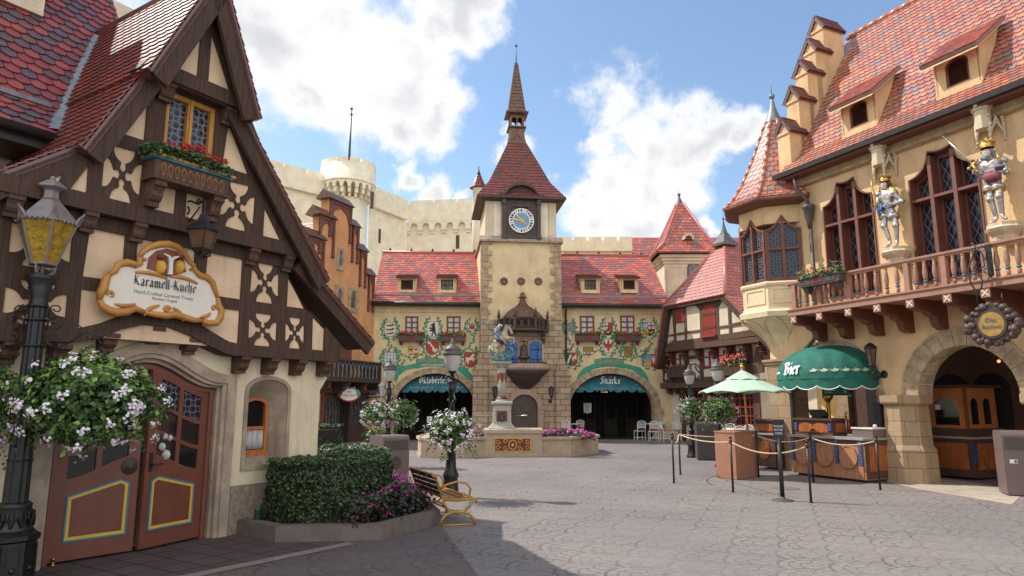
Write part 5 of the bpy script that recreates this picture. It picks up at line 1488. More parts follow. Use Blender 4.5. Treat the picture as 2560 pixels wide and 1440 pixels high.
 for i,(x0,y0,x1,y1) in enumerate(boxw):
  ua,zb = C0.uv(x0,y1,0); ub,zt = C0.uv(x1,y0,0)
  small_window(C0,ua,ub,zb - .1,zt,.0,t,2,(.40,.68),'brownpaint','curtain')
  um = (ua + ub)/2
  geranium_box(C0,um - .60,um + .58,zb - .42,zb - .13,.0,lab[i],group='window boxes on the painted wings',psz=.03,lsz=.10,nl=260,nfl=34,depth=.3)
 return t
wl_ = wing('beer_hall_wing','yellow painted wing left of the clock tower, red roof and Oktoberfest arch',-6.72,-1.4,(-3.66,1.90,3.10),[(1013,791,1046,832),(1116.6,791,1151.6,833)],
 [(995.7,692,1039,730.7,0),(1096,692,1139,730.7,1)],['wooden box of red geraniums between the lion and bear shields, left painted wing','wooden box of red geraniums between the bear and gate-tower shields, left painted wing'])
wr_ = wing('snack_wing','yellow painted wing right of the clock tower, red roof and Snacks arch',2.2,7.75,(4.82,2.06,3.12),[(1450,790,1484.7,832),(1550.8,789.5,1585,832)],
 [(1454.7,692,1497,730.7,1),(1552.6,693,1593,730,0)],['wooden box of red geraniums right of the blue oval shield, right painted wing','wooden box of red geraniums left of the quartered shield, right painted wing'])
rv = random.Random(5)
# left wing paintings
vb = MB()
Bx = {'lions': (962,806.5,988.5,841),'bear': (1068.6,805,1096,842.6),'gate': (1170,807.6,1190,826),'key': (1066,849,1096,886),'quart': (1021,867,1046,893),'horse': (1160.6,881,1190.6,917.7),'loz': (959,882.7,989,913),'bl': (1117,867,1136,893)}
for k in ('lions','bear','gate','key','horse','loz'): wreath(vb,C0,Bx[k],rv)
vine(vb,C0,[(976,845),(970,858),(978,868),(965,880)],rv); vine(vb,C0,[(1006,893),(1000,880),(985,870)],rv); vine(vb,C0,[(1012,886),(1030,898),(1060,880)],rv); vine(vb,C0,[(1180,832),(1186,850),(1172,866),(1185,880)],rv); vine(vb,C0,[(1158,886),(1150,872),(1140,880),(1104,884)],rv); vine(vb,C0,[(985,920),(1005,912),(1010,895)],rv)
vb.build('painted_vines',[M[k] for k in MUR],wl_)
shield(C0,Bx['lions'],mW,[(LION,(.08,.66,.92,.96),mK),(LION,(.08,.36,.92,.66),mK),(LION,(.16,.08,.86,.36),mK)],wl_)
shield(C0,Bx['bear'],mW,[(BEAR,(.08,.06,.92,.96),mK)],wl_)
shield(C0,Bx['gate'],mW,[(CASTLE,(.08,.1,.92,.95),mR)],wl_)
shield(C0,Bx['key'],mR,[('poly',((.12,.86),(.2,.94),(.72,.36),(.64,.28)),mW),(EAGLE,(.5,.1,.92,.42),mW),('rect',(.1,.72,.36,.84),mW)],wl_)
shield(C0,Bx['quart'],mY,[('rect',(.5,.5,1,1),mW),('rect',(0,0,.5,.5),mW),(LION,(.06,.56,.46,.94),mK),(EAGLE,(.56,.56,.94,.94),mR),(EAGLE,(.1,.1,.46,.46),mR),(LION,(.54,.1,.92,.46),mK)],wl_)
shield(C0,Bx['horse'],mR,[(HORSE,(.06,.14,.94,.92),mW)],wl_)
lz = []
for i in range(5):
 for j in range(5):
  x,y = i*.25 - .05,j*.25 - .05; lz.append(('poly',((x,y + .12),(x + .1,y - .02),(x + .22,y + .10),(x + .12,y + .24)),mB))
shield(C0,Bx['loz'],mW,lz,wl_)
shield(C0,Bx['bl'],mB,[(LION,(.1,.1,.9,.9),mW)],wl_)
banner(C0,(985,1040,1120,1172,893,917),wl_,'BIERGARTEN','RESTAURANT')
# right wing paintings
vb = MB()
Bx = {'oval': (1414,807.6,1432,829),'tri': (1508,806.5,1532,838),'eagle': (1508,848,1534,882),'cock': (1458.7,867,1483,893),'strip': (1558.7,866,1582,894),'q4': (1606,806,1636,839),'west': (1415,882,1444,914),'last': (1614.6,886,1641,917)}
for k in ('oval','tri','eagle','q4','west','last','strip'): wreath(vb,C0,Bx[k],rv)
vine(vb,C0,[(1420,840),(1424,855),(1432,866),(1422,878)],rv); vine(vb,C0,[(1450,900),(1460,885),(1498,876)],rv); vine(vb,C0,[(1545,880),(1556,880)],rv); vine(vb,C0,[(1622,848),(1628,860),(1618,872),(1600,880)],rv); vine(vb,C0,[(1590,885),(1602,893),(1612,884)],rv)
vb.build('painted_vines',[M[k] for k in MUR],wr_)
shield(C0,Bx['oval'],mB,[('rect',(0,.12 + .2*i,1,.20 + .2*i),mR) for i in range(5)],wr_)
shield(C0,Bx['tri'],mR,[('rect',(.0,.4,.5,1),mW),('rect',(.18,.4,.3,1),mR),('rect',(0,.66,.5,.78),mR),('poly',((0,0),(1,0),(.5,.62)),mK),(LION,(.3,.06,.7,.46),mY)],wr_)
shield(C0,Bx['eagle'],mW,[(EAGLE,(.04,.04,.96,.97),mR)],wr_)
shield(C0,Bx['cock'],mW,[('rect',(0,.55 + .12*i,1,.61 + .12*i),mK) for i in range(4)] + [('rect',(0,.49 + .12*i,1,.55 + .12*i),mY) for i in range(4)] + [('poly',((0,.34),(1,.34),(.5,.05)),mR)],wr_)
shield(C0,Bx['strip'],mY,[('rect',(0,.1*i,1,.1*i + .05),mK) for i in range(10)] + [('poly',((0,.95),(.1,1),(1,.2),(.92,.12)),mG)],wr_)
shield(C0,Bx['q4'],mW,[('rect',(0,.5,.5,1),mB),('rect',(.5,.0,1,.5),mK),('rect',(0,0,.5,.5),mY),('rect',(.7,.5,.8,1),mR),('rect',(.5,.7,1,.8),mR),(LION,(.06,.54,.44,.96),mW),('poly',((.0,.4),(.1,.5),(.5,.12),(.42,.06)),mR),(LION,(.54,.08,.92,.44),mY)],wr_)
shield(C0,Bx['west'],mGd,[('rect',(.5,0,1,1),mR),('poly',((.06,.2),(.18,.1),(.48,.8),(.36,.9)),mW),(HORSE,(.52,.3,.96,.9),mW)],wr_)
shield(C0,Bx['last'],mB,[('rect',(.5,0,1,1),mR),('rect',(0,0,.5,.5),mY),(EAGLE,(.56,.2,.94,.94),mW)],wr_)
banner(C0,(1452,1486,1560,1610,893,917),wr_,'SOMMERFEST','')

# ---------------- canvas valances in the arches
def valance(name,label,uc,hw,zbot,apx,words):
 t = thing(name,label,'awning',C0.P(uc,zbot,-.15))
 top = arc(uc,WZ,hw - .04,apx - WZ - .05,0,180,40); top = [p for p in top if p[1] > zbot]
 lo = []; x0,x1 = top[-1][0],top[0][0]; n = 60; wid = [.13,.27,.33,.46,.54,.67,.73,.87]
 for i in range(n + 1):
  x = x0 + (x1 - x0)*i/n; f = (x - x0)/(x1 - x0); dmin = min(abs(f - w) for w in wid); lo.append((x,zbot + .13*max(0,1 - dmin/.03)))
 ofn = lambda u,z: -.42 + .30*(apx - z)
 b = MB(); sheet(b,C0,lo + top[1:-1],ofn,.012); b.build('canvas',M['teal'],t)
 b = MB(); rnd = random.Random(int(hw*1000))
 for _ in range(46):
  a = rnd.uniform(8,172); k = rnd.uniform(.80,.95); u,z = uc + (hw - .04)*k*cos(radians(a)),WZ + (apx - WZ)*k*sin(radians(a))
  if z < zbot + .16 or (abs(u - uc) < hw*.55 and z < apx - .32): continue
  an = rnd.uniform(0,pi); s = .055; d = Vector((cos(an),sin(an)))*s; e = Vector((-sin(an),cos(an)))*s*.35
  q = [(u + d.x,z + d.y),(u + e.x,z + e.y),(u - d.x,z - d.y),(u - e.x,z - e.y)]
  b.add([C0.P(x,y,ofn(x,y) + .018) for x,y in q],[(0,1,2,3)],rnd.choices((0,1,2),(4,3,1))[0])
 b.build('confetti',[M['myellow'],M['mwhite'],M['mred']],t)
 b = MB(); F2 = C0
 for kind,s,h,du,dz,mi in words:
  o = ofn(uc,zbot + dz) + .03
  if kind == 'nib': nib(b,s,h,Frame(C0.P(uc,0,o),(C0.d.x,C0.d.y)),du,zbot + dz,0,mi,wid=.15)
  else: text_mb(b,s,h,C0,uc + du,zbot + dz,o,mi,shear=.3)
 b.build('lettering',[M['lettering'],M['violet']],t)
valance('arch_awning','dark teal valance lettered Oktoberfest hanging in the left arch',-3.66,1.90,2.20,3.10,[('nib','Oktoberfest',.20,-.05,.44,0),('t','Lunch Buffet &',.17,-.62,.24,1),('t','Dinner Buffet',.17,.75,.24,1)])
valance('arch_awning','dark teal valance lettered Snacks hanging in the right arch',4.82,2.06,2.22,3.12,[('nib','Snacks',.22,0,.42,0),('t','(Food)',.09,0,.31,1),('t','Bratwurst \u2022 Bier \u2022 Strudel',.16,0,.19,1)])

# ---------------- clock tower
_tc = C0.P(.41,0,.6); T = Frame((_tc.x,_tc.y),(1,.12))
tw = thing('clock_tower','tall stone and plaster clock tower with red pyramid roof and slender copper spire','tower',T.P(0,0,-1.9))
HW = 1.95
b = MB(); b.fbox(T,-HW,HW,0,5.62,-3.9,0)
for s in (-1,1):
 b.slab([[(s*(HW - .33),0),(s*(HW + .35),0),(s*(HW + .35),3.0),(s*(HW + .02),4.05),(s*(HW - .33),3.3)]],T,-.3,.16)
 b.slab([[(s*(HW - .40),2.94),(s*(HW + .40),2.94),(s*(HW + .40),3.03),(s*(HW - .40),3.03)]],T,-.32,.20)
b.build('stone_base',M['ashlar'],tw)
b = MB(); b.fbox(T,-HW + .02,HW - .02,5.62,9.45,-3.85,-.03); b.build('plaster_shaft',M['plasterC'],tw)
qb = [MB(),MB()]; z = 5.62; i = 0
rq = random.Random(3)
while z < 9.42:
 h = rq.uniform(.22,.34); h = min(h,9.45 - z)
 for s in (-1,1):
  w = .34 + .17*((i + (s > 0)) % 2) + rq.uniform(-.03,.03); a,c = s*(HW + .01),s*(HW - w)
  qb[s > 0].slab([[(a,z + .006),(c,z + .006),(c,z + h - .006),(a,z + h - .006)]],T,-.55 + .17*((i + (s > 0)) % 2),.02 + .02*rq.random())
 z += h; i += 1
for q_ in qb: q_.build('quoins',M['vouss'],tw)
b = MB(); b.fbox(T,-HW - .05,HW + .05,9.45,9.50,-3.95,.08); b.slab([[(0,9.50),(.16,9.50),(.0,9.72)]],Frame(T.P(0,0,0),(T.n.x,T.n.y)),-HW - .1,HW + .1); b.fbox(T,-HW - .1,HW + .1,9.42,9.50,-4.0,.15)
b.build('stringcourse',M['stone'],tw)
b = MB(); b.fbox(T,-1.74,1.74,9.5,11.7,-3.7,-.16)
for s in (-1,1): b.fbox(T,s*1.74 - .02 - (.34 if s > 0 else 0),s*1.74 + .02 + (.34 if s < 0 else 0),9.55,11.55,-.5,-.11)
b.build('belfry',M['plasterH'],tw)
b = MB()
for s in (-1,1): b.fbox(T,min(s*1.36,s*.98),max(s*1.36,s*.98),9.72,11.5,-.2,-.14)
b.build('grey_panel',M['castle'],tw)
# clock case with arched hood
b = MB(); hood = [(-.92,9.62),(.92,9.62),(.92,11.75)] + arc(0,11.72,.70,.55,25,155,12) + [(-.92,11.75)]
b.slab([hood],T,-.3,.06)
for u in [-.8 + .1*i for i in range(17)]: b.fbox(T,u - .004,u + .004,9.7,11.7,.05,.064,1)
for s in (-1,1): b.fbox(T,s*.86 - .09,s*.86 + .09,9.60,11.6,0,.14); b.fbox(T,s*.86 - .11,s*.86 + .11,11.3,11.62,0,.20); b.fbox(T,s*.86 - .11,s*.86 + .11,9.58,9.75,0,.18)
b.fbox(T,-.92,.92,9.60,9.72,0,.15); b.fbox(T,-.45,.45,11.18,11.26,0,.16);
for s in (-1,1): b.fbox(T,s*.38 - .06,s*.38 + .06,11.0,11.2,0,.12)
hb = [(-1.12,11.62),(-.86,11.72)] + [(x,z) for x,z in arc(0,11.72,.74,.52,160,20,14)] + [(.86,11.72),(1.12,11.62)]
ht = [(x*1.0,z + .15) for x,z in hb]
b.slab([hb + ht[::-1]],T,-.6,.30)
b.build('clock_case',[M['copper_d'],M['dark']],tw)
cz = 10.50; CF = Frame(T.P(0,0,.075),(T.d.x,T.d.y))
b = MB(); circ = lambda r,n=40: arc(0,cz,r,r,0,360,n)[:-1]
b.slab([circ(.66)],CF,-.02,.02,0); b.slab([circ(.62),circ(.40)],CF,.01,.026,1); b.slab([circ(.40)],CF,.01,.03,2)
nums = ['XII','I','II','III','IIII','V','VI','VII','VIII','IX','X','XI']
for i in range(24):
 a = pi/2 - i*pi/12; s_ = nums[i % 12]; n = len(s_)
 for j in range(n):
  aa = a - (j - (n - 1)/2)*.055; d = Vector((cos(aa),sin(aa))); e = Vector((-d.y,d.x))*(.012 if s_[j] == 'I' else .019)
  q = [(d.x*.45 - e.x,cz + d.y*.45 - e.y),(d.x*.57 - e.x,cz + d.y*.57 - e.y),(d.x*.57 + e.x,cz + d.y*.57 + e.y),(d.x*.45 + e.x,cz + d.y*.45 + e.y)]
  b.slab([q],CF,.02,.031 + .001*j,0)
for k in range(16):
 a = k*pi/8; d = Vector((cos(a),sin(a))); e = Vector((-d.y,d.x))*.022; r = .21 if k % 2 == 0 else .14
 b.slab([[(-e.x,cz - e.y),(d.x*r,cz + d.y*r),(e.x,cz + e.y)]],CF,.02,.036 + .0006*k,3)
ck = b.build('clock_face',[M['ink'],M['white'],M['mblue'],M['gold']],tw)
for a,r in ((radians(172),.50),(radians(130),.46),(radians(-40),.36)):
 d = Vector((cos(a),sin(a))); e = Vector((-d.y,d.x))*.028; MB().slab([[(-e.x,cz - e.y),(d.x*r*.7 - e.x*.5,cz + d.y*r*.7 - e.y*.5),(d.x*r*.75 - e.x*1.6,cz + d.y*r*.75 - e.y*1.6),(d.x*r,cz + d.y*r),(d.x*r*.75 + e.x*1.6,cz + d.y*r*.75 + e.y*1.6),(e.x,cz + e.y)]],CF,.05,.056).build('clock_hand',M['brass'],ck)
 # roof
b = MB()
def sq(h,z): return [T.P(s*h,z,-1.9 + t*h) for s,t in ((-1,1),(1,1),(1,-1),(-1,-1))]
rings = [(2.16,11.70),(1.52,12.62),(.47,15.08)]
for (h0,z0),(h1,z1) in zip(rings[:-1],rings[1:]):
 A,B_ = sq(h0,z0),sq(h1,z1)
 for k in range(4): roof_face(b,[A[k],A[(k + 1) % 4],B_[(k + 1) % 4],B_[k]],.155,.20,'flat',4,.028,jit=.1)
b.build('pyramid_roof',M['tileT'],tw)
b = MB(); e = sq(2.20,11.58); e2 = sq(2.20,11.70); e3 = sq(1.78,11.50)
b.add(e + e2 + e3,[(0,1,5,4),(1,2,6,5),(2,3,7,6),(3,0,4,7),(8,9,1,0),(9,10,2,1),(10,11,3,2),(11,8,0,3),(4,5,6,7)]); b.build('eaves',M['copper_d'],tw)
b = MB(); apx = T.P(0,0,-1.9)
def sqlathe(prof,mi=0): b.lathe([(r*sqrt(2),z) for r,z in prof],apx,4,mi,rotm(T.ang),False,True,pi/4)
sqlathe([(.50,15.04),(.47,15.10),(.40,15.45),(.37,15.92),(.48,15.98),(.48,16.03)])
for s,t in ((-1,1),(1,1),(1,-1),(-1,-1)): b.box(T.P(s*.33,16.3,-1.9 + t*.33),(.09,.09,.6),0,rotm(T.ang))
for fr in range(4):
 F = T.rot(0,-1.9,fr*pi/2); F.O = F.O + F.n*.36;
 b.slab([[(-.36,16.4),(-.30,16.4)] + arc(-.15,16.4,.14,.16,180,0,8) + arc(.15,16.4,.14,.16,180,0,8) + [(.30,16.4),(.36,16.4),(.36,16.72),(-.36,16.72)]],F,-.06,.0); b.fbox(F,-.025,.025,16.0,16.5,-.05,0)
 for s in (-1,1): b.tube([F.P(s*.33,15.15,.10),F.P(0,15.62,.04),F.P(s*.02,15.9,.03)],.018,0,5)
sqlathe([(.40,16.70),(.58,16.74),(.60,16.80),(.44,16.92)])
b.build('lantern',M['copper'],tw)
b = MB(); sqlathe([(.42,16.90),(.07,19.75)])
for i in range(1,14):
 t = i/14; h = .42 + (.07 - .42)*t + .012; z = 16.9 + 2.85*t; sqlathe([(h - .01,z - .015),(h + .012,z - .01),(h + .012,z + .012),(h - .01,z + .02)])
for s,t in ((-1,1),(1,1),(1,-1),(-1,-1)): b.tube([T.P(s*.43,16.9,-1.9 + t*.43),T.P(s*.07,19.77,-1.9 + t*.07)],.025,0,5)
b.build('spire',M['copper'],tw)
b = MB(); b.tube([apx + Vector((0,0,19.7)),apx + Vector((0,0,20.78))],[.035,.015]); b.ball(apx + Vector((0,0,20.8)),.075); b.build('spire_rod',M['copper_d'],tw)
for px in (1260,1303,1346):
 u,z = T.uv(px,703,0); b = MB(); b.lathe([(.17,0),(.16,.03),(.10,.04),(.09,.02),(.0,.05)],T.P(u,z,-.03),10,0,rotm(T.ang) @ Matrix.Rotation(pi/2,4,'X'))
 for k in range(10): b.ball(T.P(u + .16*cos(k*pi/5),z + .16*sin(k*pi/5),-.01),.045,0,6)
 b.build('medallion',M['copper'],tw)
 # gallery with ogee canopy, bell and figure doors
gu = .06
def half_oct(r,z,o0=0.0): return [T.P(gu + r*x,z,o0 + r*y) for x,y in ((-1,0),(-1,.2),(-.42,.78),(.42,.78),(1,.2),(1,0))]
b = MB()
def hloft(rs,mi=0):
 rr = [half_oct(r,z) for r,z in rs]; n = 6; vs = [v for q in rr for v in q]
 b.add(vs,[((i + 1)*n + k,(i + 1)*n + k + 1,i*n + k + 1,i*n + k)[::-1] for i in range(len(rr) - 1) for k in range(n - 1)] + [tuple(range(n)),tuple((len(rr) - 1)*n + k for k in range(n))],mi)
hloft([(1.0,5.02),(1.22,5.05),(1.22,5.14),(1.15,5.16)])
hloft([(1.18,5.56),(1.2,5.58),(1.2,5.64),(1.1,5.65)])
P0_,P1_ = half_oct(1.15,5.16),half_oct(1.15,5.6)
for k in range(5):
 n = 3 if k in (1,2,3) else 1
 for i in range(n + 1):
  a = P0_[k].lerp(P0_[k + 1],i/n); b.tube([a,a + Vector((0,0,.42))],.045,0,5)
  if i < n:
   m_ = P0_[k].lerp(P0_[k + 1],(i + .5)/n) + Vector((0,0,.2)); dd = (P0_[k + 1] - P0_[k]).normalized(); b.tube([m_ + dd*(.13*cos(q)) + Vector((0,0,.17*sin(q))) for q in [j*pi/5 for j in range(10)]],.028,0,5,True)
b.build('gallery',M['copper_d'],tw)
for p in half_oct(1.17,5.1)[1:5]: b = MB(); b.tube([p,p + Vector((0,0,.62))],.06,0,5); b.lathe([(.07,.6),(.09,.66),(.05,.7),(.08,.74),(.04,.8),(.05,.84),(.0,1.05)],p,6); b.build('pinnacle',M['copper_d'],tw)
b = MB(); dome = [(1.02,5.62),(.95,5.76),(.78,5.95),(.52,6.12),(.30,6.26),(.17,6.42),(.12,6.55)]
b.lathe(dome,T.P(gu,0,.02),16,0,None,True)
for k in range(16):
 a = 2*pi*k/16; b.tube([T.P(gu,0,.02) + Vector((r*cos(a),r*sin(a),z + .01)) for r,z in dome],.018,0,5)
b.lathe([(.10,6.5),(.14,6.56),(.10,6.62),(.16,6.70),(.22,6.72),(.10,6.76),(.09,6.82),(.13,6.88),(.0,7.0)],T.P(gu,0,.02),8)
b.build('canopy',M['copper'],tw)
for s in (-1,1):
 b = MB(); corbel(b,T,gu + s*.98,5.05,.14,.30,.55,0); b.build('gallery_bracket',M['copper_d'],tw)
 uc = gu + .03 + s*.58; dr = [(uc - .31,3.55),(uc + .31,3.55),(uc + .31,4.38)] + arc(uc,4.38,.31,.22,0,180,12)[1:-1] + [(uc - .31,4.38)]
 dr2 = [((x - uc)*1.28 + uc,(z - 3.55)*1.10 + 3.55) for x,z in dr]
 MB().slab([dr2,dr],T,-.02,.06).build('door_arch',M['vouss'],tw)
 q = MB().slab([dr],T,-.01,.025).build('figure_door',M['bluedoor'],tw)
 b = MB()
 for z in (3.75,4.22):
  b.fbox(T,uc - .24*1,uc + .28,z - .018,z + .018,.02,.045)
  for k in (-1,1): b.tube([T.P(uc + .05 + .09*cos(t) ,z + k*(.10 + .09*sin(t)),.04) for t in [radians(d) for d in (-120,-60,0,60,120)]],.014,0,5)
 b.build('strap_hinge',M['iron'],q)
b = MB(); b.lathe([(.05,4.42),(.12,4.38),(.16,4.28),(.17,4.05),(.22,3.90),(.32,3.80),(.30,3.78)],T.P(gu + .03,0,.22),16); b.tube([T.P(gu + .03,4.4,.22),T.P(gu + .03,4.62,.22),T.P(gu + .03,4.62,0)],.03); b.build('bell',M['copper_d'],tw)
b = MB(); b.lathe([(.04,2.35),(.30,2.40),(.34,2.50),(.62,2.72),(.68,2.80),(.95,3.05),(1.10,3.20),(1.08,3.24)],T.P(gu + .12,0,0),24,0,None,True,True,0,1,.75)
for k in range(24):
 a = 2*pi*k/24; c_ = T.P(gu + .12,0,0); b.tube([c_ + Vector((r*cos(a),.75*r*sin(a),z)) for r,z in ((.36,2.5),(.62,2.70),(.70,2.80))],.03,0,5)
b.build('bowl_balcony',M['copper_d'],tw)
b = MB(); b.lathe([(1.05,3.20),(1.16,3.26),(1.18,3.36),(1.12,3.42),(1.08,3.44),(1.10,3.50),(1.0,3.53)],T.P(gu + .12,0,0),24,0,None,True,True,0,1,.75); b.build('bowl_rim',M['tan'],tw)
b = MB(); rr = [T.P(gu + .12,0,0) + Vector((1.0*cos(a),.75*sin(a),3.5)) for a in [-pi + pi*i/16 for i in range(17)]]
for p in rr: b.tube([p,p + Vector((0,0,.14))],.02,0,5)
b.tube([p + Vector((0,0,.05)) for p in rr],.02); b.build('balcony_rail',M['iron'],tw)
b = MB(); nu = gu + .06; ni = [(nu - .62,0.0),(nu + .62,0),(nu + .62,1.55)] + arc(nu,1.55,.62,.55,0,180,14)[1:-1] + [(nu - .62,1.55)]; no = [(nu - .84,0),(nu + .84,0),(nu + .84,1.55)] + arc(nu,1.55,.84,.80,0,180,14)[1:-1] + [(nu - .84,1.55)]
b.slab([no,[(x,z + .001) for x,z in ni]],T,-.02,.16); b.slab([ni],T,-.02,.03,1)
for s in (-1,1): b.fbox(T,nu + s*.78 - .16,nu + s*.78 + .16,1.42,1.56,0,.24); b.fbox(T,nu + s*.78 - .1,nu + s*.78 + .1,0,1.42,0,.20)
b.build('niche',[M['tan'],M['copper_d']],tw)

# ---------------- orange stepped-gable house
OF = Frame((-6.62,32.5),(.42,1))
og = thing('toy_shop','narrow orange house with stepped gable and gothic balcony, behind the timber shop','house',OF.P(-2,0,0))
stp = [(816,880,503),(874,897,565),(893,916,625),(913,935,687)]   # px left/right and top of each step, right side
pts = OF.uvs([(935,1100),(935,690),(914,684),(914,628),(894,621),(894,566),(875,560),(875,505),(824,488),(824,545),(803,539),(803,592),(778,586),(778,640),(752,633),(752,690)])
pts = [(0.02,-.02)] + pts[1:] + [(-5.0,pts[-1][1]),(-5.0,-.02)]
pts[1] = (.02,pts[1][1])
b = MB(); b.slab([pts],OF,-.45,0); b.build('wall',M['plasterO'],og)
capl = [(816,880,509,34),(872,898,569,20),(891,917,630,20),(912,936,692,21),(790,838,545,24),(763,812,597,22)]
for x0,x1,y,h in capl:
 b = MB(); u0,z = OF.uv(x0 + 4,y,.1); u1,_ = OF.uv(x1 + 2,y,.1); z = OF.uv((x0 + x1)/2,y - 4,.1)[1]; dz = .42
 G = Frame(OF.P((u0 + u1)/2,0,0),(OF.d.x,OF.d.y)); w = (u1 - u0)/2 + .05
 # little saddle roof, ridge along the wall
 H_ = Frame(OF.P(u0 - .05,0,0),(-OF.n.x,-OF.n.y))
 b.slab([[(-.22,z),(.55,z),(.16,z + dz)]],H_,0,u1 - u0 + .1,0)
 b.build('gable_cap',M['copper'],og)
for x0,x1,y,h in capl:   # tracery hanging under each cap with pendant strips
 b = MB(); u0 = OF.uv(x0 + 8,y,0)[0]; u1 = OF.uv(x1 - 2,y,0)[0]; z = OF.uv((x0 + x1)/2,y - 2,0)[1]
 b.fbox(OF,u0,u1,z - .14,z,0,.10)
 um = (u0 + u1)/2; w = (u1 - u0)
 for s in (-1,1):
  a = u0 if s < 0 else u1
  b.fbox(OF,min(a,a - s*.1),max(a,a - s*.1),z - 1.6,z - .1,0,.10)
  q = [(a,z - .12),(um,z - .12),(um - s*-.0,z - .22),(a - s*w*.22,z - .42),(a - s*.12,z - .85),(a,z - .9)]
  b.slab([q],OF,0,.06); b.ball(OF.P(a - s*.05,z - 1.65,.06),.09,0,6)
 b.build('gable_tracery',M['mahog'],og)
for x0,y0,x1,y1 in ((840,618,860,678),(834,712,859,775),(868,718,895,783),(806,705,824,765)):
 u0,z0 = OF.uv(x0,y1,0); u1,z1 = OF.uv(x1,y0,0); z0 = OF.uv((x0 + x1)/2,y1 - 2,0)[1]; z1 = OF.uv((x0 + x1)/2,y0 + 2,0)[1]
 uc = (u0 + u1)/2; w = (u1 - u0)
 inn = [(uc - w*.24,z0 + .2),(uc + w*.24,z0 + .2),(uc + w*.24,z1 - .42)] + arc(uc,z1 - .42,w*.24,.3,0,180,8)[1:-1] + [(uc - w*.24,z1 - .42)]
 b = MB(); b.slab([[(u0,z0),(u1,z0),(u1 - .03,z0 + .3),(u1,z0 + .5),(u1 - .03,z1),(u0 + .03,z1),(u0,z1 - .3),(u0 + .03,z0 + .3)],inn],OF,-.01,.05); q = b.build('window',M['vouss'],og)
 MB().slab([inn],OF,-.005,.012).build('pane',M['panes'],q)
b = MB()
x = [(816,893),(955,908)]
zt = OF.uv(900,902,.9)[1]; zb = OF.uv(900,949,.9)[1]; ue = OF.uv(952,905,.9)[0]
b.fbox(OF,-5,ue,zb - .12,zb,0,.95); b.fbox(OF,-5,ue,zt - .08,zt,.78,.98); b.fbox(OF,ue - .1,ue,zb,zt,.0,.95)
fr_ = b.build('balcony',M['copper_d'],og)
b = MB(); n = 14; u0 = -4.6; wd = (ue - u0)/n
for i in range(n):
 a,c = u0 + i*wd,u0 + (i + 1)*wd; um = (a + c)/2
 b.slab([[(a,zb),(c,zb),(c,zt - .06),(a,zt - .06)],[(a + wd*.18,zb + .12),(c - wd*.18,zb + .12),(c - wd*.18,zt - .45),(um,zt - .16),(a + wd*.18,zt - .45)]],OF,.82,.88,0)
 b.tube([OF.P(a,zb + .06,.89),OF.P(a,zt - .4,.89),OF.P(a + wd*.2,zt - .2,.89),OF.P(um,zt - .1,.89),OF.P(c - wd*.2,zt - .2,.89),OF.P(c,zt - .4,.89)],.022,1,5)
b.build('balustrade',[M['copper_d'],M['lead']],og)
for u in (-.3,-1.6,-2.9,-4.2): b = MB(); corbel(b,OF,u,zb - .1,.25,.85,.55,0); b.build('balcony_bracket',M['copper_d'],og)
b = MB(); u0,u1 = OF.uv(806,1000,0)[0],OF.uv(914,1000,0)[0]; zt = OF.uv(860,983,0)[1]; m1,m2 = u0 + (u1 - u0)*.36,u0 + (u1 - u0)*.58
b.slab([[(u0 - .12,0),(u1 + .12,0),(u1 + .12,zt + .2),(u0 - .12,zt + .2)],[(u0,.01),(u1,.01),(u1,zt),(u0,zt)]],OF,-.02,.10,0); b.fbox(OF,u0,u1,.01,zt,-.02,.01,1)
b.build('door_frame',[M['mahog'],M['dark']],og)
for a,c in ((u0 + .04,m1),(m2,u1 - .04)):
 hs = []; k = 4; w = (c - a - .24)/k
 for i in range(k): hs.append([(a + .14 + i*w,.8),(a + .10 + (i + 1)*w,.8),(a + .10 + (i + 1)*w,zt - .6),(a + .12 + (i + .5)*w,zt - .25),(a + .14 + i*w,zt - .6)])
 q = MB().slab([[(a,.02),(c,.02),(c,zt - .04),(a,zt - .04)]] + hs,OF,.0,.07).build('door',M['copper_d'],og)
 MB().fbox(OF,a + .1,c - .1,.75,zt - .15,.01,.02).build('pane',M['panes'],q)
u0,z0 = OF.uv(842,915,0); b = MB(); b.fbox(OF,u0 - .8,u0 + 1.0,zb,zb + 2.2,-.01,.04); b.build('upper_door',M['mahog'],og)
b = MB(); roof_face(b,[OF.P(-7,7.6,-.5) ,OF.P(-1.0,10.0,-.5),OF.P(-1.0,10.0,-5),OF.P(-7,7.6,-5)],.26,.2,'flat',5,.03) if False else None
zr = OF.uv(824,560,-.4)[1]
roof_face(b,[OF.P(-6.2,zr - 4.4,-4.5),OF.P(-6.2,zr - 4.4,-.4),OF.P(-2.1,zr + .5,-.4),OF.P(-2.1,zr + .5,-4.5)],.26,.2,'flat',5,.03)
b.build('roof',M['tileC'],og)
ts = thing('toy_shop_sign','small oval painted sign hanging under the gothic balcony','sign',OF.P(*OF.uv(876,985,.6),.6))
u,z = OF.uv(875,986,.6); OS = Frame(OF.P(u,z,.55),(.93,.37),0); OS.O.z = z
b = MB(); b.slab([[(.46*cos(a)*(1 + .06*cos(4*a)),.32*sin(a)) for a in [2*pi*i/24 for i in range(24)]]],OS,0,.05,0); b.slab([[(.40*cos(a),.26*sin(a)) for a in [2*pi*i/24 for i in range(24)]]],OS,.01,.06,1)
for s in (-1,1): b.slab([[(s*.36,-.1),(s*.5,.0),(s*.4,.2),(s*.26,.24),(s*.3,.06)]],OS,.02,.075,2)
for i in range(5): b.ball(OS.P(-.2 + .1*i,.27 + .03*(i % 2),.05),.06,(0,3,2,0,3)[i],6)
b.build('sign_board',[M['mred'],M['sign_white'],M['green'],M['mblue']],ts)
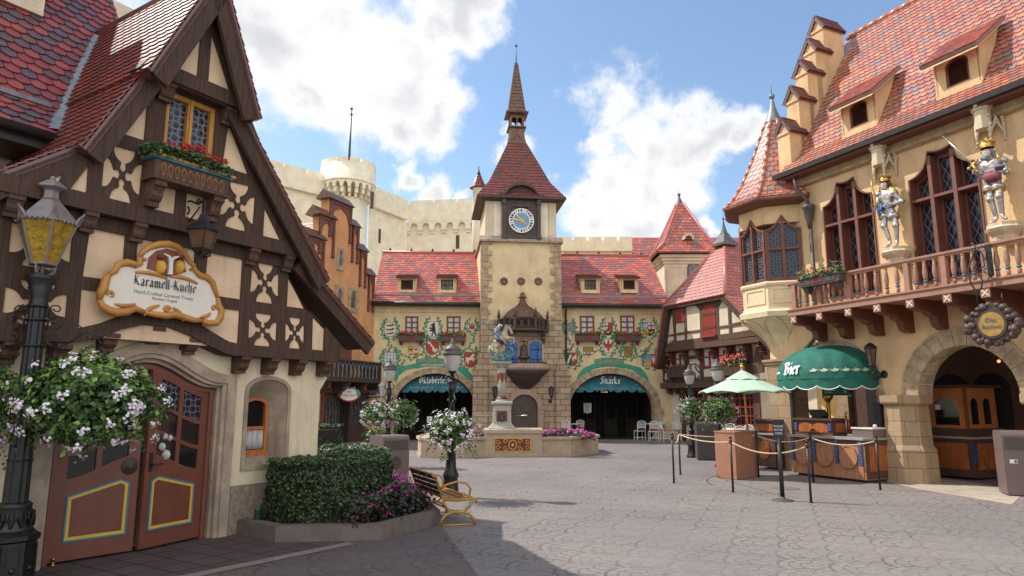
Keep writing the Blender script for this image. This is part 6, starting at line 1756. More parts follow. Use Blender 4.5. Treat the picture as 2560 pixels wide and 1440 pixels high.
b = MB(); text_mb(b,'DER',.10,OS,0,.10,.066,0); text_mb(b,'TEDDYB\u00c4R',.125,OS,0,-.05,.066,0); b.build('lettering',M['mred'],ts)
b = MB(); b.tube([OS.P(-.25,.3,.03),OS.P(-.25,.55,.03)],.015); b.tube([OS.P(.25,.3,.03),OS.P(.25,.55,.03)],.015); b.build('hanger',M['iron'],ts)

# ---------------- castle behind the roofs
ZT = at_depth(1022,502,58).z
cs = thing('castle','pale cream castle wall with round battlemented tower and flagpole behind the roofs','castle',at_depth(870,600,50)*1.0)
cs.location.z = 0
pA,pB,pC,pD,pE = ray_z(560,366,ZT),ray_z(822,438,ZT),ray_z(942,467,ZT),ray_z(1022,502,ZT),ray_z(1200,495.3,ZT)
pA = pA + (pA - pB).normalized()*30
b = MB()
def castle_wall(p,q,par=1.75,arches=False):
 F = Frame((p.x,p.y),(q - p)); ln = Vector((q.x - p.x,q.y - p.y)).length
 b.slab([[(-.3,0),(ln + .1,0),(ln + .1,ZT - par + .1),(-.3,ZT - par + .1)]],F,-.5,-.35)
 n = max(2,int(ln/1.9)); loop = [(0,ZT - par),(ln,ZT - par)]
 for i in range(n,0,-1):
  a,c = ln*i/n,ln*(i - 1)/n; loop += [(a,ZT),(c + .14,ZT),(c + .14,ZT - .32),(c,ZT - .32)]
 b.slab([loop],F,-.4,0.0)
 if arches:
  m = int(ln/1.05)
  for i in range(m):
   a = i*ln/m; w = ln/m
   b.slab([[(a,ZT - par - .75),(a + w*.2,ZT - par - .75)] + arc(a + w*.5,ZT - par - .42,w*.3,.32,180,0,8) + [(a + w*.8,ZT - par - .75),(a + w,ZT - par - .75),(a + w,ZT - par + .02),(a,ZT - par + .02)]],F,-.4,-.02)
   b.fbox(F,a - w*.13,a + w*.13,ZT - par - 1.0,ZT - par - .72,-.4,-.14)
 return F
FA = castle_wall(pA,pB); FC = castle_wall(pC,pD); FD = castle_wall(pD,pE,1.95,True)
b.build('curtain_wall',M['castle'],cs)
for F,px,py in ((FC,949,590),(FD,1144,605)):
 b = MB(); u,z = F.uv(px,py,-.35); b.fbox(F,u - .16,u + .16,z - .6,z + .6,-.36,-.34); b.build('arrow_slit',M['bardark'],cs)
Yt = (pB.y + pC.y)/2 - .4; tcx = at_depth(872,420,Yt).x; zt_ = at_depth(872,392,Yt - 2).z; zl = at_depth(872,448,Yt - 2).z; rT = 70/1707*Yt*1.0
b = MB(); rS = rT*.74
b.lathe([(rS,0),(rS,zl - 1.2)],(tcx,Yt,0),32)
n = 14
outer_r = rT
b.lathe([(rS,zl - .02),(rT*1.03,zl),(rT*1.04,zl + .10),(rT,zl + .14),(rT,zt_ - .3),(rT - .3,zt_ - .3)],(tcx,Yt,0),40)
for i in range(n):
 a0,a1 = 2*pi*i/n + .05,2*pi*(i + 1)/n - .02; am = [a0 + (a1 - a0)*k/4 for k in range(5)]
 vs = [Vector((tcx + r*cos(a),Yt + r*sin(a),z)) for z in (zt_ - .32,zt_) for r in (rT,rT - .3) for a in am]
 b.add(vs,[(k,k + 1,11 + k,10 + k) for k in range(4)] + [(5 + k + 1,5 + k,15 + k,15 + k + 1) for k in range(4)] + [(10 + k,11 + k,16 + k,15 + k) for k in range(4)] + [(0,10,15,5),(4,9,19,14)])
m = 22
for i in range(m):   # machicolation: corbels with small arches between
 a = 2*pi*i/m; c = Vector((tcx,Yt,0)); d = Vector((cos(a),sin(a),0)); e = Vector((-d.y,d.x,0)); w = 2*pi*rT/m
 F = Frame((c + d*rT*.99 - e*0).xy,(e.x,e.y));
 F.n = d
 b.slab([[(-w/2,zl - .55),(-w*.30,zl - .55)] + arc(0,zl - .5,w*.30,.38,180,0,6) + [(w*.30,zl - .55),(w/2,zl - .55),(w/2,zl + .01),(-w/2,zl + .01)]],F,-.55,0)
 b.fbox(F,w/2 - w*.18,w/2 + w*.18,zl - .95,zl - .5,-.75,-.12); b.fbox(F,w/2 - w*.14,w/2 + w*.14,zl - 1.25,zl - .92,-.75,-.35)
b.build('round_tower',M['castle'],cs)
b = MB(); ft = at_depth(875,272,Yt).z; b.tube([(tcx,Yt,zt_ - .5),(tcx,Yt,zt_ + .8),(tcx + .03,Yt,ft)],[.12,.10,.05],0,8); b.ball((tcx + .03,Yt,ft),.12,0,8); b.ball((tcx + .03,Yt,ft - .5),.14,0,8,(1,1,.5)); b.build('flagpole',M['gutter'],cs)
u,z = 0,0
b = MB(); p = at_depth(930,500,Yt - 1.2); b.box((p.x,Yt - rS*.72,p.z),(.2,.3,1.3)); b.build('arrow_slit',M['bardark'],cs)
# lower yellow curtain wall to the right of the tower
pF = at_depth(1390,592,44); pG = at_depth(1580,597,44)
cr = thing('castle_annexe','low yellow castle wall right of the clock tower, above the snack wing roof','wall',(pF.x + 2,44,0))
b = MB(); F = Frame((pF.x,pF.y),(pG - pF)); ln = (pG - pF).length; zz = pF.z
loop = [(0,zz - .95),(ln,zz - .95)]
for i in range(5,0,-1): a,c = ln*i/5,ln*(i - 1)/5; loop += [(a,zz),(c + .16,zz),(c + .16,zz - .25),(c,zz - .25)]
b.slab([loop],F,-.4,0); b.slab([[(0,0),(ln,0),(ln,zz - .9),(0,zz - .9)]],F,-.8,-.25); b.build('battlement',M['castle2'],cr)
# slim turret peeping out left of the clock tower
sp_ = at_depth(1196,500,46); st = thing('slim_turret','slim white turret with red conical cap just left of the clock tower','turret',(sp_.x,46,0))
r_ = 15/1707*46; zc = at_depth(1196,470,46).z; za = at_depth(1196,432,46).z
b = MB(); b.lathe([(r_,sp_.z - 6),(r_,sp_.z - 1),(r_,zc - .05),(r_*1.25,zc)],(sp_.x,46,0),16); b.build('shaft',M['castle'],st)
b = MB(); rg_ = lambda r,z: [Vector((sp_.x + r*cos(pi/8 + k*pi/4),46 + r*sin(pi/8 + k*pi/4),z)) for k in range(8)]
zs_ = [(r_*1.5,zc - .02),(r_*.95,zc + .35),(r_*.18,za)]
for (r0,z0),(r1,z1) in zip(zs_[:-1],zs_[1:]):
 A,B_ = rg_(r0,z0),rg_(r1,z1)
 for k in range(8): roof_face(b,[A[k],A[(k + 1) % 8],B_[(k + 1) % 8],B_[k]],.22,.22,'flat',4,.03)
b.build('cap',M['tileT'],st); finial((sp_.x,46),za - .05,.75,.12,st,'gutter')

# ---------------- cream tower house and long roof behind the right wing
x0,Y0 = at_depth(1662,700,37).x,37.0; x1 = x0 + 2.75; Y1 = Y0 + 3.1; ze = at_depth(1662,632,37).z
ct = thing('cream_tower','cream square tower with red pyramid roof and lead finial behind the snack wing','tower',((x0 + x1)/2,Y0 + 1.5,0))
b = MB(); KF = Frame((x0,Y0),(1,0))
b.fbox(KF,0,x1 - x0,0,ze - .2,-3.1,0)
for k,(g,h) in enumerate(((.06,.14),(.16,.10),(.26,.10))): b.fbox(KF,-g,x1 - x0 + g,ze - .62 + k*.16,ze - .62 + k*.16 + h + .07,-3.1 - g,g)
b.slab([[(.12,ze - 4),(x1 - x0 - 1.15,ze - 4),(x1 - x0 - 1.15,ze - .8),(.12,ze - .8)],[(.16,ze - 3.9),(x1 - x0 - 1.19,ze - 3.9),(x1 - x0 - 1.19,ze - .84),(.16,ze - .84)]],KF,-.02,.03)
b.build('wall',M['plasterH'],ct)
u,z = KF.uv(1735,675,0);
q = MB().slab([[(u - .38,z - 1),(u + .38,z - 1),(u + .38,z + .1)] + arc(u,z + .1,.38,.34,0,180,10)[1:-1] + [(u - .38,z + .1)]],KF,-.05,.04).build('window',M['mahog'],ct)
MB().slab([[(u - .28,z - .9),(u + .28,z - .9),(u + .28,z + .1)] + arc(u,z + .1,.28,.25,0,180,10)[1:-1] + [(u - .28,z + .1)]],KF,0,.05).build('pane',M['panes'],q)
b = MB(); cx_,cy_ = (x0 + x1)/2,(Y0 + Y1)/2
def rc(m,z):
 hx,hy = (x1 - x0)/2,(Y1 - Y0)/2; return [Vector((cx_ + sx*(hx + m),cy_ + sy*(hy + m),z)) for sx,sy in ((-1,-1),(1,-1),(1,1),(-1,1))]
zap = at_depth(1700,512,38.5).z; zk = ze + .55
for A,B_ in ((rc(.52,ze - .05),rc(-.05,zk)),(rc(-.05,zk),rc(-(x1 - x0)/2 + .14,zap))):
 for k in range(4): roof_face(b,[A[k],A[(k + 1) % 4],B_[(k + 1) % 4],B_[k]],.26,.21,'flat',5,.03,jit=.1)
b.build('roof',M['tileC'],ct)
for k in range(4): MB().tube([rc(.52,ze)[k],rc(-.05,zk + .05)[k],rc(-(x1 - x0)/2 + .14,zap + .05)[k]],.07,0,6).build('hip_tiles',M['tileC'][0],ct)
finial((cx_,cy_),zap - .02,1.15,.24,ct,'lead_d')
u,z = KF.uv(1722,598,.1); b = MB(); b.slab([arc(u,z,.20,.22,0,180,10) + arc(u,z,.30,.34,180,0,10)],KF,-.8,.12); b.slab([arc(u,z,.22,.24,0,180,10)],KF,-.8,.04,1); b.build('eyebrow_vent',[M['plasterH'],M['bardark']],ct)
lr = thing('long_roof_house','long red roofed house with gable tops behind the cream tower','house',(11,45,0))
zr0,zr1 = at_depth(1700,628,44).z,at_depth(1700,590,45.5).z
b = MB(); xa,xb = at_depth(1572,600,44).x,22.0
roof_face(b,[(xa,43.6,zr0 - .8),(xb,43.6,zr0 - .8),(xb,46,zr1),(xa + .2,46,zr1)],.26,.21,'flat',5,.03,jit=.1); b.build('roof',M['tileC'],lr)
b = MB(); b.box(((xa + xb)/2,45.2,zr0/2 - .45),(xb - xa,2.6,zr0 - 1)); b.build('wall',M['plasterH'],lr)

# ---------------- half-timbered house on the right
HT = Frame((7.62,32.45),(.46,-1))
ht_ = thing('timber_house','beige half-timbered house with red shutters and half-hipped roof, behind the mint parasol','house',HT.P(2.5,0,0))
px7 = lambda l: [(1640 + x/5.54,740 + y/5.54) for x,y in l]
def hz(l,o): return HT.uvs(px7(l),o)
G0 = .55       # gable front
b = MB()
og_out = HT.uvs([(1655,872),(1664,830),(1682,772),(1690,757),(1812,728),(1826,745),(1864,797),(1900,838),(1895,838)],G0)
up = [[(225,230),(247,525),(125,545),(165,430)],[(275,375),(395,365),(400,497),(275,518)],[(412,160),(480,135),(560,140),(605,190),(615,465),(425,490)],
 [(862,160),(900,90),(960,65),(990,90),(1010,400),(868,420)],[(1030,90),(1130,215),(1215,345),(1042,385)],
 [(110,570),(245,555),(248,610),(90,650)],[(280,545),(400,530),(405,605),(285,625)],[(425,520),(618,495),(615,580),(425,605)],[(875,450),(1015,432),(1015,515),(880,535)],[(1050,425),(1250,395),(1320,465),(1050,512)]]
b.slab([og_out] + [hz(p,G0) for p in up],HT,G0 - .06,G0 + .02)
zA = HT.uv(1760,858,G0)[1]
b.fbox(HT,og_out[0][0] - .1,og_out[-1][0] + .1,zA - .20,zA + .02,-.3,G0 + .06)
lo = [[(105,780),(175,778),(182,845),(105,852)],[(108,895),(215,885),(222,960),(195,1028),(112,1030)],[(118,1070),(210,1068),(220,1120),(120,1165)],[(450,740),(555,728),(585,815),(445,835)],[(455,880),(605,858),(612,1135),(470,1130)],[(655,1010),(1030,975),(1040,1100),(660,1120)],[(1310,625),(1420,620),(1480,905),(1335,925)],[(1335,965),(1485,950),(1490,1060),(1340,1080)]]
wn_ = [[(262,770),(410,755),(415,965),(265,985)],[(650,705),(835,690),(840,985),(655,1000)],[(858,690),(1030,680),(1035,955),(862,970)],[(1085,655),(1255,640),(1262,880),(1090,900)]]
O2_ = .12
zM0,zM1 = HT.uv(1700,955,O2_)[1],zA
ua,ub = HT.uv(1656,900,O2_)[0],5.2
def inside(p): return [(max(ua + .05,u),min(zM1 - .06,max(zM0 + .05,z))) for u,z in p]
b.slab([[(ua,zM0),(ub,zM0),(ub,zM1),(ua,zM1)]] + [inside(hz(p,O2_)) for p in lo + wn_],HT,O2_ - .06,O2_ + .02)
b.fbox(HT,ua - .12,ub,zM0 - .28,zM0 - .02,-.3,O2_ + .1)
for u in (.3,2.0,3.6,5.0): b.fbox(HT,u - .17,u + .17,0,zM0 - .25,-.4,-.18)
b.build('timber_frame',M['timber2'],ht_)
b = MB(); b.slab([og_out],HT,G0 - .3,G0 - .02)
wh = [inside(hz(p,O2_)) for p in wn_]
b.slab([[(ua,zM0),(ub,zM0),(ub,zM1),(ua,zM1)]] + wh,HT,-.25,O2_ - .02); b.fbox(HT,ua + .1,ub,0,zM0,-.6,-.25)
b.build('plaster_panels',M['plasterH'],ht_)
def bbox(p): us = [q[0] for q in p]; zs = [q[1] for q in p]; return min(us),max(us),min(zs),max(zs)
for p in wh:
 a,c,d,e = bbox(p); small_window(HT,a,c,d,e,O2_ - .02,ht_,2,(.5,),'redframe','curtain','window',.09)
b = MB(); rd = hz([(645,565),(838,540),(828,190),(800,140),(750,118),(690,135),(650,190)],G0); b.slab([rd],HT,G0 - .02,G0 + .035)
for i in range(1,7):
 x = 645 + i*27; u,z0 = HT.uv(1640 + x/5.54,740 + 555/5.54,G0); z1 = HT.uv(1640 + x/5.54,740 + 160/5.54,G0)[1]; b.fbox(HT,u - .007,u + .007,z0,z1,G0 + .03,G0 + .04,1)
for y in (265,450):
 u0,z = HT.uv(1640 + 655/5.54,740 + y/5.54,G0); u1,_ = HT.uv(1640 + 835/5.54,740 + (y - 25)/5.54,G0); b.fbox(HT,u0,u1,z - .05,z + .05,G0 + .03,G0 + .05,1)
u0,z = HT.uv(1640 + 640/5.54,740 + 565/5.54,G0); u1,_ = HT.uv(1640 + 848/5.54,740 + 540/5.54,G0); b.fbox(HT,u0,u1,z - .06,z + .04,G0,G0 + .12)
b.build('loft_door',[M['redpaint'],M['bardark']],ht_)
a,c,d,e = bbox(hz([(295,345),(385,330),(385,165),(295,180)],G0)); b = MB(); b.fbox(HT,a,c,d,e,G0 - .02,G0 + .03)
for i in range(1,4): b.fbox(HT,a + (c - a)*i/4 - .006,a + (c - a)*i/4 + .006,d,e,G0 + .02,G0 + .036,1)
b.fbox(HT,a - .05,c + .05,d - .08,d,G0,G0 + .06); b.build('shutter',[M['redpaint'],M['bardark']],ht_)
for i,x in enumerate((45,165,350,545,750,965,1195,1420)):
 u,z = HT.uv(1640 + x/5.54,740 + (740 - x*.11)/5.54,G0 - .1)
 b = MB(); corbel(b,HT,u,zA - .18,.15,.40,.52,O2_); b.fbox(HT,u - .085,u + .085,zA - .36,zA - .32,O2_ + .1,O2_ + .43,1); b.fbox(HT,u - .085,u + .085,zA - .58,zA - .55,O2_ + .05,O2_ + .28,1)
 b.build('jetty_bracket',[M['timber2'],M['caramel_d']],ht_)
for u in [ua + .2 + .55*i for i in range(9)]: b = MB(); corbel(b,HT,u,zM0 - .26,.2,.30,.3,-.2); b.build('beam_end',M['timber2'],ht_)
b = MB()
for uc in (1.15,2.8,4.35):
 w = .62; lp = [(uc - w,.75),(uc + w,.75),(uc + w,1.7)] + arc(uc,1.7,w,.75,0,180,12)[1:-1] + [(uc - w,1.7)]
 hs = []
 for i in range(4):
  for j in range(4):
   aa = uc - w + .08 + i*(2*w - .1)/4; zz = .85 + j*.36; hs.append([(aa,zz),(aa + (2*w - .1)/4 - .04,zz),(aa + (2*w - .1)/4 - .04,zz + .31),(aa,zz + .31)])
 q = MB().slab([lp] + hs,HT,-.27,-.18).build('shop_window',M['redframe'],ht_)
 MB().slab([lp],HT,-.26,-.22).build('pane',M['glass'],q)
 # roof: half-hip over the gable and two long slopes
e0_,e1_ = HT.P(*HT.uv(1656,767,G0 + .25),G0 + .25),HT.P(*HT.uv(1813,735,G0 + .25),G0 + .25)
zeh = (e0_.z + e1_.z)/2; ue0,ue1 = HT.uv(1656,767,G0 + .25)[0],HT.uv(1813,735,G0 + .25)[0]
um = (ue0 + ue1)/2 + .1
# ridge end: depth from the photo on the vertical plane through the middle
MF = Frame(HT.P(um,0,0),(-HT.n.x,-HT.n.y)); rd_,rz0 = MF.uv(1811,600)
b = MB(); rp = HT.P(um,rz0,-rd_)
k = (rz0 - zeh)/(um - ue0)      # pitch of the long slopes
e0_,e1_ = HT.P(ue0,zeh,G0 + .25),HT.P(ue1,zeh,G0 + .25)
roof_face(b,[e0_,e1_,rp],.27,.2,'scallop',4,.03)
fl = 2.7
pr_,pb_ = HT.P(ue1 + fl,zeh - fl*.95,G0 + .25),HT.P(ue1 + fl,zeh - fl*.95,-8)
roof_face(b,[HT.P(ue1,zeh,G0 + .25),HT.P(ue1,zeh,-8),HT.P(um,rz0,-8),rp],.27,.2,'scallop',4,.03)
roof_face(b,[pr_,pb_,HT.P(ue1,zeh,-8),HT.P(ue1,zeh,G0 + .25)],.27,.2,'scallop',4,.03)
roof_face(b,[HT.P(ue0,zeh,-8),HT.P(ue0,zeh,G0 + .25),rp,HT.P(um,rz0,-8)],.27,.2,'scallop',4,.03)
lp_,lb_ = HT.P(ue0 - .75,zeh - 2.6,G0 + .25),HT.P(ue0 - .75,zeh - 2.6,-8)
roof_face(b,[lb_,lp_,HT.P(ue0,zeh,G0 + .25),HT.P(ue0,zeh,-8)],.27,.2,'scallop',4,.03)
b.build('roof',M['tileH'],ht_)
b = MB()
for (a,za,c,zc_) in ((ue0,zeh,ue0 - .35,zeh - 1.5),(ue0 - .35,zeh - 1.5,ue0 - .9,zeh - 2.75),(ue1,zeh,ue1 + fl,zeh - fl*.95)):
 b.slab([[(a,za - .06),(c,zc_ - .06),(c + .28*(1 if a == ue0 or a < um else -1),zc_ - .14),(a + .32*(1 if a < um else -1),za - .2)]],HT,-.3,G0 + .22)
b.fbox(HT,ue0,ue1,zeh - .16,zeh - .05,-.2,G0 + .2)
b.build('bargeboard',M['timber'],ht_)
MB().tube([e1_,rp],.08,0,7).build('hip_tiles',M['tileH'][0],ht_); MB().tube([e0_,rp],.08,0,7).build('hip_tiles',M['tileH'][0],ht_)
b = MB(); b.lathe([(.58,rz0 - .30),(.58,rz0 - .18),(.36,rz0 + .02),(.22,rz0 + .28),(.15,rz0 + .34)],(rp.x,rp.y,0),4,0,rotm(HT.ang),False,True,pi/4); b.build('lead_cap',M['lead_d'],ht_)
finial((rp.x,rp.y),rz0 + .30,1.25,.14,ht_,'lead_d')
b = MB(); b.fbox(HT,ua + .1,5.2,zM1,zeh - .1,-8,-.2); b.build('rear_walls',M['plasterH'],ht_)
geranium_box(HT,bbox(wh[0])[0] - .25,bbox(wh[0])[1] + .2,bbox(wh[0])[2] - .5,bbox(wh[0])[2] - .08,O2_ + .02,'slatted box of dark red geraniums under the left window of the half-timbered house',nl=260,nfl=16,lsz=.1,psz=.03,m='timber2',slats=True,group='window boxes on the half-timbered house')
geranium_box(HT,bbox(wh[3])[0] - .45,bbox(wh[3])[1] + .15,bbox(wh[3])[2] - .62,bbox(wh[3])[2] - .16,O2_ + .02,'box overflowing with bright red geraniums above the mint parasol',nl=520,nfl=80,lsz=.11,psz=.035,leafh=.34,m='timber2',slats=True,group='window boxes on the half-timbered house')

q = C0.P(*C0.uv(1511,981,-1.2),-1.2); pl_ = thing('pendant_lamp','glowing orange pendant lamp in the dark Snacks passage','lamp',tuple(q))
b = MB(); b.lathe([(.16,q.z),(.05,q.z + .14)],(q.x,q.y,0),10); b.build('shade',M['glow'],pl_); MB().tube([q + Vector((0,0,.13)),q + Vector((0,0,.7))],.012).build('cord',M['iron'],pl_)

# ================================================================== FOREGROUND
RND = random.Random(21)
# ---- big lamp by the shop door
LX,LY = -4.78,6.82
def zpx(py,px=90,Y=LY): return at_depth(px,py,Y).z
lamp = thing('street_lamp','large black lamp post with amber six-sided lantern, nearest, beside the shop door','street lamp',(LX,LY,0))
zb = [0,zpx(1347),zpx(1335),zpx(1262),zpx(1150),zpx(765),zpx(750),zpx(722),zpx(700),zpx(690)]
b = MB(); b.lathe([(.235,0),(.225,.02),(.215,zb[1] - .02),(.24,zb[1]),(.24,zb[1] + .04),(.19,zb[2] + .03)],(LX,LY,0),8,0,None,False,True,pi/8)
for k in range(8):
 a = k*pi/4; F = Frame((LX + .197*cos(a),LY + .197*sin(a)),(-sin(a),cos(a))); F.n = Vector((cos(a),sin(a),0))
 b.slab([[(-.06,.05),(.06,.05),(.06,zb[1] - .05),(-.06,zb[1] - .05)],[(-.045,.065),(.045,.065),(.045,zb[1] - .065),(-.045,zb[1] - .065)]],F,-.02,.018); b.ball(F.P(0,.16,.005),.03,0,8)
b.build('base',M['black'],lamp)
b = MB(); b.lathe([(.19,zb[2] + .02),(.165,zb[2] + .06),(.15,zb[2] + .12),(.155,zb[3] - .08),(.14,zb[3] - .02),(.15,zb[3]),(.12,zb[3] + .03)],(LX,LY,0),20)
for k in range(12):
 a = 2*pi*k/12
 for s in (-1,1):
  pts = [Vector((LX,LY,0)) + Vector((r*cos(a + s*w),r*sin(a + s*w),z)) for r,w,z in ((.165,0,zb[2] + .07),(.165,.12,zb[2] + .15),(.165,.2,zb[3] - .12),(.165,.1,zb[3] - .06))]
  b.tube(pts,[.012,.018,.014,.008],0,5)
b.build('acanthus_collar',M['black'],lamp)
b = MB(); n = 24
def flute(r): return [r*(1 if k % 2 else .90) for k in range(n)]
vs = []; zz = [(.108,zb[3] + .02),(.104,zb[4]),(.101,zb[4] + .03),(.078,zb[5])]
for r,z in zz:
 for k,rr in enumerate(flute(r)): a = 2*pi*k/n; vs.append((LX + rr*cos(a),LY + rr*sin(a),z))
b.add(vs,[(i*n + k,i*n + (k + 1) % n,(i + 1)*n + (k + 1) % n,(i + 1)*n + k) for i in range(3) for k in range(n)])
for z in (zb[4],zpx(865),zpx(800)): b.lathe([(.100,z - .012),(.112,z - .006),(.112,z + .006),(.10,z + .012)],(LX,LY,0),20)
b.build('shaft',M['black'],lamp)
b = MB(); b.lathe([(.085,zb[5] - .02),(.10,zb[5]),(.085,zb[5] + .02),(.08,zb[6] + .02),(.105,zb[7] + .01),(.10,zb[7] + .03),(.135,zb[8]),(.14,zb[9] - .01),(.13,zb[9]),(.06,zb[9] + .01)],(LX,LY,0),24); b.build('capital',M['black'],lamp)
zl0,zl1,zr1,zn,zf = zpx(662),zpx(556),zpx(502),zpx(488),zpx(444)
b = MB()
for k in range(6):
 a = k*pi/3 + .25; b.tube([(LX + .12*cos(a),LY + .12*sin(a),zl0),(LX + .275*cos(a),LY + .275*sin(a),zl1)],.012,0,5)
 a2 = a + pi/3
 for r,z in ((.12,zl0),(.275,zl1)): b.tube([(LX + r*cos(a),LY + r*sin(a),z),(LX + r*cos(a2),LY + r*sin(a2),z)],.012,0,5)
 c = Vector((LX + .28*cos(a),LY + .28*sin(a),zl1)); o = Vector((cos(a),sin(a),0)); t = Vector((-sin(a),cos(a),0))
 P = [c - t*.05 - Vector((0,0,.02)),c + t*.05 - Vector((0,0,.02)),c + t*.035 + o*.02 + Vector((0,0,.05)),c + o*.06 + Vector((0,0,.11)),c - t*.035 + o*.02 + Vector((0,0,.05))]
 P2 = [p - o*.014 for p in P]; b.add(P + P2,[(0,1,2,3,4),(9,8,7,6,5)] + [(i,5 + i,5 + (i + 1) % 5,(i + 1) % 5) for i in range(5)])
 for j in range(6): q = c.lerp(Vector((LX + .28*cos(a2),LY + .28*sin(a2),zl1)),(j + .5)/6); b.ball(q - Vector((0,0,.012)),.018,0,6)
b.lathe([(.285,zl1),(.27,zl1 + .02),(.09,zr1),(.10,zr1 + .01),(.075,zr1 + .02),(.072,zn + .04),(.085,zn + .05),(.14,zn + .075),(.14,zn + .09),(.06,zn + .15),(.035,zf - .10),(.05,zf - .09),(.03,zf - .06),(.045,zf - .04),(.0,zf)],(LX,LY,0),6,0,None,False,True,.25)
b.ball((LX,LY,zf - .01),.028); b.tube([(LX,LY,zb[9]),(LX,LY,zl0 + .06)],.018); b.lathe([(.0,zl0 - .01),(.125,zl0),(.125,zl0 + .012),(0,zl0 + .014)],(LX,LY,0),6,0,None,False,True,.25)
b.lathe([(.05,zl0 + .02),(.055,zl0 + .04),(.02,zl0 + .06)],(LX,LY,0),8)
for k in range(3):
 a = k*2*pi/3 + .6; d = Vector((cos(a),sin(a),0)); z0 = zb[9] + .01
 b.tube([Vector((LX,LY,z0)) + d*r + Vector((0,0,h)) for r,h in ((.05,0),(.10,.02),(.11,.06),(.07,.08),(.06,.05)) ],.009,0,5); b.tube([Vector((LX,LY,zl0)) + d*r - Vector((0,0,h)) for r,h in ((.02,.12),(.06,.10),(.11,.05),(.115,.0))],.009,0,5)
b.build('lantern_frame',M['lampgrey'],lamp)
b = MB(); b.lathe([(.113,zl0 + .005),(.268,zl1 - .005)],(LX,LY,0),6,0,None,False,False,.25); b.build('lantern_glass',M['amber'],lamp)
AF = Frame((LX,LY - .0),(1,0))
def scr(cx,cy,r,a0,turns,sg,n=18): return [(cx + r*(1 - .72*i/n)*cos(a0 + sg*turns*2*pi*i/n),cy + r*(1 - .72*i/n)*sin(a0 + sg*turns*2*pi*i/n)) for i in range(n + 1)]
for s in (1,-1):
 b = MB()
 def A(l,rr=.0075): b.tube([AF.P(s*(AF.uv(x/3.43,480 + y/3.43)[0]),AF.uv(x/3.43,480 + y/3.43)[1],0) for x,y in l],rr,0,6)
 A([(400,1180),(410,1110),(440,1080),(480,1068),(530,1072),(590,1098),(680,1150),(760,1198),(850,1245),(880,1240),(885,1215)])
 A([(390,1230),(400,1290),(430,1325),(490,1335),(560,1310),(640,1260),(720,1208),(770,1205),(800,1235),(790,1265),(760,1265),(740,1240)])
 A(scr(475,1140,66,pi,1.2,1)); A(scr(465,1260,62,pi,1.2,-1))
 A([(415,1075),(420,1010),(450,975),(500,975),(522,1000),(505,1026),(475,1022),(455,1005)])
 A([(390,1380),(410,1420),(450,1435),(480,1430)])
 A([(850,1250),(860,1290),(875,1310),(888,1290),(886,1220),(905,1180),(890,1165),(878,1190)],.006)
 b.build('bracket_arm',M['black'],lamp)
hook = AF.uv(872/3.43,480 + 1330/3.43)

def basket(name,label,loc,r,nl,lsz,nfl,psz,group,top,seed,bl=14):
 t = thing('hanging_basket',label,'flower basket',loc,0,group); rnd = random.Random(seed); loc = Vector(loc)
 b = MB(); b.lathe([(.02,-.22*r[2]/.4),(.2*r[0]/.6,-.15*r[2]/.4),(.3*r[0]/.6,0),(.3*r[0]/.6,.02)],loc,12); b.build('bowl',M['soil'],t)
 lf = MB()
 leaves(lf,ellipsoid_fn(loc,r,.5),int(nl*.8),lsz,(4,4,1),rnd)
 up = ellipsoid_fn(loc + Vector((0,0,.05)),(r[0]*.95,r[1]*.95,r[2]*1.0),.25,.2)
 leaves(lf,up,int(nl*.25),lsz*.9,(3,1,4),rnd)
 for _ in range(44):  # trailing shoots
  p,d = ellipsoid_fn(loc,r,.05)(rnd); q = Vector(p)
  for k in range(rnd.randint(3,8)):
   q = q + d*lsz*.5 + Vector((0,0,-lsz*.35)); leaves(lf,lambda r_,q=q,d=d: (q,d),2,lsz*.8,(2,1,3),rnd)
 lf.build('foliage',[M['leaf1'],M['leaf2'],M['leaf3']],t)
 fl = MB()
 for _ in range(nfl):
  p,d = ellipsoid_fn(loc,(r[0]*1.03,r[1]*1.03,r[2]*1.03),.06)(rnd)
  if d.y > .35: continue
  blossom(fl,p + d*lsz*.5,d + Vector((0,-.3,.2)),lsz*1.0,bl,rnd,(7,1),psz)
 fl.build('blossoms',[M['petal_w'],M['petal_v']],t)
 b = MB()
 if top:
  for k in range(3): a = k*2*pi/3 + .3; b.tube([Vector(top),loc + Vector((.28*r[0]/.6*cos(a),.28*r[0]/.6*sin(a),.03))],.0065,0,5)
  b.build('chain',M['iron'],t)
 return t
u,z = AF.uv(237,1012)
basket('hanging_basket','large hanging basket with white and violet blossoms right of the nearest lamp post',(LX + u + .0,LY - .06,z + .02),(.63,.50,.41),5200,.060,72,.018,'hanging baskets in the square',(LX + hook[0],LY,hook[1]),4)
basket('hanging_basket','hanging basket cut by the left picture edge, left of the nearest lamp post',(LX - .66,LY - .06,z + .0),(.60,.50,.43),4600,.060,90,.018,'hanging baskets in the square',(LX - hook[0],LY,hook[1]),9)

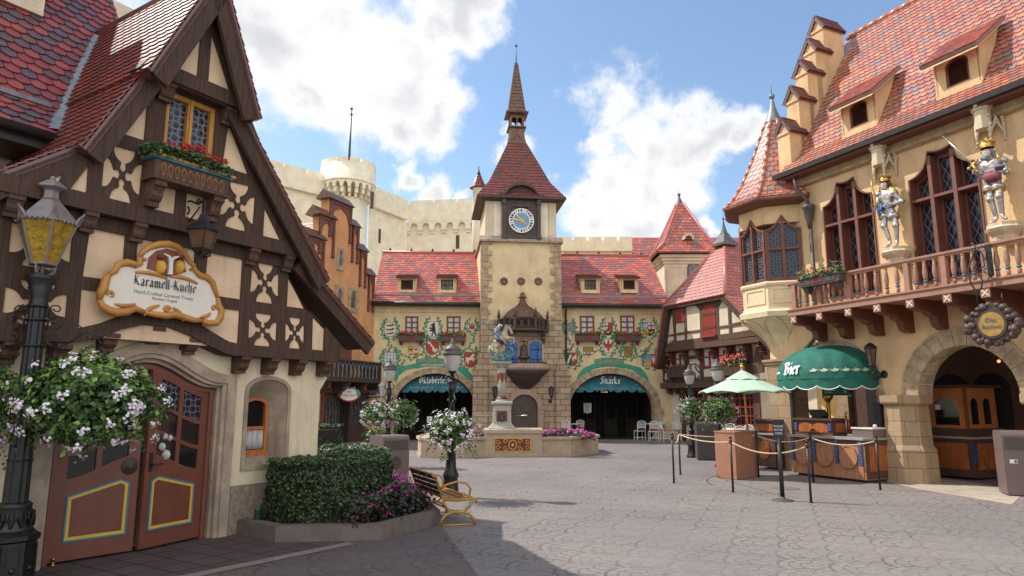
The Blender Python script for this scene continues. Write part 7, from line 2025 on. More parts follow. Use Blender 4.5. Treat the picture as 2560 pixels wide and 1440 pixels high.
# ---- frosted lamps in the square
def make_lamp(loc,label,rz):
 t = thing('street_lamp',label,'street lamp',loc,rz,'frosted street lamps in the square'); x,y = loc[0],loc[1]
 P0 = Vector((x,y,0))
 MB().lathe([(.19,0),(.18,.06),(.15,.10),(.13,.34),(.15,.36),(.14,.42),(.10,.50),(.085,.78),(.10,.80),(.095,.84),(.07,.90)],P0,10).build('base',M['black'],t)
 MB().lathe([(.066,.88),(.052,1.9),(.070,1.92),(.070,2.02),(.05,2.05),(.075,2.10),(.04,2.14)],P0,12).build('shaft',M['black'],t)
 b = MB(); b.lathe([(.03,2.12),(.045,2.17),(.03,2.24),(.08,2.28),(.085,2.30)],P0,12)
 for k in range(4): a = k*pi/2 + .4; d = Vector((cos(a),sin(a),0)); b.tube([P0 + d*.05 + Vector((0,0,2.05)),P0 + d*.11 + Vector((0,0,2.10)),P0 + d*.12 + Vector((0,0,2.19)),P0 + d*.08 + Vector((0,0,2.24))],.012,0,5)
 b.build('lantern_holder',M['black'],t)
 MB().lathe([(.085,2.30),(.12,2.36),(.155,2.48),(.165,2.58),(.165,2.60)],P0,18,0,None,True,False).build('lantern_glass',M['frost'],t)
 MB().lathe([(.17,2.59),(.19,2.60),(.195,2.63),(.15,2.67),(.165,2.69),(.16,2.72),(.09,2.78),(.05,2.80),(.055,2.83),(.035,2.86),(.03,2.89),(.012,2.92)],P0,18).build('lantern_cap',M['lampcap'],t)
 for s in (-1,1):
  dx = Vector((cos(rz),sin(rz),0))*s; b = MB()
  b.tube([P0 + dx*r + Vector((0,0,h)) for r,h in ((.05,1.72),(.10,1.84),(.2,1.88),(.32,1.82),(.42,1.74),(.44,1.78))],.011,0,6)
  b.tube([P0 + dx*r + Vector((0,0,h)) for r,h in ((.05,1.60),(.12,1.62),(.22,1.70),(.34,1.79))],.009,0,6); b.tube([P0 + dx*(.14 + .05*cos(a)) + Vector((0,0,1.77 + .05*sin(a))) for a in [i*.6 for i in range(11)]],.008,0,5)
  b.build('bracket_arm',M['black'],t)
 return t
GL = 'frosted street lamps in the square'
l2 = make_lamp((-1.13,13.0,0),'black lamp post with frosted lantern standing just behind the gold bench',pi/2 + .25)
def lamp_at(px,Y,rz,label): return dup(l2,(at_depth(px,1008,Y).x,Y,0),rz,label)
lamp_at(972,19.0,0.05,'frosted lamp post with two baskets before the Oktoberfest arch')
lamp_at(1726,22.3,pi/2,'frosted lamp post behind the dark bin, left of the mint parasol')
lamp_at(1797,19.0,pi/2,'frosted lamp post rising right behind the mint parasol')
GB = 'hanging baskets in the square'
bk = basket('hanging_basket','round basket of white blossoms on the lamp behind the gold bench',(-1.10,12.55,1.20),(.41,.40,.31),1500,.06,95,.019,GB,(-1.10,12.58,1.72),15,9)
def bk_at(px,py,Y,label,s=1.0):
 p = at_depth(px,py,Y); q = dup(bk,p,RND.uniform(0,6),label); q.scale = (s,s,s); return q
bk_at(941,1038,18.95,'left of the two white flower baskets before the Oktoberfest arch'); bk_at(1008,1035,18.95,'right of the two white flower baskets before the Oktoberfest arch',1.02)
bk_at(1731,1024,21.9,'white flower basket on the lamp behind the dark bin',1.0); bk_at(1798,1028,18.6,'white flower basket hanging under the mint parasol edge',1.0)

# ---- planter with hedge and flowers beside the shop
PL = [(-3.78,9.50),(-2.93,8.84),(-1.62,8.98),(-1.03,10.2),(-2.25,14.6),(-3.6,14.9),(-2.95,10.6),(-3.15,10.3)]
def inset(poly,d):
 c = poly if area2(poly) > 0 else poly[::-1]; n = len(c); out = []
 for i in range(n):
  p0,p1,p2 = Vector(c[i - 1]),Vector(c[i]),Vector(c[(i + 1) % n]); a = (p1 - p0).normalized(); b_ = (p2 - p1).normalized()
  na,nb = Vector((-a.y,a.x)),Vector((-b_.y,b_.x)); m = (na + nb); m = m/max(.3,m.dot(na)); out.append((p1.x + m.x*d,p1.y + m.y*d))
 return out
def plan_slab(mb,loops,z0,z1,mi=0):
 F = Frame((0,0),(1,0)); F.P = lambda u,z,o=0: Vector((u,z,o)); return mb.slab(loops,F,z0,z1,mi)
pl = thing('kerb_planter','low dark concrete planter kerb around the clipped hedge','planter',(-2.4,10,0))
b = MB(); plan_slab(b,[PL,inset(PL,.17)],0,.185); plan_slab(b,[inset(PL,.012),inset(PL,.16)],.18,.195); b.build('kerb',M['kerb'],pl)
b = MB(); plan_slab(b,[inset(PL,.165)],.02,.15); b.build('soil',M['soil'],pl)
def hedge(name,label,poly,z0,z1,n,lsz,seed,bulge=.12):
 t = thing(name,label,'hedge',(sum(p[0] for p in poly)/len(poly),sum(p[1] for p in poly)/len(poly),z0)); rnd = random.Random(seed)
 c = poly if area2(poly) > 0 else poly[::-1]
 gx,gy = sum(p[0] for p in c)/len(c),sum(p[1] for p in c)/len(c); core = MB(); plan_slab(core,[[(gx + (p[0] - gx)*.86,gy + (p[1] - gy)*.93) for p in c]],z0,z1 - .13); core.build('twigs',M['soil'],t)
 L_ = []; T = 0
 for i in range(len(c)): a,d = Vector(c[i]),Vector(c[(i + 1) % len(c)]); T += (d - a).length; L_.append((a,d,T))
 H_ = z1 - z0; xs = [p[0] for p in c]; ys = [p[1] for p in c]
 def side(r):
  k = r.random()*T; pv = 0
  for a,d,tt in L_:
   if k <= tt: break
   pv = tt
  f = (k - pv)/(tt - pv); p = a.lerp(d,f); h = r.random(); e = (d - a).normalized(); nr = Vector((e.y,-e.x))
  rnd_in = .17*max(0,(h - .68)/.32) ** 2 + .03*max(0,(.15 - h)/.15); lump = .03*sin(p.x*9 + h*7) + .03*sin(p.y*8 - h*5)
  p = p - nr*(rnd_in - lump + r.uniform(0,.05)); return Vector((p.x,p.y,z0 + h*H_)),Vector((nr.x,nr.y,.1))
 def top(r):
  while True:
   x,y = r.uniform(min(xs),max(xs)),r.uniform(min(ys),max(ys)); ins = False
   for a,d,_ in L_:
    if (a.y > y) != (d.y > y) and x < a.x + (y - a.y)*(d.x - a.x)/(d.y - a.y): ins = not ins
   if ins: return Vector((x,y,z1 - r.uniform(0,.05) + .03*sin(x*8)*cos(y*7))),Vector((0,0,1))
 A_s = T*H_; A_t = abs(area2(c))/2; lf = MB()
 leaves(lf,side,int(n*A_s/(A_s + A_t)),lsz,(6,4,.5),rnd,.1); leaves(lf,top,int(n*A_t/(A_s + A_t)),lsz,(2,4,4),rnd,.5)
 lf.build('leaves',[M['hedge1'],M['hedge2'],M['hedge3']],t); return t
hg = [(-3.42,9.72),(-3.22,9.36),(-2.60,9.14),(-2.05,9.28),(-1.80,9.75),(-1.80,10.4),(-1.98,11.4),(-2.2,12.3),(-2.5,12.7),(-2.85,12.5),(-2.75,11.0),(-2.92,10.4)]
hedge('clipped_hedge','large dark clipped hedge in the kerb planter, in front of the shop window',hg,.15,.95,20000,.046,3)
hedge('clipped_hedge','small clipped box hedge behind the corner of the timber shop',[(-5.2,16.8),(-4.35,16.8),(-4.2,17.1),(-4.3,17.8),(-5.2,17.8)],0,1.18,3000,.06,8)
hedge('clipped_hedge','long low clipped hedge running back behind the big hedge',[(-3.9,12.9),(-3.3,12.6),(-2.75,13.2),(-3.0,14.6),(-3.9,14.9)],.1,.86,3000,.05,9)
def flower_patch(name,label,fn,n,lsz,nfl,psz,mats_l,mats_f,seed,wts=(3,2),bl=5):
 rnd = random.Random(seed); t = thing(name,label,'flower bed',fn(rnd)[0].xy.to_3d()); lf,fb = MB(),MB()
 leaves(lf,fn,n,lsz,wts,rnd); lf.build('leaves',[M[k] for k in mats_l],t)
 for _ in range(nfl): p,d = fn(rnd); blossom(fb,p + Vector((0,0,lsz*.3)),Vector((0,-.4,1)),lsz*.7,bl,rnd,tuple([1]*len(mats_f)),psz)
 fb.build('blossoms',[M[k] for k in mats_f],t); return t
def bed(r):
 t = r.random(); x,y = -2.05 + .74*t + r.gauss(0,.07),9.22 + 1.25*t ** 1.5 + r.gauss(0,.16); h = .28 + .16*sin(pi*t) + .06*sin(x*11)
 return Vector((x,y,.14 + h*r.random() ** .6)),Vector((r.gauss(0,.5),-.6,.6))
flower_patch('flower_bed','magenta impatiens with purple leaves at the foot of the big hedge',bed,2600,.06,66,.018,['purpleleaf','hedge1','hedge2'],['petal_m'],6,(5,3,2))
def bed2(r):
 t = r.random(); x,y = -1.48 - .62*t + r.gauss(0,.07),10.25 + 2.3*t + r.gauss(0,.10); h = .30 + .08*sin(y*5)
 return Vector((x,y,.14 + h*r.random() ** .6)),Vector((.4,-.5,.7))
flower_patch('flower_bed','denser magenta impatiens beside the hedge behind the bench',bed2,2600,.06,180,.020,['purpleleaf','hedge1','hedge2'],['petal_m'],7,(4,3,2))
b = MB(); p = ground_pt(641,1308,.15); b.lathe([(.035,0),(.035,.17),(.045,.175),(.045,.20),(.03,.205)],(p.x,p.y,.14),10); tag(b.build('spike_light',M['green_d']),'little dark green spike light in the soil beside the shop plinth','light')

# ---- gold iron bench with wooden slats
bang = atan2(-.25,1)
bx = thing('park_bench','gold cast iron bench with wooden slats beside the hedge planter','bench',(-1.02,10.45,0))
ex = Vector((.97,.22,0)).normalized(); ey = Vector((-.42,.91,0)).normalized(); B0 = Vector((-.98,9.98,0)); BLn = 1.18
def bp(x,y,z): return B0 + ex*x + ey*y + Vector((0,0,z))
for y in (0,BLn):
 b = MB(); q = lambda l,r=.019: b.tube([bp(x,y,z) for x,z in l],r,0,6)
 q([(-.12,.70),(-.10,.66),(-.05,.52),(-.0,.38),(.03,.36),(.2,.345),(.40,.36),(.47,.355),(.49,.33),(.47,.31)],.021)
 q([(-.135,.72),(-.15,.70),(-.135,.675),(-.11,.69)],.018)
 q([(-.04,.50),(.05,.56),(.2,.60),(.34,.575),(.40,.50),(.385,.42),(.33,.38),(.29,.41),(.31,.45)],.017)
 q([(.02,.35),(.05,.26),(.13,.19),(.22,.175),(.31,.19),(.39,.26),(.42,.35)],.020)
 q([(-.02,.015),(-.01,.08),(.05,.15),(.13,.18),(.22,.19),(.31,.18),(.39,.15),(.45,.08),(.46,.015)],.021)
 q([(-.05,.012),(.49,.012)],.016)
 b.ball(bp(.22,y,.182),.035,0,8); b.build('end_frame',M['bench_iron'],bx)
for i in range(5):
 x = .04 + i*.085; z = .375 + .012*(abs(i - 2) - 1)
 vs = [bp(x + a,yy,z + c) for yy in (-.02,BLn + .02) for a,c in ((-.035,-.012),(.035,-.012),(.035,.012),(-.035,.012))]
 MB().add(vs,[(0,1,2,3),(7,6,5,4),(0,4,5,1),(1,5,6,2),(2,6,7,3),(3,7,4,0)]).build('seat_slat',M['slat'],bx)
for i in range(4):
 t = i/3; x,z = -.018 - .085*t,.44 + .22*t; d = Vector((-.36,.93))*.031
 vs = [bp(x + a,yy,z + c) for yy in (-.02,BLn + .02) for a,c in ((-d.x - .010,-d.y),(-d.x + .010,-d.y),(d.x + .010,d.y),(d.x - .010,d.y))]
 MB().add(vs,[(0,1,2,3),(7,6,5,4),(0,4,5,1),(1,5,6,2),(2,6,7,3),(3,7,4,0)]).build('back_slat',M['slat_d'],bx)
b = MB(); b.tube([bp(-.118,-.0,.70),bp(-.118,BLn,.70)],.016); b.tube([bp(.2,0,.185),bp(.2,BLn,.185)],.012)
for yy in (BLn/3,BLn*2/3): b.tube([bp(-.01,yy,.42),bp(-.12,yy,.69)],.010)
b.build('rail',M['bench_iron'],bx)

# ---- litter bins
def bin_(loc,rz,w,d,h,label,m='bin',medal=False,plaque=False):
 t = thing('litter_bin',label,'litter bin',loc,rz); F = Frame((loc[0],loc[1]),(cos(rz),sin(rz)))
 G = Frame((loc[0],loc[1]),(-sin(rz)*-1,cos(rz)*-1)) # profile plane, along -n
 prof = [(-d/2,.03),(d/2,.03),(d/2,h*.93)] + [(d/2 - .10*(1 - cos(a)) - .0,h*.93 + .07*h*sin(a)) for a in [pi/8*i for i in range(1,5)]] + [(-d/2 + .10*(1 - cos(a)),h*.93 + .07*h*sin(a)) for a in [pi/8*i for i in range(4,0,-1)]] + [(-d/2,h*.93)]
 G2 = Frame((loc[0],loc[1]),(F.n.x,F.n.y)); MB().slab([prof],G2,-w/2,w/2).build('body',M[m],t)
 MB().fbox(F,-w/2 + .03,w/2 - .03,0,.04,-d/2 + .03,d/2 - .03).build('foot',M['bin_d'],t)
 b = MB(); b.fbox(F,-w/2 + .04,w/2 - .04,h*.72,h*.90,d/2 - .01,d/2 + .012); b.build('flap',M['bin_d' if m == 'bin' else m],t)
 b = MB(); b.fbox(F,-w/2 - .004,w/2 + .004,h*.70,h*.705,-d/2 - .004,d/2 + .004); b.build('seam',M['bin_d'],t)
 if medal:
  b = MB(); b.lathe([(.13,0),(.125,.012),(.11,.016),(.10,.010),(.03,.014),(0,.02)],F.P(0,h*.46,d/2),20,0,rotm(F.ang) @ Matrix.Rotation(pi/2,4,'X'))
  for k in range(8): a = k*pi/4; b.tube([F.P(.03*cos(a),h*.46 + .03*sin(a),d/2 + .012),F.P(.10*cos(a),h*.46 + .10*sin(a),d/2 + .012)],.008,0,5)
  b.build('medallion',M['bin_d'],t)
 if plaque: b = MB(); b.fbox(F,plaque - .06,plaque + .06,h*.50,h*.56,d/2,d/2 + .006); b.fbox(F,plaque + .01,plaque + .05,h*.51,h*.55,d/2 + .004,d/2 + .010,1); b.build('plaque',[M['white'],M['bin_d']],t)
 return t
bin_((-2.62,14.95,0),radians(38),.62,.62,1.03,'brown litter bin with round medallion, behind the clipped hedge','bin',True)
bin_((5.95,21.4,0),radians(-8),.62,.6,1.14,'dark brown litter bin between the lamp posts, left of the terracotta box','bin_d')
pb = ground_pt(2560,1243); bin_((pb.x + .22,pb.y + .30,0),radians(-22),.64,.6,1.19,'mauve brown litter bin at the right picture edge','bin',False,-.17)

# ---- terracotta plinth box with the mint parasol
bxc = Vector((5.30,16.32)); tb = thing('plinth_box','plain terracotta coloured box holding the mint parasol','box',(bxc.x,bxc.y,0))
p0,p1,p2 = Vector((5.03,15.78)),Vector((4.74,16.34)),Vector((5.80,16.58)); c_ = p1 + (p2 - p0)
F = Frame(p1,(p0 - p1)); ln = (p0 - p1).length; dp = (p2 - p0).length
b = MB(); plan_slab(b,[[tuple(p0),tuple(p2),tuple(c_),tuple(p1)]],.01,1.03); b.build('box_body',M['terra'],tb)
b = MB(); plan_slab(b,[inset([tuple(p0),tuple(p2),tuple(c_),tuple(p1)],-.015)],1.03,1.06); b.build('lid',M['terra'],tb)
UP = Vector(((p0 + c_)/2).to_3d()) ; ux,uy = UP.x + .28,UP.y + .1
um_ = thing('parasol','mint green market parasol with gold ball finial on a wooden pole','parasol',(ux,uy,1.06))
zt,zm,ze_ = at_depth(1863,925,uy).z,at_depth(1863,945,uy).z,at_depth(1800,978,uy).z - .02
def tilt(v): return v
b = MB(); b.tube([(ux + .05,uy,1.06),(ux,uy,zt)],.026,0,10); b.build('pole',M['goldwood'],um_)
def rim(r,z,sag=0,n=8,sub=4):
 out = []
 for k in range(n):
  for j in range(sub):
   f = j/sub; a0 = 2*pi*k/n + .35; a1 = a0 + 2*pi/n; v = Vector((cos(a0),sin(a0),0)).lerp(Vector((cos(a1),sin(a1),0)),f); out.append(Vector((ux + v.x*r,uy + v.y*r,z + sag*sin(pi*f) - 0)))
 return out
def cone(mb,rs,cap=False):
 n = len(rs[0]); vs = [v for r in rs for v in r]; mb.add(vs,[((i)*n + k,i*n + (k + 1) % n,(i + 1)*n + (k + 1) % n,(i + 1)*n + k) for i in range(len(rs) - 1) for k in range(n)])
RU = 1.06
b = MB(); cone(b,[rim(RU,ze_ - .03,.05),rim(RU*.99,ze_,.04),rim(RU*.68,ze_ + (zm - ze_)*.42,.015),rim(.36,zm - .03,0)]); cone(b,[rim(RU*.99 - .01,ze_ - .035,.05),rim(RU*.68,ze_ + (zm - ze_)*.42 - .012,.015),rim(.35,zm - .045)][::-1])
b.build('canopy',M['umbrella'],um_)
b = MB(); cone(b,[rim(.43,zm - .06,.03),rim(.42,zm - .045,.03),rim(.06,zt - .02,0),rim(.02,zt,0)]); b.build('canopy_vent',M['umbrella'],um_)
for k in range(8): a = 2*pi*k/8 + .35; MB().tube([(ux,uy,zm - .12),(ux + RU*.97*cos(a),uy + RU*.97*sin(a),ze_ - .03)],.009,0,5).build('rib',M['goldwood'],um_)
b = MB(); b.lathe([(.03,zt - .01),(.05,zt + .01),(.03,zt + .03)],(ux,uy,0),10); b.ball((ux,uy,zt + .075),.055); b.ball((ux,uy,zt + .135),.03); b.build('finial',M['brass'],um_)

# ---- rope posts
def rp_at(px,py): q = ground_pt(px,py); return (q.x,q.y,0)
SP_ = [((1685,1208),'slim black rope post, leftmost of the queue line'),((1701,1187),'slim black rope post just behind the leftmost one'),((1833,1231),'slim black rope post in front of the terracotta box'),
 ((1897,1193),'slim black rope post at the right side of the terracotta box'),((2028,1257),'slim black rope post nearest the camera, right of the enter sign'),((2034,1206),'slim black rope post close before the bar counter'),((2201,1225),'slim black rope post in front of the right stone column')]
sp0 = None; RP = []
for (px,py),lab in SP_:
 loc = rp_at(px,py); RP.append(Vector(loc))
 if sp0 is None:
  sp0 = thing('rope_post',lab,'rope post',loc,0,'rope posts of the queue line')
  MB().tube([Vector(loc),Vector(loc) + Vector((0,0,.98))],.021,0,10).build('post',M['black'],sp0)
  b = MB(); b.lathe([(.03,.93),(.034,.95),(.034,.985),(.02,.995),(.014,1.01)],loc,10); b.ball(Vector(loc) + Vector((0,0,1.035)),.03); b.build('ball_top',M['black'],sp0)
  MB().lathe([(.036,0),(.036,.008),(.024,.012)],loc,12).build('foot',M['black'],sp0)
 else: dup(sp0,loc,0,lab)
for i,j,sag,lab in ((0,1,.16,'short rope loop between the two leftmost rope posts'),(1,2,.07,'sagging rope from the left pair of posts to the post before the terracotta box'),(1,3,.05,'rope running behind the terracotta box'),(2,4,.17,'deepest sagging rope passing behind the enter sign'),(3,5,.12,'rope from the terracotta box to the post before the bar'),(5,6,.12,'rope along the front of the bar counter')):
 a,c = RP[i] + Vector((0,0,.955)),RP[j] + Vector((0,0,.955)); n = 16
 pts = [a.lerp(c,k/n) - Vector((0,0,sag*4*(k/n)*(1 - k/n))) for k in range(n + 1)]
 b = MB(); b.tube(pts,.0135,0,6); o = b.build('barrier_rope',M['rope'],None,tuple(a)); tag(o,lab,'rope','ropes of the queue line')
q = Vector(rp_at(1957,1252)); sg = thing('sign_post','black stand with PLEASE ENTER HERE panel on a round base','sign',tuple(q))
MB().lathe([(.19,0),(.185,.012),(.12,.03),(.05,.045),(.045,.07)],q,24).build('base',M['bin_d'],sg)
MB().tube([q + Vector((0,0,.05)),q + Vector((0,0,1.08))],.038,0,12).build('post',M['black_flat'],sg)
SFm = Frame((q.x,q.y),(.97,-.22)); b = MB(); b.slab([[(-.085,1.04),(.085,1.04),(.085,1.40),(-.085,1.40)]],SFm,-.015,.02); q_ = b.build('panel',M['black_flat'],sg)
b = MB()
for i,w in enumerate(('PLEASE','ENTER','HERE')): text_mb(b,w,.052,SFm,0,1.29 - i*.062,.022,0,.002)
b.build('lettering',M['lettering'],q_)

# ---- fountain with St George group
fo = thing('fountain','stone fountain planter with tall painted column in front of the tower','fountain',(-.2,24,0))
FP = [(-3.15,23.4),(-2.88,22.15),(-1.52,21.98),(-.86,22.55),(.94,22.6),(1.92,22.75),(2.98,24.2),(2.85,26.2),(1.6,27.6),(-1.8,27.6),(-3.1,26.2)]
b = MB(); plan_slab(b,[FP,inset(FP,.32)],0,.56); plan_slab(b,[inset(FP,-.06),inset(FP,.36)],.54,.62); plan_slab(b,[inset(FP,-.03),inset(FP,.3)],0,.09); b.build('basin_wall',M['basin'],fo)
b = MB(); plan_slab(b,[inset(FP,.30)],.05,.50); b.build('soil',M['soil'],fo)
bl_ = [(-.90,22.50),(.97,22.55),(.97,24.4),(-.90,24.4)]
b = MB(); plan_slab(b,[bl_],0,.76); plan_slab(b,[inset(bl_,-.05)],.74,.85); plan_slab(b,[inset(bl_,-.02)],.0,.10); b.build('plinth_block',M['basin'],fo)
BF = Frame((-.90,22.50),(1.87,.05)); b = MB(); b.slab([[(.33,.16),(1.52,.16),(1.52,.60),(.33,.60)]],BF,-.01,.012,0)
for s in range(5):
 cx = .33 + 1.19*(s + .5)/5
 if s == 2: b.slab([arc(cx,.38,.14,.16,0,360,16)[:-1],arc(cx,.38,.11,.13,0,360,16)[:-1]],BF,.0,.02,1); b.slab([arc(cx,.38,.05,.05,0,360,10)[:-1]],BF,0,.02,1)
 else:
  for k in (-1,1): b.tube([BF.P(cx + x,.38 + k*y,.018) for x,y in scr(0,.10,.085,pi/2*0,1.1,1 if s % 2 else -1,12)],.012,1,5)
b.slab([[(.33,.16),(1.52,.16),(1.52,.60),(.33,.60)],[(.36,.19),(1.49,.19),(1.49,.57),(.36,.57)]],BF,-.01,.02,1)
b.build('ornament_panel',[M['maroon'],M['myellow']],fo)
fx,fy = -.34,23.4; cz = lambda py: at_depth(1255,py,fy).z
b = MB(); r4 = lambda prof,mi=0: b.lathe([(r*sqrt(2),z) for r,z in prof],(fx,fy,0),4,mi,rotm(.06),False,True,pi/4)
r4([(.46,.84),(.46,.88),(.40,.93),(.31,cz(1058)),(.295,cz(1052)),(.27,cz(1015)),(.30,cz(1013))]); r4([(.33,cz(1012)),(.345,cz(1006)),(.31,cz(1003))])
b.build('pedestal',M['column'],fo)
b = MB(); r4([(.335,cz(1011.5)),(.335,cz(1010.5))])
PF = Frame((fx,fy - .31),(1,.06)); z0 = cz(1040)
b.slab([[(-.17,z0 - .17),(.17,z0 - .17),(.17,z0 + .17),(-.17,z0 + .17)]],PF,-.06,.02); q_ = b.build('pedestal_panel',M['maroon'],fo)
b = MB(); b.tube([PF.P(.12*cos(a),z0 + .12*sin(a),.03) for a in [i*pi/8 for i in range(16)]],.022,0,6,True); b.ball(PF.P(0,z0,.03),.06,0,8)
for k in range(6): b.ball(PF.P(.07*cos(k*pi/3),z0 + .07*sin(k*pi/3),.03),.03,0,6)
b.tube([PF.P(0,z0 - .02,.05),PF.P(0,z0 - .03,.20),PF.P(0,z0 - .20,.22)],.015); b.build('rosette',M['bin_d'],fo)
for dx in (-1,1): MB().tube([PF.P(dx*.34,z0 + .0,-.3),PF.P(dx*.85,z0 + .02,-.3),PF.P(dx*.88,z0 + .05,-.3)],.014).build('spout',M['steel'],fo)
b = MB(); b.lathe([(.23,cz(1003)),(.22,cz(1001)),(.20,cz(999))],(fx,fy,0),16,0); b.lathe([(.20,cz(998.5)),(.175,cz(996)),(.15,cz(992))],(fx,fy,0),16,1); b.lathe([(.145,cz(992)),(.122,cz(932))],(fx,fy,0),16,0); b.lathe([(.145,cz(932)),(.145,cz(930)),(.122,cz(929)),(.15,cz(918)),(.25,cz(911))],(fx,fy,0),16,0); b.build('column',[M['column'],M['maroon']],fo)
b = MB();
for k in range(12): a = k*pi/6; b.ball((fx + .155*cos(a),fy + .155*sin(a),cz(918)),.024,k % 2,6)
for a in (-pi/2,-pi/2 - 1.3,-pi/2 + 1.3):
 d = Vector((cos(a),sin(a),0)); c = Vector((fx,fy,0)) + d*.13; F = Frame(c.xy,(-d.y,d.x)); zt2 = cz(934)
 b.slab([[(-.055,zt2),(.055,zt2),(.045,zt2 - .18),(0,zt2 - .30),(-.045,zt2 - .18)]],F,-.03,.016,0); b.tube([F.P(x,zt2 + z,.02) for x,z in ((-.07,.0),(-.06,-.20),(0,-.33),(.06,-.20),(.07,0))],.010,1,5)
b.build('capital_ornament',[M['maroon'],M['caramel_d']],fo)
b = MB(); r4([(.25,cz(912)),(.31,cz(908)),(.31,cz(905.5)),(.28,cz(905))]); b.build('abacus',M['column'],fo)
def fb1(r,xs=(-2.6,-.95),ys=(22.6,24.5)):
 x,y = r.uniform(*xs),r.uniform(*ys); return Vector((x,y,.50 + .34*r.random() ** .7*(1 - abs((x - (xs[0] + xs[1])/2)/(xs[1] - xs[0]))*.9))),Vector((0,-.6,.7))
flower_patch('flower_bed','pink flowers in the left side of the fountain planter',fb1,1500,.10,110,.035,['purpleleaf','hedge1','hedge2'],['petal_m'],31,(3,3,2),4)
flower_patch('flower_bed','pink flowers in the right side of the fountain planter',lambda r: fb1(r,(1.05,2.75),(22.95,25)),1500,.10,150,.035,['purpleleaf','hedge1','hedge2'],['petal_m'],32,(3,3,2),4)

# ---- white garden chairs and tables
def make_chair(loc,rz,label):
 t = thing('garden_chair',label,'chair',loc,rz,'white garden chairs'); Rm = rotm(rz); L0 = Vector(loc)
 P = lambda x,y,z: L0 + (Rm @ Vector((x,y,z)))
 for sx in (-1,1):
  for fy_,ln_ in ((-.2,.43),(.2,.43)): MB().tube([P(sx*.2,fy_,0),P(sx*.19,fy_*.95,ln_)],.015,0,5).build('leg',M['white'],t)
 b = MB()
 for sx in (-1,1): b.tube([P(sx*.19,.19,.43),P(sx*.20,.24,.70),P(sx*.17,.26,.86),P(0,.27,.90)],.016,0,5)
 for i in range(5):
  for s in (-1,1): b.tube([P(-.16 + .08*i - s*.05,.25,.56),P(-.16 + .08*i,.255,.68),P(-.16 + .08*i + s*.06,.262,.83)],.012,0,4)
 b.tube([P(-.19,.24,.56),P(0,.24,.60),P(.19,.24,.56)],.013,0,5); b.build('backrest',M['white'],t)
 b = MB(); b.tube([P(x,y,.43) for x,y in ((-.2,-.2),(.2,-.2),(.2,.2),(-.2,.2))],.016,0,5,True); b.tube([P(-.2,-.2,.14),P(.2,-.2,.14),P(.2,.2,.14),P(-.2,.2,.14)],.009,0,4,True); b.build('seat_frame',M['white'],t)
 b = MB(); b.box(P(0,0,.455),(.40,.40,.05),0,rotm(rz)); b.build('seat_cushion',M['mred'],t); return t
def make_table(loc,label):
 t = thing('garden_table',label,'table',loc,0,'white garden tables'); L0 = Vector(loc)
 MB().lathe([(.44,.70),(.45,.71),(.45,.73),(.44,.735)],L0,20).build('table_top',M['white'],t)
 b = MB(); b.tube([L0,L0 + Vector((0,0,.70))],.03)
 for k in range(4): a = k*pi/2 + .4; b.tube([L0 + Vector((.36*cos(a),.36*sin(a),0)),L0 + Vector((.1*cos(a),.1*sin(a),.12)),L0 + Vector((.02,0,.4))],.015,0,5)
 b.build('pedestal',M['white'],t); return t
ch = None
CH = [(1600,1101,.2,'white lattice garden chair with red cushion, leftmost before the Snacks arch'),(1634,1103,.0,'second white garden chair from the left before the Snacks arch'),(1646,1094,2.9,'white garden chair on the far side of the table before the Snacks arch'),(1666,1104,-1.4,'white garden chair seen from the side, mid group before the Snacks arch'),
 (1690,1103,.1,'white garden chair in front of the lamp left of the dark bin'),(1716,1100,-.9,'white garden chair nearest the dark bin'),(1412,1100,.1,'white garden chair left of the table behind the right flower bed of the fountain'),(1446,1097,.3,'white garden chair right of the table behind the right flower bed of the fountain'),(1304,1099,.0,'left white garden chair directly behind the fountain column'),(1336,1099,.1,'right white garden chair directly behind the fountain column'),
 (1795,1125,.2,'white garden chair left behind the terracotta box'),(1826,1118,2.7,'white garden chair on the far side of the table behind the terracotta box'),(1886,1122,-1.0,'white garden chair right of the parasol pole, behind the terracotta box'),(1845,1128,.1,'white garden chair with its back to us behind the terracotta box')]
for px,py,rz,lab in CH:
 loc = rp_at(px,py); rz += pi
 if ch is None: ch = make_chair(loc,rz,lab)
 else: dup(ch,loc,rz,lab)
tt = make_table(rp_at(1640,1098),'white garden table in the chair group before the Snacks arch')
for px,py,lab in ((1704,1099,'white garden table right of the group before the Snacks arch'),(1430,1098,'white garden table behind the right flower bed of the fountain'),(1320,1097,'white garden table behind the fountain column'),(1835,1121,'white garden table behind the terracotta box')): dup(tt,rp_at(px,py),0,lab)

# ---- menu stand, notice, potted plant
q = Vector(rp_at(1470,1094)); ms = thing('menu_stand','white menu card on a thin black stand in the Snacks arch','menu board',tuple(q)); zc = at_depth(1470,1021,q.y).z
MB().tube([q,q + Vector((0,0,zc))],.018).build('stand',M['black'],ms)
F = Frame((q.x,q.y - .03),(1,.05)); b = MB(); b.slab([[(-.19,zc - .20),(0,zc - .25),(.19,zc - .20),(.20,zc + .26),(-.20,zc + .26)]],F,0,.012)
for i in range(11): b.fbox(F,-.13,.13 - .05*((i*7) % 3),zc - .16 + i*.035,zc - .15 + i*.035,.01,.0135,1)
b.build('card',[M['white'],M['bin_d']],ms)
q = C0.P(*C0.uv(1074,1049,-.3),-.3); nt_ = thing('door_notice','small white notice hung in the dark Oktoberfest passage','notice',tuple(q)); F = Frame((q.x,q.y),(1,.07),q.z); b = MB(); b.slab([[(-.12,-.15),(.12,-.15),(.12,.15),(-.12,.15)]],F,0,.012)
for i in range(3): b.fbox(F,-.07,.07,-.06 + i*.06,-.045 + i*.06,.01,.013,1)
b.build('notice_card',[M['white'],M['bin_d']],nt_); MB().tube([F.P(0,.15,0),F.P(0,.3,0)],.008).build('hook',M['iron'],nt_)
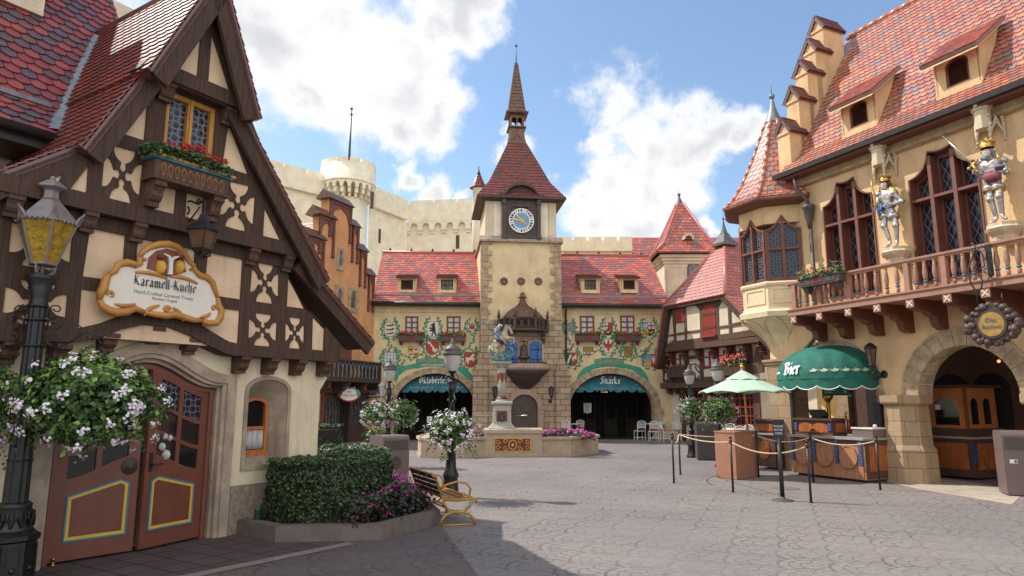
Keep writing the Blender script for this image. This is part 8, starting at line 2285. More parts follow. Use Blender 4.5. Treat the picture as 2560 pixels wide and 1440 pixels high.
q = Vector((at_depth(943,1008,20.5).x,20.5,0)); pp = thing('potted_plant','grey bowl shaped pot with green plant under the left baskets','plant',tuple(q))
MB().lathe([(.18,0),(.22,.05),(.34,.30),(.42,.48),(.44,.50),(.44,.55),(.38,.56)],q,18).build('pot',M['pot'],pp)
lf = MB(); leaves(lf,ellipsoid_fn(q + Vector((0,0,.72)),(.36,.36,.26),.6),500,.10,(3,3,1),RND); lf.build('foliage',[M['leaf1'],M['leaf2'],M['leaf3']],pp)
b = MB(); mh = ground_pt(1962,1221); b.lathe([(.28,.0),(.28,.006),(.25,.008)],mh,28); tag(b.build('manhole_cover',M['kerb'],None,tuple(mh)),'round iron manhole cover in the paving by the enter sign','manhole cover')

b = MB(); q = ground_pt(131,1415); b.lathe([(.03,0),(.03,.012),(.014,.02),(.012,.05),(.024,.06),(.024,.075),(.01,.08)],q,10); tag(b.build('door_stop',M['brass'],None,tuple(q)),'small brass door stop on the paving before the left door leaf','door stop')
dt = thing('door_toy','white plush toy hung behind the glass of the right door leaf','toy',L.P(-.72,1.2,-.1)); b = MB(); F_ = L.rot(LC + .885,-.12,radians(9))
for u,z,r in ((-.66,1.18,.05),(-.60,1.08,.065),(-.56,1.28,.04),(-.63,1.30,.04)): b.ball(F_.P(u,z,.02),r,0,9,(1,.5,1))
b.build('plush_body',M['curtain'],dt)

# ================================================================== BEER STAND, KIOSK, LANTERNS, SIGNS
CO = .95   # counter front offset from the arcade wall
def medallion(mb,F,u,z,o,r,mi,n=28):
 mb.slab([arc(u,z,r,r*1.12,0,360,n)[:-1],arc(u,z,r*.90,r*1.01,0,360,n)[:-1]],F,o - .01,o + .045,mi); mb.slab([arc(u,z,r*.91,r*1.02,0,360,n)[:-1]],F,o - .01,o + .03,mi); mb.ball(F.P(u + r*.3,z - r*.62,o + .035),.022,mi,8)
def carved_post(mb,F,u,z0,z1,o,mi,mk):
 mb.fbox(F,u - .045,u + .045,z0,z1,o - .01,o + .03,mi)
 n = int((z1 - z0)/.045)
 for i in range(n):
  z = z0 + (i + .5)*(z1 - z0)/n
  for s in (-1,1): mb.slab([[(u + s*.022 - .016,z),(u + s*.022,z - .016),(u + s*.022 + .016,z),(u + s*.022,z + .016)]],F,o + .02,o + .042,mk)
ct_ = thing('beer_counter','carved wooden beer counter with barrel head medallions under the green awning','counter',R.P(-1.45,0,.5))
cu0,cu1 = -2.45,-.44
b = MB(); b.fbox(R,cu0,cu1,.06,.90,-.1,CO); b.build('counter_body',M['barpale'],ct_)
b = MB(); b.fbox(R,cu0 - .06,cu1 + .04,.90,.95,-.15,CO + .07); b.build('countertop',M['counter'],ct_)
b = MB(); b.fbox(R,cu0 - .01,cu1 + .01,.80,.895,.0,CO + .02,0); b.fbox(R,cu0 - .01,cu1 + .01,.06,.22,.0,CO + .025,1); b.fbox(R,cu1,cu1 + .02,.08,.9,.0,CO,0); b.fbox(R,cu1 + .015,cu1 + .03,.24,.78,.12,CO - .1,2)
b.fbox(R,cu0 + .05,cu1 - .05,.0,.07,0,CO - .1,0); b.build('counter_trim',[M['bardark'],M['barpale'],M['barwood']],ct_)
cp = [cu0 + .05 + i*(cu1 - cu0 - .14)/3 for i in range(4)]
for u in cp:
 b = MB(); carved_post(b,R,u,.36,.80,CO,0,1); b.fbox(R,u - .055,u + .055,.06,.34,CO - .01,CO + .045,2); b.lathe([(.045,0),(.04,.02),(0,.025)],R.P(u,.85,CO + .02),12,3,rotm(R.ang) @ Matrix.Rotation(pi/2,4,'X'))
 b.build('carved_pilaster',[M['navy'],M['lead'],M['barpale'],M['blue']],ct_)
for i in range(3):
 b = MB(); medallion(b,R,(cp[i] + cp[i + 1])/2,.53,CO,.225,0); b.build('barrel_head',M['barpale'],ct_)
 # cash cabinet on the counter
cc = thing('cash_cabinet','small wooden cash cabinet with heart shaped panel standing on the beer counter','cabinet',R.P(-2.0,.95,.6))
b = MB(); b.fbox(R,-2.52,-1.42,.95,1.30,.1,.74,0); b.fbox(R,-2.57,-1.36,1.30,1.345,.05,.79,1); b.build('cabinet_body',[M['bardark'],M['bardark']],cc)
b = MB(); hp = [(-2.38,1.02),(-1.54,1.02),(-1.54,1.16)] + arc(-1.75,1.14,.21,.10,0,180,10) + arc(-2.17,1.14,.21,.10,0,180,10) + [(-2.38,1.16)]
hp = [p for i,p in enumerate(hp) if i == 0 or hypot(p[0] - hp[i - 1][0],p[1] - hp[i - 1][1]) > 1e-3]
b.slab([hp],R,.73,.755,0); b.fbox(R,-2.02,-1.92,1.04,1.10,.75,.765,1); b.fbox(R,-1.415,-1.40,1.03,1.24,.25,.62,0); b.build('cabinet_panel',[M['barwood'],M['bardark']],cc)
for u in (-2.46,-1.47): b = MB(); carved_post(b,R,u,1.06,1.24,.74,0,1); b.build('carved_pilaster',[M['navy'],M['lead']],cc)
cr_ = thing('cash_register','black touch screen register on the cash cabinet','register',R.P(-2.1,1.345,.45))
b = MB(); b.slab([[(-2.30,1.40),(-1.80,1.40),(-1.86,1.55),(-2.33,1.55)]],R,.40,.44); b.build('screen',M['black_flat'],cr_); b = MB(); b.fbox(R,-2.2,-1.9,1.345,1.40,.3,.5); b.build('stand',M['black_flat'],cr_)
tp = thing('beer_tap','gilded beer tap column with lantern like head on the counter','beer tap',R.P(-1.93,.95,.22))
b = MB(); b.lathe([(.07,.95),(.05,1.0),(.042,1.7),(.06,1.75),(.10,1.80),(.13,1.86),(.12,1.90),(.07,1.95),(.09,2.02),(.11,2.10),(.09,2.14)],R.P(-1.93,0,.22),12); b.build('tap_column',M['brass'],tp)
b = MB(); b.tube([R.P(-1.35,.95,.35),R.P(-1.35,1.42,.35)],.02,0,8); b.ball(R.P(-1.35,1.46,.35),.035,0,8); b.tube([R.P(-1.22,1.0,.4),R.P(-1.26,1.32,.38)],[.016,.024],1,8); b.tube([R.P(-1.26,1.32,.38),R.P(-1.28,1.52,.37)],[.03,.012],2,8)
b.build('tap_handle',[M['steel'],M['mred'],M['yellow']],tp)
tr_ = thing('tray_box','grey tray box with white lid on the right end of the counter','box',R.P(-.62,.95,.5))
b = MB(); b.fbox(R,-.98,-.46,.955,1.13,.2,.62,0); b.fbox(R,-1.0,-.44,1.13,1.165,.18,.64,1); b.fbox(R,-1.22,-1.02,.955,1.0,.2,.5,1); b.build('tray',[M['bin'],M['mwhite']],tr_); b = MB(); b.ball(R.P(-.56,1.19,.4),.05,0,8); b.build('cloth',M['curtain'],tr_)
b = MB(); pq = R.P(-.60,.95,.12); b.slab([[(-.68,.95),(-.54,.95),(-.53,1.65),(-.56,1.72),(-.68,1.72),(-.70,1.65)]],R,.05,.22); tag(b.build('dispenser',M['black_flat'],None,tuple(pq)),'tall black dispenser column beside the stone pier on the counter','dispenser')
mb_ = thing('menu_board','dark green menu board with white lines hanging under the awning','menu board',R.P(-1.43,2.0,.5))
b = MB(); b.fbox(R,-1.82,-1.04,1.88,2.34,.48,.52,0); b.fbox(R,-1.77,-1.09,1.92,2.30,.50,.527,1)
for i in range(8): w = .22 + .12*((i*5) % 3)/2; b.fbox(R,-1.74,-1.74 + w,1.955 + i*.04,1.965 + i*.04,.52,.529,2); b.fbox(R,-1.20,-1.13,1.955 + i*.04,1.965 + i*.04,.52,.529,2)
for u in (-1.80,-1.06): b.ball(R.P(u,1.88,.5),.035,3,8)
b.build('board',[M['black_flat'],M['green_d'],M['lettering'],M['blue']],mb_)
for u in (-1.7,-1.16): MB().tube([R.P(u,2.34,.5),R.P(u,2.75,.35)],.008).build('hanger',M['iron'],mb_)
# awning
aw = thing('beer_awning','domed green awning lettered Bier with scalloped valance','awning',R.P(-1.95,2.2,.4))
ac,aa,ab,az0,az1 = -1.95,1.30,1.15,2.27,3.10
def awp(t,f,k=1.0): # t along the rim 0..1, f from rim to top
 a = pi*(1 - t); r = cos(f*pi/2) ** .75 if f < 1 else 0
 return R.P(ac + aa*cos(a)*r*k,az0 + (az1 - az0)*sin(f*pi/2),.03 + ab*sin(a)*r*k)
b = MB(); nt,nf = 40,10; vs = []
for i in range(nf + 1):
 for j in range(nt + 1):
  t = j/nt; pucker = 1 - .018*abs(sin(t*10*pi)) ** .5*0 - .02*(1 - abs(2*((t*9) % 1) - 1))*cos(i/nf*pi/2); vs.append(awp(t,i/nf,1 + .02 - (1 - pucker)))
b.add(vs,[(i*(nt + 1) + j,i*(nt + 1) + j + 1,(i + 1)*(nt + 1) + j + 1,(i + 1)*(nt + 1) + j) for i in range(nf) for j in range(nt)])
b.build('canopy',M['awning'],aw)
b = MB(); vs = []; nt = 96; lo = []
for j in range(nt + 1):
 t = j/nt; a = pi*(1 - t); sc_ = abs(sin(t*8*pi)); zz = 2.10 - .085*sc_ ** .7
 top = R.P(ac + aa*cos(a),az0,.03 + ab*sin(a)); low = R.P(ac + aa*1.0*cos(a),zz,.03 + ab*sin(a)); vs += [top,low]; lo.append(low)
b.add(vs,[(2*j + 1,2*j + 3,2*j + 2,2*j) for j in range(nt)]); b.build('valance',M['awning'],aw)
MB().tube(lo,.012,0,5).build('edging',M['white'],aw)
b = MB()
def on_awn(tc,zc,body,h):
# local plane tangent to the canopy near the rim
 P0 = awp(tc,zc); P1 = awp(tc + .05,zc); F = Frame(P0.xy,(P1 - P0).xy,P0.z); F.O = P0
 up = (awp(tc,zc + .06) - P0).normalized(); F2 = Frame((0,0),(1,0)); d = (P1 - P0).normalized(); nn = d.cross(up).normalized()
 F2.P = lambda u,z,o=0: P0 + d*u + up*z + nn*o; F2.n = nn; return F2
F2 = on_awn(.47,.12,'',0); nib(b,'Bier',.19,F2,-.02,-.04,.03,0,0,.18)
for k,tc in enumerate((.61,.67,.73,.79,.85,.91)):
 F2 = on_awn(tc,.13,'',0); b.slab([[(-.10,.02),(-.04,-.02),(.05,-.015),(.10,.03),(.05,.045),(-.01,.07),(-.03,.03)]],F2,.015,.022,1); b.tube([F2.P(x,z,.025) for x,z in ((.10,.03),(.13,-.01),(.16,.03),(.13,.05))],.007,2,4)
for tc in (.24,.31): F2 = on_awn(tc,.12,'',0); b.slab([[(-.08,-.02),(0,.0),(.07,-.02),(.05,.04),(-.05,.05)]],F2,.015,.022,0)
b.build('lettering',[M['lettering'],M['umbrella'],M['goldwood']],aw)
# second counter behind the corner pier
q0 = ground_pt(1897,1170); sc2 = thing('side_counter','dark carved counter end standing left of the corner pier','counter',tuple(q0)); F = Frame((q0.x,q0.y),(.46,-1))
b = MB(); b.fbox(F,-.1,.62,.05,.88,-.8,0,0); b.fbox(F,-.1,.62,.90,1.24,-.7,-.06,0); b.build('counter_body',[M['bardark']],sc2)
b = MB(); b.fbox(F,-.15,.68,.88,.92,-.9,.06); b.build('countertop',M['counter'],sc2); b = MB(); b.fbox(F,-.14,.66,1.24,1.28,-.75,-.0,0); b.build('shelf',M['bardark'],sc2)
b = MB(); medallion(b,F,.26,.48,0,.2,0); b.fbox(F,.02,.52,.98,1.16,-.08,-.045,0); b.build('barrel_head',M['barwood'],sc2)
# kiosk in the second arch
KO = -1.67; kk = thing('wooden_kiosk','orange wooden kiosk with arched glass windows inside the right arch','kiosk',R.P(-.3,0,-2.2))
k0,k1 = -.86,.25
b = MB(); b.fbox(R,k0,k1,.05,.90,KO - 1.6,KO); b.build('kiosk_base',M['bardark'],kk)
b = MB(); b.fbox(R,k0 + .09,k1 - .12,.22,.80,KO - .02,KO + .012); E2 = Frame(R.P(k1,0,KO),(-R.n.x,-R.n.y)); b.fbox(E2,.12,1.5,.22,.80,-.02,.012); b.build('base_panel',M['barwood'],kk)
b = MB(); b.fbox(R,k0 - .06,k1 + .06,.90,.95,KO - 1.66,KO + .06); b.build('countertop',M['counter'],kk)
for u in (.5,1.1): b = MB(); medallion(b,E2,u,.5,.01,.22,0); b.build('barrel_head',M['barwood'],kk)
b = MB(); carved_post(b,E2,.05,.35,.82,.0,0,0); b.build('carved_pilaster',M['navy'],kk)
b = MB(); b.fbox(R,k0 + .06,k1 - .08,.95,1.13,KO - 1.4,KO - .05); b.build('cabin_plinth',M['bardark'],kk)
b = MB(); aw_ = lambda a,c,z0,zs,r: [(a,z0),(c,z0),(c,zs)] + arc((a + c)/2,zs,(c - a)/2,r,0,180,10)[1:-1] + [(a,zs)]
wf_ = aw_(k0 + .25,k1 - .27,1.20,1.66,.16)
b.slab([[(k0 + .05,1.13),(k1 - .09,1.13),(k1 - .09,2.05),(k0 + .05,2.05)],wf_],R,KO - .12,KO - .06)
E3 = Frame(R.P(k1 - .09,0,KO - .06),(-R.n.x,-R.n.y)); ws = [aw_(.16,.48,1.22,1.68,.14),aw_(.62,.94,1.22,1.68,.14)]
b.slab([[(0,1.13),(1.1,1.13),(1.1,2.05),(0,2.05)]] + ws,E3,-.06,.0); b.build('cabin',M['orangewood'],kk)
b = MB(); b.slab([wf_],R,KO - .105,KO - .095); b.build('pane',M['glass'],kk)
for w in ws: MB().slab([w],E3,-.045,-.035).build('pane',M['glass'],kk)
b = MB(); b.fbox(R,k0 + .27,k0 + .40,1.55,1.67,KO - .093,KO - .088); b.build('paper_note',M['white'],kk)
b = MB(); b.fbox(R,k0 + .0,k1 - .02,2.05,2.12,KO - 1.35,KO + .0); b.build('roof',M['bardark'],kk)

# wall lanterns
def wall_lantern(F,u,z,label,s=1.0,flip=1):
 p = F.P(u,z,0); t = thing('wall_lantern',label,'lantern',tuple(p)); c = F.P(u - .0,0,.36*s)
 b = MB()
 b.lathe([(.0,z + .46*s),(.05*s,z + .44*s),(.145*s,z + .36*s),(.15*s,z + .33*s),(.13*s,z + .325*s)],c,6,0,None,False)
 for k in range(6): a = k*pi/3; b.tube([c + Vector((.125*s*cos(a),.125*s*sin(a),z + .33*s)),c + Vector((.07*s*cos(a),.07*s*sin(a),z - .02*s))],.011*s,0,4)
 b.lathe([(.02*s,z - .16*s),(.035*s,z - .1*s),(.075*s,z - .03*s),(.07*s,z - .01*s)],c,8)
 b.tube([c + Vector((0,0,z - .15*s)),F.P(u,z - .26*s,.34*s),F.P(u,z - .34*s,.25*s),F.P(u,z - .28*s,.12*s),F.P(u,z - .2*s,.02)],.018*s,0,6)
 b.tube([F.P(u,z - .22*s + .07*s*sin(a),.2*s + .07*s*cos(a)) for a in [i*.6 for i in range(10)]],.012*s,0,5); b.lathe([(.09*s,0),(.08*s,.02),(0,.03)],F.P(u,z - .22*s,.0),12,0,rotm(F.ang) @ Matrix.Rotation(pi/2,4,'X'))
 b.build('lantern_frame',M['iron'],t)
 MB().lathe([(.062*s,z - .01*s),(.115*s,z + .32*s)],c,6,0,None,False,False).build('lantern_glass',M['smoke'],t); return t
wall_lantern(R,-.52,2.58,'black iron lantern on a scrolled bracket between the two right arches',1.05)
u,z = T.uv(1376,990,.1); wall_lantern(T,u,z,'black lantern on the tower wall right of the niche',1.0)
u,z = T.uv(1236,990,.1); wall_lantern(T,u,z,'black lantern on the tower wall left of the niche, behind the fountain column',1.0)
# hanging lantern under the flower box of the shop
hl = thing('hanging_lantern','square black lantern with smoked panes hanging from a scrolled bracket below the flower box','lantern',L.P(-1.13,3.6,.6))
hu,ho = -1.115,.70; b = MB()
def scroll3(cx,cz,r,a0,tn,sg): b.tube([L.P(hu - .0,z,o) for o,z in [(p[0],p[1]) for p in scr(cx,cz,r,a0,tn,sg)]],.011,0,5)
b.fbox(L,hu - .05,hu + .05,3.82,4.18,.24,.262); b.tube([L.P(hu,4.16,.26),L.P(hu,4.17,.40),L.P(hu,4.10,.56),L.P(hu,4.13,.68),L.P(hu,4.10,.71)],.012,0,6); b.tube([L.P(hu,3.86,.26),L.P(hu,3.92,.42),L.P(hu,4.06,.60)],.011,0,6)
scroll3(.34,4.06,.07,pi,1.1,1); scroll3(.34,3.92,.06,pi,1.1,-1); scroll3(.56,4.13,.045,0,1.1,1)
b.tube([L.P(hu,4.10,.70),L.P(hu,3.95,.70)],.008,0,5); b.build('bracket',M['iron'],hl)
c = L.P(hu,0,.70); b = MB(); rr = rotm(L.ang + .35)
sqr = lambda prof: b.lathe([(r*sqrt(2),z) for r,z in prof],c,4,0,rr,False,True,pi/4)
sqr([(.03,3.95),(.04,3.90)]); sqr([(.045,3.905),(.05,3.86),(.145,3.76),(.145,3.748),(.12,3.745)]); sqr([(.075,3.50),(.09,3.525),(.07,3.53)])
for k in range(4):
 a = L.ang + .35 + pi/4 + k*pi/2; d = Vector((cos(a),sin(a),0)); b.tube([c + d*.165 + Vector((0,0,3.75)),c + d*.105 + Vector((0,0,3.52))],.010,0,4); b.tube([c + d*.10 + Vector((0,0,3.51)),c + d*.06 + Vector((0,0,3.47)),c + Vector((0,0,3.45))],.010,0,4)
b.ball(c + Vector((0,0,3.45)),.025); b.build('lantern_frame',M['iron'],hl)
b = MB(); b.lathe([(.072*sqrt(2),3.53),(.112*sqrt(2),3.745)],c,4,0,rr,False,False,pi/4); b.build('lantern_glass',M['smoke'],hl)
# little figure lantern on the orange house
tl = thing('bracket_lantern','black lantern on a bracket with a little heraldic beast, by the orange house corner','lantern',OF.P(-.2,3.2,.1)); b = MB()
lp0 = at_depth(952,972,30.2); BF2 = Frame((lp0.x,30.2),(1,.2)); U = lambda px,py: BF2.uv(px,py)
b.tube([BF2.P(*U(912,994)),BF2.P(*U(962,991)),BF2.P(*U(968,975))],.035); b.tube([BF2.P(*U(920 + 16*cos(a),1006 + 10*sin(a))) for a in [i*.6 for i in range(10)]],.022,0,5)
x0_,z1_ = U(918,966); x1_,z0_ = U(952,992); b.slab([[(x0_ + x*(x1_ - x0_),z0_ + y*(z1_ - z0_)) for x,y in LION]],BF2,-.03,.03)
cx_,cz_ = U(954,985); b.build('bracket',M['iron'],tl)
b = MB(); c = BF2.P(cx_,0,0); z_ = U(954,990)[1]; b.lathe([(.10,z_ - .02),(.16,z_ + .42),(.20,z_ + .44),(.05,z_ + .58),(.0,z_ + .66)],c,6,0,None,False); b.build('lantern_body',M['frost'],tl)
# hanging carved sign
hs = thing('hanging_sign','carved brown wreath sign with yellow oval reading Das Rathaus hanging from the balcony bracket','sign',R.P(2.66,2.75,1.25))
su,sz,so = 2.67,3.10,1.25; SG = R.rot(su,so,radians(12))
b = MB(); b.slab([arc(0,sz,.30,.34,0,360,28)[:-1]],SG,-.05,.05,0); rs = random.Random(4)
for k in range(20):
 a = 2*pi*k/20; r1,r2 = .30,.33;
 for j in range(2): b.ball(SG.P(cos(a + rs.uniform(-.1,.1))*(r1 + .05*j),sz + sin(a)*(r2 + .03*j),rs.uniform(-.02,.06)),rs.uniform(.05,.085),0,7,(1,1,.9))
for s in (-1,1):
 for k in range(5): b.ball(SG.P(s*.36 + rs.uniform(-.04,.04),sz + rs.uniform(-.16,.16),.02),.09,0,7)
b.lathe([(.0,0),(.04,.06),(.05,.1)],SG.P(-.12,sz - .46,.02),6); b.build('carved_wreath',M['copper_d'],hs)
b = MB(); b.slab([arc(0,sz,.235,.26,0,360,28)[:-1]],SG,0,.085,0); b.slab([arc(0,sz,.20,.22,0,360,28)[:-1]],SG,0,.092,1); b.build('sign_face',[M['copper_d'],M['signyellow']],hs)
b = MB(); text_mb(b,'Das',.12,SG,.0,sz + .07,.096,0); text_mb(b,'Rathaus',.105,SG,0,sz - .05,.096,0,squeeze=.9); b.build('lettering',M['navy'],hs)
b = MB(); I = lambda l,r=.014: b.tube([SG.P(x,z,o) for x,z,o in l],r,0,6)
zt = 4.5
I([(-.20,sz + .38,0),(-.21,sz + .62,0),(-.28,sz + .80,0),(-.30,sz + 1.05,0),(-.22,sz + 1.30,-.05),(-.16,sz + 1.48,-.08),(-.22,sz + 1.56,-.1),(-.27,sz + 1.50,-.1)],.016)
I([(-.21,sz + .62,0),(-.12,sz + .68,0),(-.09,sz + .82,0),(-.14,sz + .98,0),(-.20,sz + 1.08,0),(-.16,sz + 1.18,0),(-.10,sz + 1.14,0)]); I([(-.16,sz + 1.48,-.08),(-.06,sz + 1.3,-.08),(-.05,sz + 1.08,-.05),(-.12,sz + 1.04,0)]); I([(-.06 + .05*cos(a),sz + 1.42 + .05*sin(a),-.06) for a in [i*.6 for i in range(11)]],.009); I([(-.02 + .05*cos(a),sz + 1.0 + .05*sin(a),-.06) for a in [i*.6 for i in range(11)]],.009)
I([(.18,sz + .36,0),(.18,sz + .55,-.02)],.012); b.fbox(SG,-.03,.06,sz + .9,sz + 1.5,-.16,-.12); b.build('iron_scroll',M['iron'],hs)

# ================================================================== STATUES
def skin_body(name,joints,edges,mats,parent,root,face_fn=None,sub=2):
 """joints: name -> (world point, radius); one continuous skinned surface"""
 names = list(joints); idx = {n: i for i,n in enumerate(names)}
 me = bpy.data.meshes.new(name); Mi = Vector((0,0,0)); q = parent
 off = Vector(parent.location)
 me.from_pydata([Vector(joints[n][0]) - off for n in names],[(idx[a],idx[c]) for a,c in edges],[])
 ob = bpy.data.objects.new(name,me); COL.objects.link(ob)
 ob.modifiers.new('skin','SKIN'); sm = ob.modifiers.new('sub','SUBSURF'); sm.levels = sub; sm.render_levels = sub
 for i,n in enumerate(names):
  v = me.skin_vertices[0].data[i]; r = joints[n][1]; v.radius = r if isinstance(r,tuple) else (r,r); v.use_root = (n == root)
 dg = bpy.context.evaluated_depsgraph_get(); dg.update()
 m2 = bpy.data.meshes.new_from_object(ob.evaluated_get(dg)); bpy.data.objects.remove(ob); bpy.data.meshes.remove(me)
 m2.name = name; m2.materials.clear()
 for m in mats: m2.materials.append(m)
 for p in m2.polygons:
  p.use_smooth = True
  if face_fn: p.material_index = face_fn(Vector(p.center) + off)
 o = bpy.data.objects.new(name,m2); COL.objects.link(o); o.parent = parent; return o
def knight(name,label,K,J,facez,foot):
 """K: photo pixel -> (u,z); J: joint -> (px, py, offset, radius)"""
 P = {}
 for n,(x,y,o,r) in J.items():
  u,z = K(x,y,o); P[n] = (R.P(u,z,o),r)
 t = thing(name,label,'statue',tuple(P['footR'][0].lerp(P['footL'][0],.5) - Vector((0,0,.03))))
 ed = [('pelvis','waist'),('waist','chest'),('chest','neck'),('neck','chin'),('chin','brow'),('brow','top'),('chest','shR'),('shR','elR'),('elR','haR'),('chest','shL'),('shL','elL'),('elL','haL'),('pelvis','hipR'),('hipR','knR'),('knR','anR'),('anR','footR'),('footR','toeR'),('pelvis','hipL'),('hipL','knL'),('knL','anL'),('anL','footL'),('footL','toeL')]
 for s in 'RL':
  h = P['ha' + s][0]; d = (h - P['el' + s][0]).normalized(); sd = R.d if s == 'L' else -R.d
  fw = (d*.5 + R.n*.5).normalized(); upv = Vector((0,0,1))
  for k in range(4):
   b0 = h + d*.045 + upv*(.03 - .02*k); P[f'f{s}{k}a'] = (b0,.013); P[f'f{s}{k}b'] = (b0 + d*(.035 - .004*abs(k - 1)) + R.n*.015,.012); P[f'f{s}{k}c'] = (b0 + d*.03 + R.n*.045 - upv*.005,.010)
   ed += [('ha' + s,f'f{s}{k}a'),(f'f{s}{k}a',f'f{s}{k}b'),(f'f{s}{k}b',f'f{s}{k}c')]
  P[f't{s}a'] = (h + upv*.035 + R.n*.03,.014); P[f't{s}b'] = (h + upv*.06 + R.n*.05 + d*.03,.012); ed += [('ha' + s,f't{s}a'),(f't{s}a',f't{s}b')]
 zc = (P['chin'][0].z + P['neck'][0].z)/2
 skin_body('body',P,ed,[M['armour'],M['face']],t,'pelvis',lambda c: 1 if c.z > zc and (c - P['chin'][0]).length < .4 else 0)
 return t,P
K1 = lambda x,y,o: R.uv(2140 + x/4.8,360 + y/4.8,o)
J1 = {'pelvis': (398,800,.30,(.135,.11)),'waist': (378,728,.30,(.105,.09)),'chest': (360,640,.30,(.165,.12)),'neck': (346,562,.30,.055),'chin': (330,522,.33,.065),'brow': (336,482,.32,.085),'top': (345,452,.31,.07),
 'shR': (285,612,.30,.075),'elR': (262,700,.36,.05),'haR': (240,762,.46,.036),'shL': (455,595,.28,.085),'elL': (552,690,.26,.055),'haL': (400,735,.42,.036),
 'hipR': (345,830,.30,.088),'knR': (343,985,.37,.062),'anR': (415,1180,.30,.040),'footR': (385,1225,.38,.036),'toeR': (345,1240,.50,.030),'hipL': (440,830,.30,.088),'knL': (482,975,.35,.062),'anL': (492,1170,.30,.040),'footL': (490,1205,.40,.036),'toeL': (484,1215,.50,.030)}
k1,P1 = knight('knight_statue','silver knight statue with flat gold crown, sceptre and blue sash, left of the two',K1,J1,0,0)
K2 = lambda x,y,o: R.uv(2200 + x/3.789,260 + y/3.789,o)
J2 = {'pelvis': (1075,735,.32,(.14,.12)),'waist': (1060,680,.32,(.115,.10)),'chest': (1045,590,.32,(.175,.13)),'neck': (1020,525,.32,.06),'chin': (1006,492,.36,.065),'brow': (1010,455,.34,.09),'top': (1015,425,.33,.07),
 'shR': (960,560,.32,.08),'elR': (965,690,.34,.055),'haR': (915,660,.48,.036),'shL': (1165,545,.30,.085),'elL': (1195,645,.32,.058),'haL': (1125,632,.48,.036),
 'hipR': (1035,765,.32,.09),'knR': (1048,905,.40,.066),'anR': (1105,1080,.32,.042),'footR': (1085,1112,.40,.038),'toeR': (1045,1130,.52,.032),'hipL': (1118,760,.32,.09),'knL': (1134,872,.40,.066),'anL': (1160,1055,.32,.042),'footL': (1172,1078,.42,.038),'toeL': (1200,1084,.52,.032)}
k2,P2 = knight('king_statue','silver bearded king statue with raised sword, golden orb and red sash, right of the two',K2,J2,0,0)
def crown(K,x,y,o,r,hgt,parent,mi='gold',balls=10):
 u,z = K(x,y,o); b = MB(); c = R.P(u,0,o); b.lathe([(r*.92,z - hgt),(r*.95,z - hgt*.9),(r*1.12,z),(r*1.06,z),(r*.88,z - hgt)],c,20)
 b.lathe([(r*.98,z - hgt),(r*1.0,z - hgt*.85),(r*.96,z - hgt*.7)],c,20)
 for k in range(balls): a = 2*pi*k/balls; b.lathe([(.016,0),(.012,hgt*.25),(.02,hgt*.35),(0,hgt*.5)],c + Vector((r*1.09*cos(a),r*1.09*sin(a),z)),5)
 return b.build('crown',M[mi],parent)
crown(K1,346,414,.31,.115,.085,k1,'brass',18); crown(K2,1012,375,.34,.125,.10,k2,'gold',8)
b = MB(); u,z = K2(1012,372,.34)
for k in range(3): a = k*pi/3; b.tube([R.P(u,z,.34) + Vector((.12*cos(a)*x,.12*sin(a)*x,.07*(1 - x*x))) for x in (-1,-.6,0,.6,1)],.018,0,6)
b.ball(R.P(u,z + .09,.34),.03); b.build('crown_arches',M['gold'],k2)
def hair(P,parent,m,back=.05,beard=False,m2=None):
 h,c = P['brow'][0],P['chin'][0]; b = MB(); rs = random.Random(2)
 for s in (-1,1):
  for k in range(5): b.ball(h + R.d*s*.085 - R.n*(.02 + .02*k) + Vector((0,0,.02 - .035*k)),.042,0,8)
 for k in range(5): b.ball(h - R.n*.085 + R.d*(.04*(k - 2)) - Vector((0,0,.03*(k % 2) + .02)),.05,0,8)
 b.build('hair',M[m],parent)
 if beard:
  b = MB()
  for k in range(9): a = pi*(k - 4)/9; b.ball(c + R.d*(.07*sin(a)) + R.n*(.06*cos(a)) - Vector((0,0,.02 + .012*(k % 2))),.032,0,7)
  b.ball(c + R.n*.06 - Vector((0,0,.06)),.035,0,7); b.build('beard',M[m2],parent)
hair(P1,k1,'hair'); hair(P2,k2,'beard',.05,True,'beard')
def face(P,parent,look):
 h,c = P['brow'][0],P['chin'][0]; f = (R.n + R.d*look).normalized(); sd = Vector((-f.y,f.x,0)); ce = h.lerp(c,.35); b = MB()
 b.add([ce + f*.088 + Vector((0,0,.02)),ce + f*.112 - Vector((0,0,.03)),ce + f*.085 + sd*.016 - Vector((0,0,.035)),ce + f*.085 - sd*.016 - Vector((0,0,.035))],[(0,2,1),(0,1,3),(1,2,3)],0)
 for s in (-1,1): b.ball(ce + f*.082 + sd*s*.03 + Vector((0,0,.015)),.011,1,8,(1,1,.6)); b.tube([ce + f*.084 + sd*s*x + Vector((0,0,.034)) for x in (.015,.03,.046)],.004,2,4); b.ball(h.lerp(c,.4) + sd*s*.082,.018,0,6)
 b.tube([ce + f*.084 + sd*x - Vector((0,0,.055)) for x in (-.018,0,.018)],.005,3,5); b.build('face_features',[M['face'],M['ink'],M['hair'],M['mpink']],parent)
face(P1,k1,-.5); face(P2,k2,-.35)
